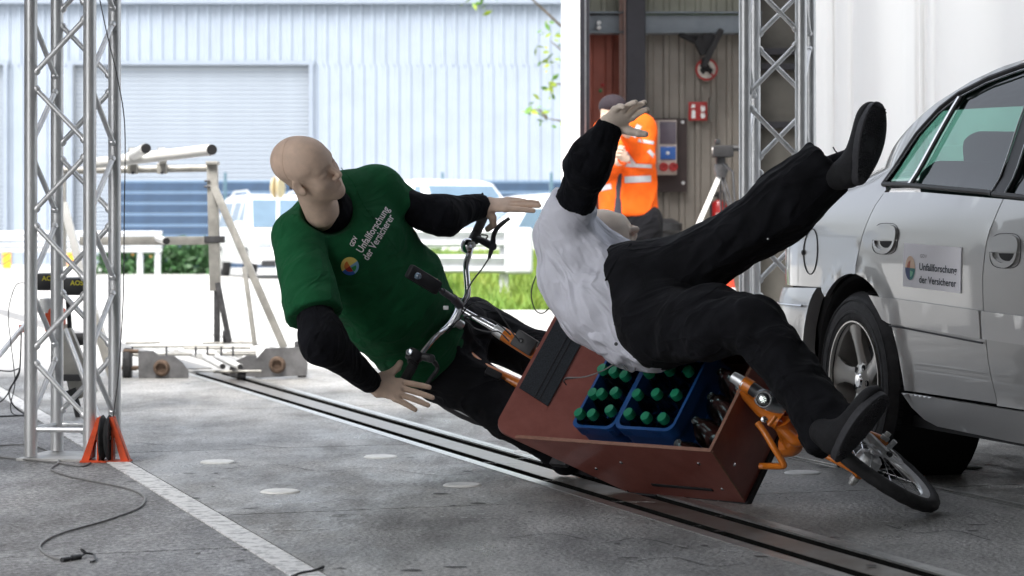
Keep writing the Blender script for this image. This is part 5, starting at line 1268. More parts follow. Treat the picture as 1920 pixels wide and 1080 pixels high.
# ================================================================ CARGO BIKE (tipped over its right side)
_R = np.array([[0.694, .443, -.568], [-.72, .441, -.535], [.014, .78, .625]]); _u, _s, _v = np.linalg.svd(_R); BR = _u@_v
BO = V(.7274, 7.2912, .012)
def B3(f, l, u): return BO+BR@V(f, l, u)
AXB = BR.T                      # rows: forward, left, up
bike = thing('cargo_bike', 'orange cargo bicycle with a red brown wooden box, tipping over onto its right side', 'bicycle', loc=B3(-.4, .27, 0))
def part(mb, nm, m, par=None, smooth=True): return at(mb.build(nm, m, None, smooth), par or bike)
M['ply'] = mat('red_brown_plywood', (.30, .098, .078), .42, 0, .12, 14, bump=.15, bscale=400, col2=(.24, .072, .056), coat=.25, detail=8)
M['ply_edge'] = mat('plywood_edge', (.26, .13, .09), .6, 0, .2, 40, stretch=(1, 1, 8))
M['grip_tape'] = mat('grip_tape', (.030, .036, .044), .85, 0, .4, 300, bump=.6, bscale=700)
M['crate_blue'] = mat('crate_blue', (.012, .075, .25), .38, 0, .08, 10)
M['bottle'] = glassmat('pet_bottle', (.60, .72, .74), .5, .08)
M['cap_green'] = mat('cap_green', (.012, .23, .115), .38, 0, .06, 20)
M['water_dark'] = mat('bottle_label', (.02, .045, .055), .35)
W_ = .537; TH = .012
def plate(mb, poly, org, ux, uy, th):
    mb.prism(poly, org, ux, uy, th)
f_, l_, u_ = BR[:, 0], BR[:, 1], BR[:, 2]
prof = [(.053, .27), (0, 0), (-.503, 0), (-.813, .27)]
mb = MB(); plate(mb, prof, B3(0, 0, 0), f_, u_, l_*TH); side_r = part(mb, 'side_panel', M['ply'], smooth=False)
mb = MB(); plate(mb, prof, B3(0, W_-TH, 0), f_, u_, l_*TH); part(mb, 'side_panel', M['ply'], smooth=False)
e = MB(); e.box(B3(-.38, .006, .2715), (.866, .0125, .003), AXB); part(e, 'panel_edge', M['ply_edge'], side_r, False)
e = MB()
ed = nrm(V(.053, 0, .27)); 
fp = MB(); q = [B3(0, TH, 0), B3(0, W_-TH, 0), B3(.053, W_-TH, .27), B3(.053, TH, .27)]; n_ = nrm(np.cross(q[1]-q[0], q[3]-q[0])); n_ = n_ if n_@f_ > 0 else -n_
fp.add([p for p in q]+[p-n_*TH for p in q], [(0, 1, 2, 3), (7, 6, 5, 4), (0, 1, 5, 4), (1, 2, 6, 5), (2, 3, 7, 6), (3, 0, 4, 7)]); fpo = part(fp, 'front_panel', M['ply'], smooth=False)
e = MB(); e.box(B3(.047, W_/2, .2712), (.0125, W_-.002, .003), AXB); part(e, 'panel_edge', M['ply_edge'], fpo, False)
e = MB(); T = nrm(V(.053, 0, .27)); Tw = BR@T; e.box(B3(.0265, .0035, .135)+n_*.001, (.006, .006, .272), np.stack([n_, l_, np.cross(n_, l_)])); part(e, 'corner_edge', M['ply_edge'], fpo, False)
mb = MB(); mb.box(B3(-.25, W_/2, -.006), (.50, W_-.002, .012), AXB); part(mb, 'box_floor', M['ply'], smooth=False)
mb = MB(); mb.box(B3(-.25, W_/2, -.022), (.52, W_+.01, .018), AXB); part(mb, 'base_frame', M['black_matt'], smooth=False)
# rear panel, leaning back, rounded top corners
eR = nrm(V(-.31, 0, .27)); eRw = BR@eR; nR = np.cross(l_, eRw)
rc = .045; tp = .492
poly = [(0, 0), (W_, 0)]+[(W_-rc+rc*math.cos(a), tp-rc+rc*math.sin(a)) for a in np.linspace(0, math.pi/2, 7)]+[(rc+rc*math.cos(a), tp-rc+rc*math.sin(a)) for a in np.linspace(math.pi/2, math.pi, 7)]
mb = MB(); plate(mb, poly, B3(-.503, 0, 0), l_, eRw, -nR*TH if (-nR)@(-f_) > 0 else nR*TH); rp = part(mb, 'rear_panel', M['ply'], smooth=False)
nin = nR if nR@f_ > 0 else -nR
mb = MB(); plate(mb, [(.155, .365), (.47, .365), (.50, .480), (.172, .480)], B3(-.503, 0, 0)+nin*.0005, l_, eRw, nin*.006); gt = part(mb, 'grip_pad', M['grip_tape'], rp, False)
for t_ in (.40, .417): mb = MB(); mb.tube([B3(-.503, 0, 0)+l_*.16+eRw*t_+nin*.0068, B3(-.503, 0, 0)+l_*.48+eRw*t_+nin*.0068], .0018, 6); part(mb, 'pad_groove', M['black_matt'], gt)
# screws and slot on the side panel
for (f, u) in ((-.045, .20), (-.045, .06), (-.40, .17), (-.55, .12), (-.20, .05)):
    mb = MB(); mb.lathe(B3(f, -.0005, u), -l_, [(0, .003), (.005, .002), (.0065, 0)], 12); part(mb, 'screw', M['chrome'], side_r)
for (l, u) in ((.05, .13), (.30, .20), (.49, .13)):
    mb = MB(); mb.lathe(B3(.053*u/.27+.001, l, u), n_, [(0, .003), (.005, .002), (.0065, 0)], 12); part(mb, 'screw', M['chrome'], fpo)
mb = MB(); mb.box(B3(-.22, -.002, .052), (.26, .003, .012), AXB); part(mb, 'hand_slot', M['black_matt'], side_r, False)
# ---- crates with bottles (things inside the box)
def crate(f0, f1, l0, l1, h, label):
    t = thing('bottle_crate', label, 'crate', 'blue bottle crates in the bike box', loc=B3((f0+f1)/2, (l0+l1)/2, 0))
    def ring(u0, u1, grow, th, nm, rc=.03):
        def rr(g): 
            P4 = []
            for (cx, cy, a0) in ((f1+g-rc, l1+g-rc, 0), (f0-g+rc, l1+g-rc, 90), (f0-g+rc, l0-g+rc, 180), (f1+g-rc, l0-g+rc, 270)):
                P4 += [(cx+rc*math.cos(math.radians(a0+k*18)), cy+rc*math.sin(math.radians(a0+k*18))) for k in range(6)]
            return P4
        o, i = rr(grow), rr(grow-th); n = len(o); v = [B3(a, b, u0) for a, b in o]+[B3(a, b, u1) for a, b in o]+[B3(a, b, u1) for a, b in i]+[B3(a, b, u0) for a, b in i]
        f = []
        for r in range(4):
            for k in range(n): f.append((r*n+k, r*n+(k+1) % n, ((r+1) % 4)*n+(k+1) % n, ((r+1) % 4)*n+k))
        mb = MB(); mb.add(v, f); return at(mb.build(nm, M['crate_blue'], None, True), t)
    ring(.002, h-.035, -.004, .004, 'crate_wall'); ring(h-.045, h, 0, .011, 'crate_rim'); ring(.10, .112, -.001, .004, 'crate_band'); ring(.002, .022, 0, .006, 'crate_foot')
    mb = MB(); mb.box(B3((f0+f1)/2, (l0+l1)/2, .006), (f1-f0-.012, l1-l0-.012, .006), AXB); at(mb.build('crate_base', M['crate_blue']), t)
    for k in range(1, 3): mb = MB(); mb.box(B3(f0+(f1-f0)*k/3, (l0+l1)/2, .075), (.004, l1-l0-.012, .14), AXB); at(mb.build('divider', M['crate_blue']), t)
    for k in range(1, 4): mb = MB(); mb.box(B3((f0+f1)/2, l0+(l1-l0)*k/4, .072), (f1-f0-.012, .004, .14), AXB); at(mb.build('divider', M['crate_blue']), t)
    for k in range(9): 
        for ll in (l0+.012,):
            mb = MB(); mb.box(B3(f0+.03+k*.008+(.10 if k > 4 else 0), l0+.0005, h-.022), (.0025, .003, .028), AXB); at(mb.build('rim_rib', M['crate_blue']), t)
    return t
crate(-.655, -.462, .095, .425, .215, 'left blue plastic bottle crate, the one nearer the rider, inside the tipped wooden box')
crate(-.452, -.195, .095, .440, .225, 'right blue plastic bottle crate, next to the front panel, inside the tipped wooden box')
bp_ = None
def bottle(f, l, u, dirv, label, h=.27, r=.038, cap=True):
    global bp_
    t = thing('bottle', label, 'bottle', 'water bottles with green caps', loc=B3(f, l, u))
    d = BR@nrm(dirv); o = B3(f, l, u)
    mb = MB(); mb.lathe(o, d, [(0, 0), (r*.8, .001), (r, .012), (r, h*.60), (r*.96, h*.66), (r*.75, h*.76), (.016, h*.88), (.0145, h*.93), (0, h*.93)], 28); at(mb.build('bottle_body', M['bottle'], None, True), t)
    mb = MB(); mb.lathe(o, d, [(r*1.004, h*.28), (r*1.008, h*.29), (r*1.008, h*.52), (r*1.004, h*.53)], 28); at(mb.build('label_sleeve', M['water_dark'], None, True), t)
    if cap:
        n = 24; pr = [(.0177, h*.89), (.0177, h*.975), (.0166, h*.99), (0, h*.995)]
        mb = MB(); mb.lathe(o, d, pr, n)
        for k in range(n): 
            if k % 2 == 0:
                u0 = nrm(np.cross(d, V(0, 0, 1))); w0 = np.cross(d, u0); a = 2*math.pi*k/n; mb.box(o+d*h*.935+(u0*math.cos(a)+w0*math.sin(a))*.0179, (.0012, .0024, h*.07), np.stack([u0*math.cos(a)+w0*math.sin(a), np.cross(d, u0*math.cos(a)+w0*math.sin(a)), d]))
        at(mb.build('cap', M['cap_green'], None, True), t)
    return t
rs_b = np.random.RandomState(5); cn = ['lowest', 'second', 'third', 'topmost']; rn_ = ['left', 'middle', 'right']
for ci, (f0, f1, l0, l1, nm) in enumerate(((-.655, -.462, .095, .425, 'left crate'), (-.452, -.195, .095, .440, 'right crate'))):
    for a in range(3):
        for b in range(4):
            if (ci, a, b) in ((1, 1, 0),): dz = -.02
            else: dz = 0
            fx_ = f0+(f1-f0)*(.18+.32*a); lx = l0+(l1-l0)*(.13+.25*b)
            bottle(fx_, lx, .012+dz*.3, (rs_b.normal(0, .03), rs_b.normal(0, .04), 1), f'green capped water bottle in the {nm}, {rn_[a]} column, {cn[b]} row', h=.238, r=.030)
for k, (l, u) in enumerate(((.06, .02), (.15, .02), (.245, .02), (.34, .02))):
    bottle(-.145+.02*(k % 2), l, .012, (rs_b.normal(0, .1)+.05, -.04, 1), ['large clear bottle standing loose in the box corner nearest the ground', 'large clear bottle, second from the low corner beside the right crate', 'large clear bottle, third from the low corner beside the right crate', 'large clear bottle, highest of the loose ones beside the right crate'][k], h=.235, r=.044, cap=False)
# ---- thin cable in the box
tag(MB().tube(spline([P(1057, 716, 7.7), P(1063, 708, 7.66), P(1095, 707, 7.6), P(1130, 695, 7.55), P(1160, 680, 7.5), P(1180, 696, 7.48), P(1190, 694, 7.46), P(1188, 680, 7.5)], 6), .0022, 6).build('sensor_wire', M['cable_grey'], None, True), 'thin bent sensor wire across the rear panel above the left crate', 'wire')
tag(MB().tube(spline([P(1062, 722, 7.7), P(1058, 712, 7.69), P(1085, 708, 7.66), P(1105, 705, 7.62)], 6), .0022, 6).build('sensor_wire', M['black_plastic'], None, True), 'short black wire end resting on the red brown rear panel', 'wire')
tag(MB().tube(spline([P(1020, 495, 7.7), P(1004, 520, 7.7), P(996, 550, 7.7), P(1003, 580, 7.7), P(1018, 587, 7.7), P(1034, 572, 7.68), P(1040, 555, 7.68), P(1036, 560, 7.66)], 7), .0022, 6).build('sensor_wire', M['black_plastic'], None, True), 'black wire looping out from the white shirted dummy back against the grass', 'wire')
# ---- steering column, handlebar
HCW = P(857, 577, 8.13)
mb = MB(); mb.tube([HCW, P(940, 624, 8.07)], .0135, 20); part(mb, 'steering_column', M['chrome'])
mb = MB(); mb.tube([P(928, 617, 8.075), P(944, 627, 8.065)], [.021, .024], 24); part(mb, 'collar', M['alu'])
mb = MB(); mb.tube([P(943, 626, 8.066), P(1000, 662, 8.03), P(1090, 716, 8.02)], .0235, 24); ot = part(mb, 'frame_tube', M['orange_paint'])
_t = nrm(P(1000, 662, 8.03)-P(943, 626, 8.066)); _s = nrm(np.cross(_t, V(0, 1, 0))); mb = MB(); mb.box(P(984, 643, 7.985), (.082, .038, .060), np.stack([_t, np.cross(_s, _t), _s]), bev=.006); cbx = part(mb, 'control_box', M['black_plastic'])
mb = MB(); mb.lathe(P(976, 638, 7.965), V(0, -1, 0), [(0, .006), (.006, .005), (.008, 0)], 12); part(mb, 'box_screw', M['chrome'], cbx)
# lower frame tube, seat tube, rear parts
mb = MB(); mb.tube([P(866, 657, 8.22), P(905, 690, 8.16), P(975, 722, 8.12), B3(-.86, .27, .0), B3(-.6, .27, -.03), B3(-.2, .27, -.05)], .021, 20); part(mb, 'frame_tube', M['orange_paint'])
mb = MB(); mb.box(P(925, 702, 8.10), (.03, .03, .06), np.stack([BR@nrm(V(.6, 0, .6)), l_, np.cross(BR@nrm(V(.6, 0, .6)), l_)]), bev=.008); part(mb, 'lock_holder', M['black_plastic'])
mb = MB(); mb.tube([B3(-1.22, .27, .05), B3(-1.30, .27, .50)], .017, 16); part(mb, 'seat_tube', M['orange_paint'])
mb = MB(); mb.tube([B3(-.86, .27, .06), B3(-1.22, .27, .05), B3(-1.42, .32, .07)], .013, 14); mb.tube([B3(-1.26, .27, .30), B3(-1.42, .32, .07)], .010, 14); part(mb, 'rear_stay', M['orange_paint'])
sd_ = MB(); sd_.lathe(B3(-1.34, .27, .54), u_, [(0, .03), (.05, .03), (.09, .015), (.10, 0), (.08, -.02), (0, -.02)], 24); part(sd_, 'saddle', M['black_matt'])
# handlebar: swept tube, grips, levers, bell
hb_pts = [P(772, 684, 7.84), P(792, 660, 7.86), P(815, 632, 7.89), P(838, 612, 7.96), P(851, 592, 8.06), HCW, P(868, 568, 8.13), P(877, 548, 8.14), P(874, 500, 8.17), P(879, 478, 8.19), P(888, 448, 8.23)]
mb = MB(); mb.tube(spline(hb_pts, 6), .0112, 20); bar_ = part(mb, 'handlebar', M['chrome'])
mb = MB(); mb.tube([P(846, 608, 8.08), P(858, 580, 8.12)], .0185, 20); mb.tube([P(843, 598, 8.10), P(866, 610, 8.13)], .016, 18); part(mb, 'stem_clamp', M['alu'])
def grip(a, b, m=M['rubber']):
    mb = MB(); pts = [a+(b-a)*t for t in np.linspace(0, 1, 20)]; mb.tube(pts, [.0165+.0009*(i % 2) for i in range(20)], 18); return part(mb, 'grip', m, bar_)
gl0, gl1 = P(886, 452, 8.22), P(912, 395, 8.28); grip(gl0, gl1)
gr0, gr1 = P(775, 684, 7.84), P(742, 742, 7.80); grip(gr0, gr1)
def lever(cl, bd_, piv, tip, nm='brake_lever'):
    mb = MB(); mb.tube([cl-nrm(gl1-gl0)*.014, cl+nrm(gl1-gl0)*.014], .020, 16); mb.tube([cl, bd_], [.014, .012], 12)
    mb.tube([bd_-(bd_-cl)*.1, piv], [.013, .015], 12); mb.lathe(piv, (0, -1, 0), [(0, .012), (.013, .011), (.015, 0), (.013, -.011), (0, -.012)], 16); o = part(mb, nm, M['black_plastic'], bar_)
    mb = MB(); mb.tube(spline([piv]+tip, 6), [.010]*4+[.0085]*(6*len(tip)-6)+[.007]*3, 12, flat=.8); part(mb, 'lever_blade', M['black_plastic'], o); return o
lv = lever(P(890, 446, 8.215), P(905, 452, 8.19), P(924, 462, 8.17), [P(926, 440, 8.15), P(936, 424, 8.13), P(955, 409, 8.12)])
mb = MB(); mb.tube([P(922, 466, 8.17), P(917, 484, 8.16)], [.009, .006], 10); part(mb, 'adjuster', M['black_plastic'], lv)
lv2 = lever(P(776, 676, 7.84), P(795, 668, 7.83), P(808, 672, 7.82), [P(820, 690, 7.84), P(806, 712, 7.82), P(786, 740, 7.80)])
mb = MB(); mb.lathe(P(776, 667, 7.83), nrm(gr1-gr0), [(.012, -.02), (.025, -.018), (.027, .0), (.025, .018), (.012, .02)], 24); part(mb, 'gear_shifter', M['black_plastic'], bar_)
mb = MB(); mb.lathe(P(767, 660, 7.80), (-.4, -1, .3), [(0, .004), (.010, .003), (.012, 0)], 16); part(mb, 'reflector_window', M['lamp_clear'], bar_)
mb = MB(); mb.lathe(P(877, 461, 8.16), (-.86, -.5, .1), [(0, .024), (.012, .023), (.022, .017), (.027, .006), (.0275, -.004), (.020, -.008), (0, -.008)], 32); bell = part(mb, 'bell', M['chrome'], bar_)
mb = MB(); mb.tube([P(884, 462, 8.17), P(889, 460, 8.19)], .008, 10); mb.lathe(P(887, 457, 8.15), (0, -1, 0), [(0, .008), (.007, .006), (.008, 0)], 12); part(mb, 'bell_clamp', M['alu'], bell)
mb = MB(); mb.box(P(836, 577, 7.90), (.018, .012, .014), bev=.003); part(mb, 'white_clip', M['print_white'], bar_)
# brake cables
for pts in ([P(917, 484, 8.16), P(903, 505, 8.15), P(884, 530, 8.1), P(870, 560, 8.04), P(866, 585, 8.04)],
            [P(866, 590, 8.02), P(880, 572, 7.98), P(905, 567, 7.95), P(928, 578, 7.92), P(945, 600, 7.9), P(962, 625, 7.9), P(975, 640, 7.9)],
            [P(838, 625, 7.98), P(860, 600, 7.95), P(885, 592, 7.93), P(915, 598, 7.92), P(940, 612, 7.9), P(958, 628, 7.9)],
            [P(872, 600, 8.0), P(890, 615, 7.96), P(915, 622, 7.94), P(935, 622, 7.93), P(955, 640, 7.92)],
            [P(893, 448, 8.2), P(908, 450, 8.2), P(914, 442, 8.2), P(902, 440, 8.2)]):
    mb = MB(); mb.tube(spline(pts, 8), .0027, 8); part(mb, 'brake_cable', M['black_plastic'])
# action camera on a stick
ac = thing('action_camera', 'slim black action camera on a short grey stick clamped to the handlebar', 'camera', loc=P(800, 530, 7.82))
a0, a1 = P(766, 507, 7.76), P(822, 541, 7.84); T = nrm(a1-a0); N_ = nrm(np.cross(T, np.cross(V(0, -1, .15), T))); B_ = np.cross(T, N_)
mb = MB(); mb.box((a0+a1)/2, (np.linalg.norm(a1-a0), .050, .028), np.stack([T, nrm(np.cross(N_, T)), N_]), bev=.010); body_ = at(mb.build('camera_body', M['black_plastic'], None, True), ac)
mb = MB(); mb.lathe(P(779, 516, 7.765), N_ if N_[1] < 0 else -N_, [(0, .026), (.008, .026), (.011, .022), (.0125, .014)], 24); at(mb.build('lens', M['car_glass'], None, True), body_)
mb = MB(); mb.box(P(812, 538, 7.818), (.0035, .003, .006), bev=0); at(mb.build('red_mark', M['l_salmon']), body_)
mb = MB(); mb.tube([P(824, 542, 7.85), P(830, 547, 7.87)], .007, 12); mb.tube([P(829, 546, 7.87), P(853, 562, 7.96)], .0115, 16); mb.tube([P(850, 559, 7.95), P(862, 572, 8.0)], .015, 16); at(mb.build('stick', mat('stick_grey', (.09, .09, .11), .45), None, True), ac)
# ---- front end: head tube, light, fork
mb = MB(); mb.tube([P(1374, 706, 7.22), P(1396, 720, 7.20)], [.017, .021], 24); part(mb, 'head_cap', M['alu'])
mb = MB(); mb.tube([P(1394, 718, 7.205), P(1410, 728, 7.19)], .0235, 24); mb.tube([P(1388, 730, 7.22), P(1425, 768, 7.24), P(1462, 790, 7.22)], [.016, .020, .030], 18); part(mb, 'head_tube', M['orange_paint'])
mb = MB(); mb.tube([P(1408, 727, 7.19), P(1434, 745, 7.17)], .021, 20); part(mb, 'light_bracket', M['black_plastic'])
lc = P(1434, 748, 7.06); ld = nrm(V(-.25, -.95, .02))
mb = MB(); mb.tube([P(1418, 740, 7.08), P(1424, 743, 7.08), P(1436, 749, 7.08), P(1452, 757, 7.09), P(1468, 765, 7.10), P(1474, 768, 7.10)], [.022, .033, .038, .036, .026, .012], 28, flat=.8); lmp = part(mb, 'front_light', M['lamp_clear'])
mb = MB(); mb.lathe(lc+ld*.022, ld, [(0, .016), (.010, .015), (.018, .010), (.021, .002)], 24); part(mb, 'lens', mat('lens_bowl', (.5, .52, .52), .12, .9, .2, 60), lmp)
mb = MB(); mb.lathe(lc+ld*.032, ld, [(0, .006), (.010, .005), (.0145, .001)], 16); part(mb, 'lit_led', mat('lit_led', (.5, .5, .5), .3, 0, 0, emit=((.9, 1, .95), 1.6)), lmp)
mb = MB(); mb.lathe(lc+ld*.018, ld, [(.021, .012), (.025, .012), (.026, -.006), (.021, -.006)], 24, closed=True); part(mb, 'lens_ring', M['chrome'], lmp)
# curved front tubes
mb = MB(); mb.tube(spline([P(1396, 728, 7.22), P(1430, 770, 7.24), P(1462, 800, 7.22), P(1490, 826, 7.20), P(1502, 822, 7.2)], 6), .0185, 18); part(mb, 'frame_tube', M['orange_paint'])
mb = MB(); mb.tube(spline([P(1455, 760, 7.2), P(1476, 745, 7.2), P(1488, 762, 7.18), P(1500, 790, 7.16), P(1510, 812, 7.14), P(1530, 842, 7.12)], 6), [.016]*6+[.020]*13+[.017]*12, 18); part(mb, 'fork_crown', M['orange_paint'])
mb = MB(); mb.tube(spline([P(1466, 790, 7.22), P(1480, 820, 7.24), P(1486, 834, 7.25), P(1470, 838, 7.27)], 6), [.030]*8+[.034]*11, 20); part(mb, 'bottom_bracket', M['orange_paint'])
mb = MB(); mb.tube(spline([P(1420, 792, 7.16), P(1432, 808, 7.15), P(1450, 838, 7.13), P(1468, 868, 7.12), P(1466, 874, 7.13), P(1440, 874, 7.2), P(1425, 874, 7.22)], 6), .0105, 16); part(mb, 'parking_stand', M['orange_paint'])
mb = MB(); mb.lathe(P(1433, 787, 7.15), (-.3, -1, .2), [(0, .012), (.009, .008), (.011, 0)], 16); part(mb, 'stand_bolt', M['chrome'])
mb = MB(); mb.tube([P(1441, 798, 7.14), P(1455, 780, 7.14)], .007, 10); part(mb, 'cable_stop', M['orange_paint'])
mb = MB(); mb.tube(spline([P(1440, 700, 7.3), P(1448, 712, 7.26), P(1466, 722, 7.2), P(1485, 738, 7.18)], 6), .0025, 8); part(mb, 'light_cable', M['black_plastic'])
mb = MB(); mb.prism([(0, 0), (.10, -.02), (.12, -.14), (.05, -.18)], P(1436, 690, 7.36), (1, 0, 0), (0, .3, 1), (0, .012, 0)); part(mb, 'mud_flap', mat('dark_red_panel', (.20, .03, .012), .4), smooth=False)
# ---- front wheel
wc = P(1632, 858, 7.08); wa = nrm(V(.55, -.20, .80))
def bike_wheel(c, ax, R, par, rr=.0215, rotor=True, parts=True):
    ax = nrm(ax); u = nrm(np.cross(ax, V(0, 0, 1))); w2 = np.cross(ax, u)
    t = MB(); n = 96; k_ = 16; v = []
    for i in range(n):
        a = 2*math.pi*i/n; d = math.cos(a)*u+math.sin(a)*w2
        for j in range(k_):
            b = 2*math.pi*j/k_; knob = .0022 if (math.cos(b) > .35 and (i+(j % 4)) % 4 < 2) else 0
            v.append(c+d*(R-rr+(rr+knob)*math.cos(b))+ax*(rr+knob*.4)*math.sin(b))
    t.add(v, [(i*k_+j, i*k_+(j+1) % k_, ((i+1) % n)*k_+(j+1) % k_, ((i+1) % n)*k_+j) for i in range(n) for j in range(k_)])
    ty = part(t, 'tyre', M['tyre_car'], par)
    r = MB(); r.lathe(c, ax, [(R-.040, -.013), (R-.046, -.011), (R-.062, -.006), (R-.064, 0), (R-.062, .006), (R-.046, .011), (R-.040, .013), (R-.040, 0)], 72, closed=True); rim = part(r, 'rim', M['alu'], par)
    s = MB()
    for i in range(28):
        a = 2*math.pi*i/28; sg_ = 1 if i % 2 else -1; a2 = a+(.42 if (i//2) % 2 else -.42)
        p0 = c+(math.cos(a2)*u+math.sin(a2)*w2)*.030+ax*.030*sg_; p1 = c+(math.cos(a)*u+math.sin(a)*w2)*(R-.062)
        m_ = MB(); m_.cyl(p0, p1, .0011, 6); part(m_, 'spoke', M['chrome'], rim)
    h = MB(); h.lathe(c, ax, [(0, -.058), (.009, -.056), (.012, -.034), (.034, -.032), (.034, -.026), (.020, -.022), (.017, 0), (.020, .022), (.034, .026), (.034, .032), (.012, .034), (.012, .056), (0, .058)], 36); hb = part(h, 'hub', M['alu'], par)
    if rotor:
        q = MB(); q.lathe(c+ax*.044, ax, [(.078, -.0012), (.090, -.0012), (.090, .0012), (.078, .0012)], 60, closed=True); q.lathe(c+ax*.044, ax, [(.020, -.0012), (.034, -.0012), (.034, .0012), (.020, .0012)], 30, closed=True)
        for i in range(12):
            a = 2*math.pi*i/12; d = math.cos(a)*u+math.sin(a)*w2; d2 = math.cos(a+.35)*u+math.sin(a+.35)*w2; q.tube([c+ax*.044+d*.032, c+ax*.044+d2*.080], .0030, 6, flat=.4)
        part(q, 'brake_disc', M['alu'], hb)
    return hb
fw = bike_wheel(wc, wa, .252, bike)
for i in range(20):
    pass
# dynamo hub body, fork ends, axle nuts
mb = MB(); mb.lathe(wc-wa*.018, wa, [(0, -.030), (.030, -.030), (.040, -.022), (.042, 0), (.040, .022), (.030, .030), (0, .030)], 36); part(mb, 'hub_dynamo', M['alu'], fw)
mb = MB(); mb.lathe(wc-wa*.075, -wa, [(0, .030), (.009, .029), (.011, .018), (.014, .016), (.014, 0), (.0, 0)], 12); part(mb, 'axle_nut', M['alu_dull'])
mb = MB(); mb.lathe(wc+wa*.070, wa, [(.0, 0), (.014, 0), (.014, .012), (.0095, .014), (.009, .026), (0, .028)], 12); part(mb, 'axle_nut', M['alu_dull'])
fwd = nrm(P(1700, 880, 6.96)-wc); fwd = nrm(fwd-wa*(fwd@wa))
fk0 = P(1540, 815, 7.16)
for sg_, wd in ((1, .064), (-1, -.066)):
    a = fk0+wa*wd*.8; b = wc+wa*wd
    mb = MB(); mb.tube(spline([a, a+(b-a)*.5+V(0, 0, .004), b-fwd*.02, b+fwd*.012], 5), .0125, 14, flat=.8); part(mb, 'fork_blade', M['orange_paint'])
mb = MB(); mb.box(wc+wa*.052+fwd*.012-np.cross(wa, fwd)*(.022), (.105, .030, .020), np.stack([fwd, np.cross(wa, fwd), wa]), bev=.007); part(mb, 'brake_caliper', M['alu'])
mb = MB(); mb.tube([wc+wa*.056+fwd*.066-np.cross(wa, fwd)*.022, wc+wa*.056+fwd*.078-np.cross(wa, fwd)*.022], .008, 12); part(mb, 'caliper_bolt', M['black_plastic'])
mb = MB(); mb.tube([wc+wa*.062+fwd*.035, wc+wa*.092+fwd*.040], .0085, 12); part(mb, 'brake_arm', M['alu'])
# rear wheel, mostly hidden behind the rider legs
bike_wheel(B3(-1.40, .30, .10), l_, .235, bike, rotor=False)
mb = MB(); mb.tube([B3(-.88, .27, .0), B3(-.88, .16, -.03)], .010, 10); mb.box(B3(-.90, .13, -.03), (.08, .08, .022), AXB, bev=.005); part(mb, 'pedal_crank', M['steel_dark'])
# ================================================================ DUMMIES
def cloth(name, fn, pts, pad, h, m, parent, fold=None, it=2, thick=None):
    lo, hi = bounds(pts, pad); v, f = sdf_mesh(fn, lo, hi, h); v = relax(v, f, it, .5)
    if fold:
        for fo in fold:
            n = vnormals(v, f); w_ = fo.get('mask'); v0 = v
            v = folds(v, n, fo['amp'], fo['scale'], fo['dir'], fo['stretch'], fo.get('seed', 0), fo.get('sharp', 1))
            if w_ is not None: k = w_(v0)[:, None]; v = v0*(1-k)+v*k
        v = relax(v, f, 1, .25)
    o = link(name, fastmesh(name, v, f, m)); at(o, parent); o['_v'] = 0; del o['_v']
    return o, v, f
def near(c, r): 
    c = np.asarray(c, float)
    return lambda v: np.clip(1.4-np.linalg.norm(v-c, axis=1)/r, 0, 1)
def frame(F_, U_):
    F_ = nrm(F_); U_ = nrm(np.asarray(U_, float)-F_*np.dot(F_, U_)); R_ = np.cross(F_, U_); return R_, F_, U_
def head_at(c, F_, U_, sc=1.0, h=.0033):
    R_, F_, U_ = frame(F_, U_); v, f = make_head(None, sc, h=h)
    return np.asarray(c, float)+v[:, :1]*R_+v[:, 1:2]*F_+v[:, 2:3]*U_, f
# ---------------- green shirted rider
gd = thing('crash_dummy', 'bald crash test dummy in a green lettered shirt riding the tipping cargo bike', 'dummy', 'crash test dummies', loc=P(700, 560, 8.0))
HF, HU = V(.85, -.53, .08), V(-.62, -.36, .70)
hc = P(577, 318, 7.60)-V(0, 0, .0)
hR, hF, hU = frame(HF, HU)
hv, hf_ = head_at(hc-hU*.006, HF, HU, 1.0, .0029)
neck0 = hc-hU*.05-hF*.02; neckb = P(607, 402, 7.80)
def neck_fn(p): return cone(p, neck0, neckb, .056, .062)
nv, nf = sdf_mesh(neck_fn, *bounds([neck0, neckb], .08), .007); nv = relax(nv, nf, 2)
handR = dict(fingers=[(.030, .092, .12, .08, .05, .04), (.010, .098, .00, .10, .06, .05), (-.012, .092, -.06, .14, .08, .06), (-.031, .070, -.16, .20, .12, .08)], thumb=[(.010, .022, .0), (.040, .052, -.004), (.058, .082, -.010), (.062, .106, -.018)], arm=False)
wR = P(700, 721, 7.74)
v1, f1 = make_hand(handR, .0026)
hX = nrm(P(818, 748, 7.74)-wR); hY = nrm(P(760, 690, 7.78)-P(748, 740, 7.72))
v1, f1 = place(v1, f1, wR, hX, hY, V(0, -1, .1), 1.10)
handL = dict(fingers=[(.030, .090, .04, .04, .05, .05), (.010, .096, .0, -.02, .06, .05), (-.012, .090, -.03, .0, .10, .06), (-.030, .072, -.06, .12, .12, .06)], thumb=[(.012, .018, -.006), (.032, .030, -.030), (.032, .030, -.056), (.012, .024, -.074)], arm=True)
wL = P(905, 385, 8.16)
v2, f2 = make_hand(handL, .0026)
v2, f2 = place(v2, f2, wL, P(992, 382, 8.14)-wL, V(-.05, -.86, -.50), V(-.1, -.5, .85), 1.10)
# arms inside the sleeves
RS, RE = P(566, 440, 7.72), P(604, 640, 7.52); LS, LE = P(722, 356, 7.98), P(828, 405, 8.02)
ta = tube_q([RS, RE, wR], .03); tb_ = tube_q([LS, LE, wL], .03)
allv, allf = joinm([(hv, hf_), (nv, nf), (v1, f1), (v2, f2), ta, tb_])
body = link('body', fastmesh('body', allv, allf, M['skin'])); at(body, gd)
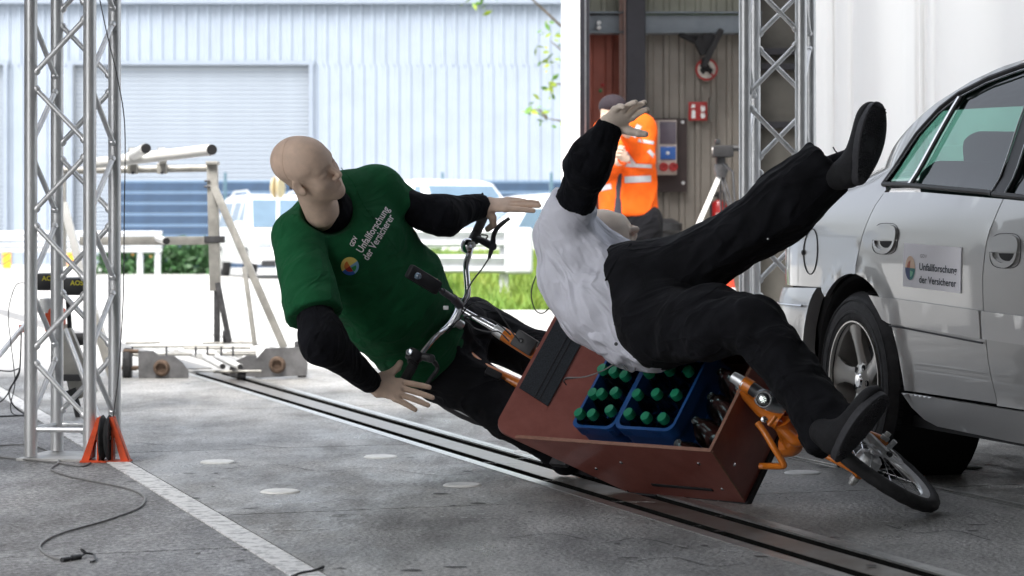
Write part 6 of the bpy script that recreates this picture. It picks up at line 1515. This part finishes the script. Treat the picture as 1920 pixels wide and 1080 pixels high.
# seam along the skull, tie at the nape
sm = []
hb = BVHTree.FromPolygons([tuple(x) for x in hv], [tuple(int(i) for i in q) for q in hf_])
def ray_head(lx, ly, lz, off=.0006):
    d = nrm(lx*hR+ly*hF+lz*hU); o_ = hc+hU*.04; r = hb.ray_cast(Vector(o_+d*.3), Vector(-d)); return (V(*r[0])+d*off) if r[0] is not None else o_
sp_ = [ray_head(.95*math.cos(a)*-1 if False else .25*math.sin(a*2)*.3+.55*math.cos(a), -.18, math.sin(a)) for a in np.linspace(-.15, 1.9, 26)]
mb = MB(); mb.tube(sp_, .0007, 6); at(mb.build('head_seam', M['skin'], None, True), body)
mb = MB(); mb.box(P(546, 351, 7.66), (.012, .012, .014), bev=.003); at(mb.build('nape_clip', M['black_plastic'], None, True), body)
ncp = [P(556, 352, 7.56), P(575, 366, 7.55), P(600, 374, 7.56), P(620, 372, 7.60), P(634, 366, 7.66)]
# torso
C0, C1, C2, C3_ = P(640, 378, 7.90), P(662, 452, 7.90), P(738, 560, 8.04), P(800, 648, 8.20)
side_g = nrm(LS-RS)
s0, s1 = P(556, 445, 7.74), P(590, 592, 7.58)
l0_, l1_ = P(700, 350, 7.97), P(748, 390, 8.00)
def shirt_fn(p):
    d = ecap(p, C0, C1, (.145, .095), (.205, .135), side_g)
    d = smin(d, ecap(p, C1, C2, (.205, .135), (.205, .155), side_g), .03)
    d = smin(d, ecap(p, C2, C3_, (.205, .155), (.185, .125), side_g), .03)
    tr_ = cone(p, P(612, 385, 7.84), P(560, 440, 7.74), .070, .085); d = smin(d, tr_, .05)
    d = smin(d, cone(p, P(640, 365, 7.90), P(715, 352, 7.97), .068, .075), .05)
    a = cone(p, s0, s1, .084, .092); ax = nrm(s1-s0); a = smax(a, ((p-s1)@ax)-.0, .006)
    d = smin(d, a, .018)
    a = cone(p, l0_, l1_, .076, .083); ax = nrm(l1_-l0_); a = smax(a, ((p-l1_)@ax)-.012, .006)
    d = smin(d, a, .022)
    # hem and neck opening
    axh = nrm(C3_-C2); d = smax(d, ((p-C3_)@axh)-.03, .01)
    nk = cone(p, P(588, 362, 7.56), P(620, 388, 7.74), .090, .094); d = smax(d, -nk, .008)
    return d
ax_t = nrm(C2-C1)
shirt, sv, sf = cloth('tshirt', shirt_fn, [C0, C1, C2, C3_, s0, s1, l0_, l1_], .27, .0066, M['green_cloth'], gd,
    [dict(amp=.007, scale=10, dir=side_g+ax_t*.25, stretch=3.0, seed=3, mask=lambda v: np.clip(((v-C1)@ax_t)/.20, .06, 1)), dict(amp=.0045, scale=20, dir=side_g-ax_t*.2, stretch=3.0, seed=4, mask=lambda v: np.clip(((v-C1)@ax_t)/.20, .06, 1)),
     dict(amp=.010, scale=13, dir=V(1, 0, .35), stretch=2.5, seed=9, mask=near(s0+(s1-s0)*.8, .15)),
     dict(amp=.005, scale=18, dir=side_g, stretch=3, seed=21, mask=near(C3_, .2))])
# undershirt
def under_fn(p):
    nk = cone(p, P(616, 396, 7.84), P(650, 470, 7.96), .094, .11)
    nk = smax(nk, -cone(p, P(588, 360, 7.60), P(600, 384, 7.74), .074, .066), .005)
    a = sunion([cone(p, P(572, 520, 7.66), RE, .060, .064), cone(p, RE, wR+nrm(RE-wR)*.02, .063, .040)], .05)
    b = sunion([cone(p, P(740, 380, 7.98), LE, .058, .064), cone(p, LE, wL+nrm(LE-wL)*.005, .064, .041)], .04)
    a = smax(a, (p-(wR-nrm(wR-RE)*.004))@nrm(wR-RE), .004); b = smax(b, (p-(wL+V(.004, 0, 0)))@nrm(wL-LE), .004)
    return np.minimum(np.minimum(nk, a), b)
cloth('undershirt', under_fn, [RS, RE, wR, LS, LE, wL, P(650, 470, 7.92)], .11, .0066, M['black_cloth'], gd,
    [dict(amp=.009, scale=14, dir=V(0, -.3, 1), stretch=2.4, seed=31, mask=near(LE, .20)), dict(amp=.010, scale=13, dir=V(-.8, 0, .6), stretch=2.6, seed=37, mask=near(RE, .20))])
mb = MB(); mb.tube([V(*c_) for c_ in [wL+nrm(wL-LE)*-.004+(.042*math.cos(a)*V(.05, 0, 1)+.042*math.sin(a)*V(0, 1, 0)) for a in np.linspace(0, 2*math.pi, 24, endpoint=False)]], .004, 8, closed=True); at(mb.build('cuff', M['black_cloth'], None, True), gd)
# trousers
PV = P(845, 655, 8.34)
RK, RA = P(968, 782, 8.12), P(1058, 858, 8.18); LH, LK = P(880, 606, 8.48), P(1015, 672, 8.35); LA = P(1075, 745, 8.5)
def gtr_fn(p):
    d = ecap(p, C3_-ax_t*.03, PV, (.165, .125), (.18, .135), side_g)
    d = smin(d, cone(p, P(835, 692, 8.24), RK, .112, .080), .05)
    d = smin(d, cone(p, RK, RA, .080, .055), .03)
    d = smin(d, cone(p, LH, LK, .095, .080), .05)
    d = smin(d, cone(p, LK, LA, .078, .055), .03); return d
cloth('trousers', gtr_fn, [C3_, PV, RK, RA, LH, LK, LA], .19, .0075, M['trouser'], gd,
    [dict(amp=.013, scale=10, dir=nrm(RK-PV)+V(0, 0, .5), stretch=2.6, seed=51), dict(amp=.008, scale=18, dir=V(.3, 0, 1), stretch=2, seed=53, mask=near(RK, .2))])
# shoes (left one hidden behind the box)
def shoe_sdf(p, L=.27):
    """x from heel to toe, y width, z up from the sole"""
    q = p.copy(); c = q[:, 0]/L
    wid = .030+.017*np.clip(np.sin(np.clip(c, 0, 1)*math.pi*.92+.25), 0, 1)+.006*np.clip((c-.5)*2, 0, 1)
    mid = .008*np.sin(np.clip(c, 0, 1)*math.pi)
    up = sunion([ell(p, (.065, 0, .050), (.066, .038, .055)), ell(p, (.16, .004, .036), (.095, .043, .040)), ell(p, (.225, .006, .026), (.045, .041, .030)), cone(p, (.050, 0, .06), (.040, 0, .115), .040, .043)], .03)
    up = smax(up, -(p[:, 2]-.012), .004); return up
def sole_pts(L=.275, n=40):
    out = []
    for i in range(n):
        a = 2*math.pi*i/n; x = L/2-.005+L/2*math.cos(a); t = x/L; w_ = (.036+.011*math.sin(min(max(t, 0), 1)*math.pi*1.05-.5)+.004*t)*math.copysign(abs(math.sin(a))**.72, math.sin(a)); out.append((x, w_+.005*math.sin(t*math.pi)))
    return out
def shoe(parent, heel, toe_dir, up_dir, mirror=1, sc=1.0, lace=True):
    """heel: point under the heel"""
    X = nrm(toe_dir); Z = nrm(np.asarray(up_dir, float)-X*np.dot(X, up_dir)); Y_ = np.cross(Z, X)*mirror; O = np.asarray(heel, float)
    tf = lambda v: O+sc*(v[:, :1]*X+v[:, 1:2]*Y_+v[:, 2:3]*Z)
    v, f = sdf_mesh(shoe_sdf, (-.02, -.07, -.01), (.30, .07, .18), .005); v = relax(v, f, 1); f = f if mirror > 0 else f[:, ::-1]
    o = at(link('shoe', fastmesh('shoe', tf(v), f, M['shoe'])), parent)
    sp2 = sole_pts(); n = len(sp2); mb = MB(); v = []
    for (z, g) in ((-.010, .0), (-.012, -.004), (.0, .002), (.014, .0)): pass
    rings = [(-.012, .90), (-.009, .985), (.004, 1.0), (.017, .985), (.019, .93)]
    for z, k in rings: v += [(.1325+(a-.1325)*(1-(1-k)*.35), b*k, z) for a, b in sp2]
    fcs = [(r*n+i, r*n+(i+1) % n, (r+1)*n+(i+1) % n, (r+1)*n+i) for r in range(len(rings)-1) for i in range(n)]+[tuple(reversed(range(n))), tuple((len(rings)-1)*n+i for i in range(n))]
    mb.add(tf(np.array(v)), fcs); so_ = at(mb.build('sole', M['sole'], None, True), o)
    tr_ = MB()
    for i in range(30):
        x = .012+i*.0086
        for j in range(-3, 4):
            y = j*.0105+(.005 if i % 2 else 0); wl = .034+.010*math.sin(min(max(x/.275, 0), 1)*math.pi*1.05-.5)
            if abs(y) < wl-.010 and .02 < x < .255 and not (.10 < x < .15 and abs(y) < .018): 
                c_ = tf(np.array([[x, y, -.0135]]))[0]; tr_.box(c_, (.0052*sc, .0068*sc, .0035*sc), np.stack([X, Y_*mirror, Z]))
    t_ = at(tr_.build('tread', M['sole']), so_); t_['kind'] = 'stuff'
    if lace:
        lb = MB()
        for i in range(4):
            x = .115+i*.020; c_ = [tf(np.array([[x, y, .083-.004*i*2.2-((y/.03)**2)*.010]]))[0] for y in np.linspace(-.026, .026, 7)]; lb.tube(c_, .0026, 6)
        at(lb.build('lace', M['shoe'], None, True), o)
    return o
shoe(gd, P(1066, 872, 8.22), V(.65, -.45, -.05), V(-.4, -.3, .9), 1)
shoe(gd, LA+V(0, .03, -.08), V(.65, -.5, -.2), V(-.4, -.3, .9), -1)
# ---- lettering and emblem laid onto the shirt
sb = BVHTree.FromPolygons([tuple(x) for x in sv], [tuple(int(i) for i in q) for q in sf])
eye_ = Vector((0, 0, EYE))
chest_dir = nrm(P(690, 450, 1)-V(0, 0, EYE))
def on_shirt(px, py, off=.0016):
    d = Vector(P(px, py, 1.0))-eye_; d.normalize(); h = sb.ray_cast(eye_, d)
    if h[0] is None: return V(*(eye_+d*7.78))
    return V(*(h[0]-d*off*1.5))
def shirt_text(txt, p0, p1, ht, bold):
    tv, tf = text_polys(txt, 1.0, bold); a = np.array(tv); a[:, 0] -= a[:, 0].min(); w_ = a[:, 0].max(); p0, p1 = V(*p0), V(*p1)
    ux = (p1-p0)/w_; L_ = np.linalg.norm(p1-p0); up = V(p1[1]-p0[1], -(p1[0]-p0[0]))/L_; up = -up if up[1] > 0 else up
    up = V((p1-p0)[1], -(p1-p0)[0])/L_
    if up @ V(-1, -1) < 0: up = -up
    # subdivide edges so that the letters follow the cloth
    v = [on_shirt(*(p0+ux*q[0]+up*q[1]/.73*ht)) for q in a]
    mb = MB(); mb.add(v, tf); return at(mb.build('lettering', M['print_white']), shirt)
shirt_text('GDV', (662.5, 463), (671, 445.5), 9.2, .02)
shirt_text('Unfallforschung', (679, 475), (731, 392), 14.6, .016)
shirt_text('der Versicherer', (690, 489), (740, 407), 14.6, .016)
ec = V(656, 499)
for poly, k_ in emblem(['l_yellow', 'l_blue', 'l_sky', 'l_orange', 'l_red', 'l_green']):
    a = math.radians(35); R2 = np.array([[math.cos(a), -math.sin(a)], [math.sin(a), math.cos(a)]])
    sub = densify(poly, .15); pr = [(R2@V(q[0], q[1]))*V(17, -17) for q in sub]; c_ = np.mean(pr, 0)
    base = 1.2 if k_ in ('l_yellow', 'l_blue', 'l_sky') else 1.9
    v = [on_shirt(ec[0]+q[0], ec[1]+q[1], .0012*base) for q in [c_]+pr]; n = len(pr)
    mb = MB(); mb.add(v, [(0, 1+i, 1+(i+1) % n) for i in range(n)]); at(mb.build('emblem', M[k_]), shirt)

def sseam(pix, r_=.0014, nm='hem_stitch', off=.0004):
    mb = MB(); mb.tube([on_shirt(q[0], q[1], off) for q in spline([(a, b, 0) for a, b in pix], 8)], r_, 6); at(mb.build(nm, M['green_cloth'], None, True), shirt)
sseam([(538, 572), (565, 577), (600, 576), (628, 568)]); sseam([(540, 566), (566, 571), (600, 570), (626, 562)], .001)
sseam([(640, 315), (664, 345), (682, 385), (716, 430), (745, 470)], .0014, 'shoulder_seam'); sseam([(548, 402), (585, 412), (625, 412), (655, 396), (668, 372), (668, 350)], .0016, 'neck_seam')
sseam([(612, 470), (618, 520), (620, 565)], .0014, 'armhole_seam')

# ---------------- white shirted dummy thrown over the box
wd = thing('crash_dummy', 'crash test dummy in a white shirt flung across the box, one leg kicked up', 'dummy', 'crash test dummies', loc=P(1200, 560, 7.6))
whc = P(1130, 441, 7.92)
wv, wf = head_at(whc, V(.90, -.28, .20), V(-.30, -.93, .12), 1.04, .0034)
wW = P(1143, 236, 7.50); handW = dict(fingers=[(.030, .082, .03, .10, .14, .10), (.010, .090, .0, .06, .12, .10), (-.012, .084, -.03, .14, .16, .12), (-.030, .064, -.07, .28, .28, .18)], thumb=[(.012, -.022, -.004), (.036, -.052, -.014), (.052, -.074, -.020), (.064, -.090, -.022)], arm=True)
handW['fingers'] = [(-a, b, -c, d_, e, g2) for (a, b, c, d_, e, g2) in handW['fingers']]
v3, f3 = make_hand(handW, .0027)
v3, f3 = place(v3, f3, wW, P(1200, 186, 7.37)-wW, V(-.55, -.62, .56), V(-.5, -.4, -.3)*-1, 1.08)
WS, WE = P(1070, 405, 7.62), P(1104, 306, 7.50)
ta = tube_q([WS, WE, wW], .03)
nk1 = tube_q([whc+V(-.0, .0, -.06), P(1085, 480, 7.8)], .05)
allv, allf = joinm([(wv, wf), (v3, f3), ta, nk1]); wbody = link('body', fastmesh('body', allv, allf, M['skin_pale'])); at(wbody, wd)
T0, T1, T2, T3 = P(1068, 446, 7.72), P(1088, 508, 7.66), P(1134, 564, 7.60), P(1196, 606, 7.55)
sdw = nrm(V(.50, .55, .62))
def wshirt_fn(p):
    d = cone(p, T0, T1, .108, .128); d = smin(d, cone(p, T1, T2, .128, .140), .04); d = smin(d, cone(p, T2, T3, .140, .142), .04)
    d = smin(d, cone(p, P(1090, 450, 7.78), P(1152, 520, 7.72), .085, .115), .04)
    a = cone(p, P(1052, 440, 7.66), P(1078, 372, 7.60), .090, .079); ax = nrm(P(1084, 376, 7.60)-P(1056, 440, 7.66)); a = smax(a, ((p-P(1076, 378, 7.60))@ax), .006)
    d = smin(d, a, .04); d = smax(d, -cone(p, whc, P(1100, 462, 7.84), .09, .06), .01); return d
wshirt, _, _ = cloth('tshirt', wshirt_fn, [T0, T1, T2, T3, P(1078, 378, 7.6)], .20, .0062, M['white_cloth'], wd,
    [dict(amp=.019, scale=12, dir=nrm(T3-T0)+V(0, .3, -.25), stretch=4.0, seed=61, sharp=.8, mask=lambda v: np.clip(((v-T0)@nrm(T3-T0))/.16, .15, 1)*np.clip((np.linalg.norm(v-P(1170, 570, 7.5), axis=1)-.07)/.10, .1, 1)), dict(amp=.005, scale=26, dir=V(.5, 0, -.8), stretch=3, seed=66)])
# shirt hem hanging out below the waistband
def hem_fn(p):
    d = cone(p, P(1150, 615, 7.54), P(1218, 655, 7.46), .092, .066); d = smin(d, cone(p, P(1215, 655, 7.46), P(1232, 668, 7.44), .066, .040), .03); return d
cloth('shirt_tail', hem_fn, [P(1150, 615, 7.54), P(1238, 668, 7.44)], .13, .0062, M['white_cloth'], wshirt,
    [dict(amp=.010, scale=20, dir=nrm(P(1238, 680, 7.46)-P(1130, 590, 7.6)), stretch=4.5, seed=71)])
def wunder_fn(p):
    a = sunion([cone(p, WS, WE, .062, .064), cone(p, WE, wW, .064, .040)], .04)
    return smax(a, (p-(wW+nrm(wW-WE)*.004))@nrm(wW-WE), .004)
cloth('undershirt', wunder_fn, [WS, WE, wW], .10, .0055, M['black_cloth'], wd, [dict(amp=.009, scale=14, dir=V(1, .2, -.35), stretch=2.4, seed=81, mask=near(WE+V(0, 0, .02), .2)), dict(amp=.004, scale=26, dir=V(1, 0, -.5), stretch=2, seed=84)])
# trousers
H0, H1 = P(1185, 560, 7.58), P(1215, 612, 7.50)
K1, E1 = P(1392, 440, 7.44), P(1552, 312, 7.40); K2, E2 = P(1418, 612, 7.12), P(1562, 812, 6.90)
def wtr_fn(p):
    d = ecap(p, P(1168, 545, 7.62), P(1215, 585, 7.52), (.158, .135), (.165, .14), V(.42, .2, -.9))
    d = smin(d, cone(p, P(1210, 535, 7.56), P(1300, 493, 7.50), .135, .098), .05)
    d = smin(d, cone(p, P(1300, 493, 7.50), K1, .098, .088), .04)
    lo = sunion([cone(p, K1, P(1470, 388, 7.42), .086, .104), cone(p, P(1470, 388, 7.42), E1, .104, .096)], .03)
    lo = smax(lo, ((p-E1)@nrm(E1-K1))-.004, .005)
    lo = smax(lo, -cone(p, E1-nrm(E1-K1)*.10, E1+nrm(E1-K1)*.1, .074, .081), .004)
    d = smin(d, lo, .02)
    d = smin(d, cone(p, P(1235, 612, 7.44), P(1335, 608, 7.24), .128, .104), .05)
    d = smin(d, cone(p, P(1335, 608, 7.24), K2, .100, .076), .03)
    l2 = cone(p, K2, E2, .074, .081); l2 = smax(l2, ((p-E2)@nrm(E2-K2))-.028, .006)
    d = smin(d, l2, .02); return d
wtr, tv_, tf_ = cloth('trousers', wtr_fn, [H0, H1, K1, E1, K2, E2, P(1168, 545, 7.62)], .20, .0072, M['trouser'], wd,
    [dict(amp=.014, scale=8, dir=nrm(K1-H0), stretch=3.0, seed=91, mask=lambda v: np.clip((np.linalg.norm(v-P(1150, 580, 7.55), axis=1)-.13)/.16, 0, 1)), dict(amp=.007, mask=lambda v: np.clip((np.linalg.norm(v-P(1150, 580, 7.55), axis=1)-.13)/.16, 0, 1), scale=19, dir=nrm(K1-H0)+V(0, 0, .6), stretch=2.2, seed=93), dict(amp=.015, scale=11, dir=V(.8, 0, -.4), stretch=2.2, seed=97, mask=near(K2, .2)), dict(amp=.014, scale=12, dir=V(-.5, 0, -.8), stretch=2.2, seed=99, mask=near(P(1400, 450, 7.44), .16))])
pb2 = BVHTree.FromPolygons([tuple(x) for x in tv_], [tuple(int(i) for i in q) for q in tf_])
def on_trs(px, py, off=.002):
    d = Vector(P(px, py, 1.0))-eye_; d.normalize(); h = pb2.ray_cast(eye_, d); return V(*((h[0]-d*off) if h[0] is not None else eye_+d*7.4))
for (a, b, r) in ((1123, 574, .0065), (1155, 645, .006), (1440, 448, .003), (1545, 838, .005)):
    p = on_trs(a, b, .004); mb = MB(); mb.lathe(p, -nrm(p-V(0, 0, EYE)), [(0, .003), (r, .002), (r, -.002)], 12); at(mb.build('trouser_button', M['steel_dark'] if a < 1200 else M['alu'], None, True), wtr)
seam = [on_trs(*q, .0008) for q in ((1183, 458), (1150, 498), (1130, 545), (1128, 590), (1145, 632), (1180, 664), (1225, 682))]
mb = MB(); mb.tube(spline(seam, 6), .0045, 8); at(mb.build('waistband_seam', M['trouser'], None, True), wtr)
def tseam(pix, r_=.0016, nm='seam', m=None, off=.0004):
    mb = MB(); mb.tube([on_trs(*q, off) for q in spline([(a, b, 0) for a, b in pix], 7) for q in [(q[0], q[1])]], r_, 6); at(mb.build(nm, m or M['trouser'], None, True), wtr)
tseam([(1140, 610), (1210, 600), (1290, 572), (1370, 520), (1450, 450), (1560, 345)]); tseam([(1168, 478), (1196, 505), (1212, 545)]); tseam([(1240, 640), (1330, 628), (1400, 632), (1455, 690), (1530, 800)])
tseam([(1180, 470), (1240, 462), (1300, 452)], .0012)
# feet
sh1 = shoe(wd, P(1610, 344, 7.20), P(1640, 218, 7.26)-P(1610, 344, 7.20), V(-.42, .90, .08), 1, 1.02)
ank = MB(); ank.tube([E1-nrm(E1-K1)*.06, P(1596, 306, 7.34)], [.052, .048], 16); at(ank.build('sock', M['black_cloth'], None, True), wd)
mb = MB(); mb.tube([P(1580, 296, 7.36), P(1566, 283, 7.33), P(1562, 276, 7.32)], .0022, 6); mb.tube([P(1580, 296, 7.36), P(1570, 292, 7.33)], .002, 6); at(mb.build('lace_end', M['shoe'], None, True), sh1)
mb = MB(); mb.tube(spline([P(1572, 335, 7.30), P(1580, 340, 7.28), P(1586, 343, 7.28), P(1590, 350, 7.28)], 4), .0035, 8); at(mb.build('zip_tag', M['chrome'], None, True), sh1)
sh2 = shoe(wd, P(1566, 862, 6.76), P(1652, 750, 6.74)-P(1566, 862, 6.76), V(-.62, .76, .22), -1, .90)
ank = MB(); ank.tube([E2-nrm(E2-K2)*.05, P(1574, 826, 6.86)], [.056, .050], 16); at(ank.build('sock', M['black_cloth'], None, True), wd)

# ---------------- worker in orange
wk = thing('person', 'worker in an orange high visibility jacket and dark beanie holding a camera to the face', 'person', loc=P(1180, 440, 15.8)*V(1, 1, 0))
YW_ = 15.8; Q = lambda a, b, d=0: P(a, b, YW_+d)
pv, pf = head_at(Q(1148, 214), V(-.35, -.92, -.05), V(0, 0, 1), 1.0, .005)
arms = joinm([tube_q([Q(1208, 255), Q(1207, 300, -.1), Q(1170, 242, -.25)], .035), tube_q([Q(1128, 262), Q(1130, 320, -.1), Q(1165, 300, -.25)], .035), tube_q([Q(1155, 235), Q(1172, 300), Q(1175, 420)], .10)])
hnd = []
for c_ in (Q(1166, 236, -.3), Q(1172, 296, -.3)):
    v_, f_2 = make_hand(dict(fingers=[(.03, .08, 0, .9, .8, .5), (.01, .085, 0, .9, .8, .5), (-.012, .08, 0, 1, .8, .5), (-.03, .065, 0, 1, .8, .5)], thumb=[(.012, .022, 0), (.04, .045, -.01), (.065, .05, -.02), (.085, .045, -.02)]), .006); hnd.append(place(v_, f_2, c_, V(-.7, -.5, .4), V(0, .2, 1), None, .95))
av, af = joinm([(pv, pf), arms]+hnd); pbody = link('body', fastmesh('body', av, af, M['skin'])); at(pbody, wk)
M['hivis'] = mat('hivis_orange', (.90, .13, .01), .75, 0, .10, 20, bump=.2, bscale=60, spec=.2); M['reflect'] = mat('reflective_band', (.50, .52, .55), .4, .1, .08, 30); M['beanie'] = mat('beanie_knit', (.016, .010, .016), .9, 0, .2, 60)
def jk(p):
    d = ecap(p, Q(1172, 240), Q(1180, 410), (.20, .12), (.205, .14), V(1, .2, 0)); d = smin(d, cone(p, Q(1205, 243), Q(1206, 300, -.08), .085, .078), .04); d = smin(d, cone(p, Q(1206, 300, -.08), Q(1176, 250, -.22), .075, .05), .03)
    d = smin(d, cone(p, Q(1135, 250), Q(1130, 318, -.08), .08, .075), .04); d = smin(d, cone(p, Q(1130, 318, -.08), Q(1160, 300, -.22), .072, .055), .03)
    d = smax(d, -(p[:, 2]-Q(0, 406)[2]), .01); d = smax(d, -cone(p, Q(1154, 200, -.1), Q(1158, 250, -.14), .05, .07), .02); return d
jo, jv, jf = cloth('jacket', jk, [Q(1100, 210), Q(1245, 420)], .25, .0125, M['hivis'], wk, [dict(amp=.010, scale=9, dir=V(.3, 0, 1), stretch=2, seed=111)])
def band(nm, pts, r, m, fl=1): mb = MB(); mb.tube(pts, r, 10, flat=fl); return at(mb.build(nm, m, None, True), jo)
jb_ = BVHTree.FromPolygons([tuple(x) for x in jv], [tuple(int(i) for i in q) for q in jf])
def onj(px, py, off=.004):
    d = Vector(P(px, py, 1.0))-eye_; d.normalize(); h = jb_.ray_cast(eye_, d); return V(*(h[0]-d*off)) if h[0] is not None else None
def jband(p0, p1, wpx, m, nm='reflective_band'):
    n = 10; rows = []
    for t in np.linspace(0, 1, n):
        c_ = V(*p0)*(1-t)+V(*p1)*t; dd = nrm(V(-(p1[1]-p0[1]), p1[0]-p0[0])); a = onj(*(c_-dd*wpx/2)); b = onj(*(c_+dd*wpx/2))
        if a is not None and b is not None: rows.append((a, b))
    if len(rows) > 1:
        mb = MB(); v = [q for r in rows for q in r]; mb.add(v, [(2*i, 2*i+1, 2*i+3, 2*i+2) for i in range(len(rows)-1)]); at(mb.build(nm, m), jo)
for a, b, w2 in (((1171, 337), (1221, 335), 12), ((1170, 309), (1222, 312), 7), ((1187, 256), (1199, 235), 10), ((1197, 263), (1226, 268), 6), ((1216, 282), (1227, 294), 7), ((1119, 355), (1146, 349), 10), ((1173, 285), (1190, 310), 7)): jband(a, b, w2, M['reflect'])
mb = MB(); mb.tube([Q(1158, 250, -.05), Q(1160, 300, -.085), Q(1161, 406, -.10)], [.04, .05, .052], 14); at(mb.build('jumper', mat('dark_jumper', (.035, .036, .05), .9), None, True), wk)
def tr2(p): return np.minimum(cone(p, Q(1185, 415), Q(1186, 650), .14, .085), cone(p, Q(1208, 415), Q(1214, 650), .13, .085))
cloth('trousers', tr2, [Q(1185, 415), Q(1186, 650), Q(1214, 650)], .16, .016, M['trouser'], wk)
for x in (1184, 1212): shoe(wk, V(Q(x, 0)[0], YW_+.08, .012), V(-.2, -1, 0), V(0, 0, 1), 1, 1.02, False)
def bn_(p): d = ell(p, Q(1149, 200), (.098, .115, .085)); return smax(d, -(p[:, 2]-Q(0, 210)[2]), .02)
cloth('beanie', bn_, [Q(1149, 200)], .14, .009, M['beanie'], wk)
hc_ = thing('handheld_camera', 'small dark camera held up in front of the face of the worker in orange', 'camera', loc=Q(1160, 222, -.36))
at(MB().box(Q(1158, 220, -.36), (.12, .06, .08), bev=.012).build('camera_body', M['black_plastic'], None, True), hc_)
at(MB().cyl(Q(1156, 221, -.39), Q(1154, 221, -.47), .032, 20).build('lens', M['black_plastic'], None, True), hc_)
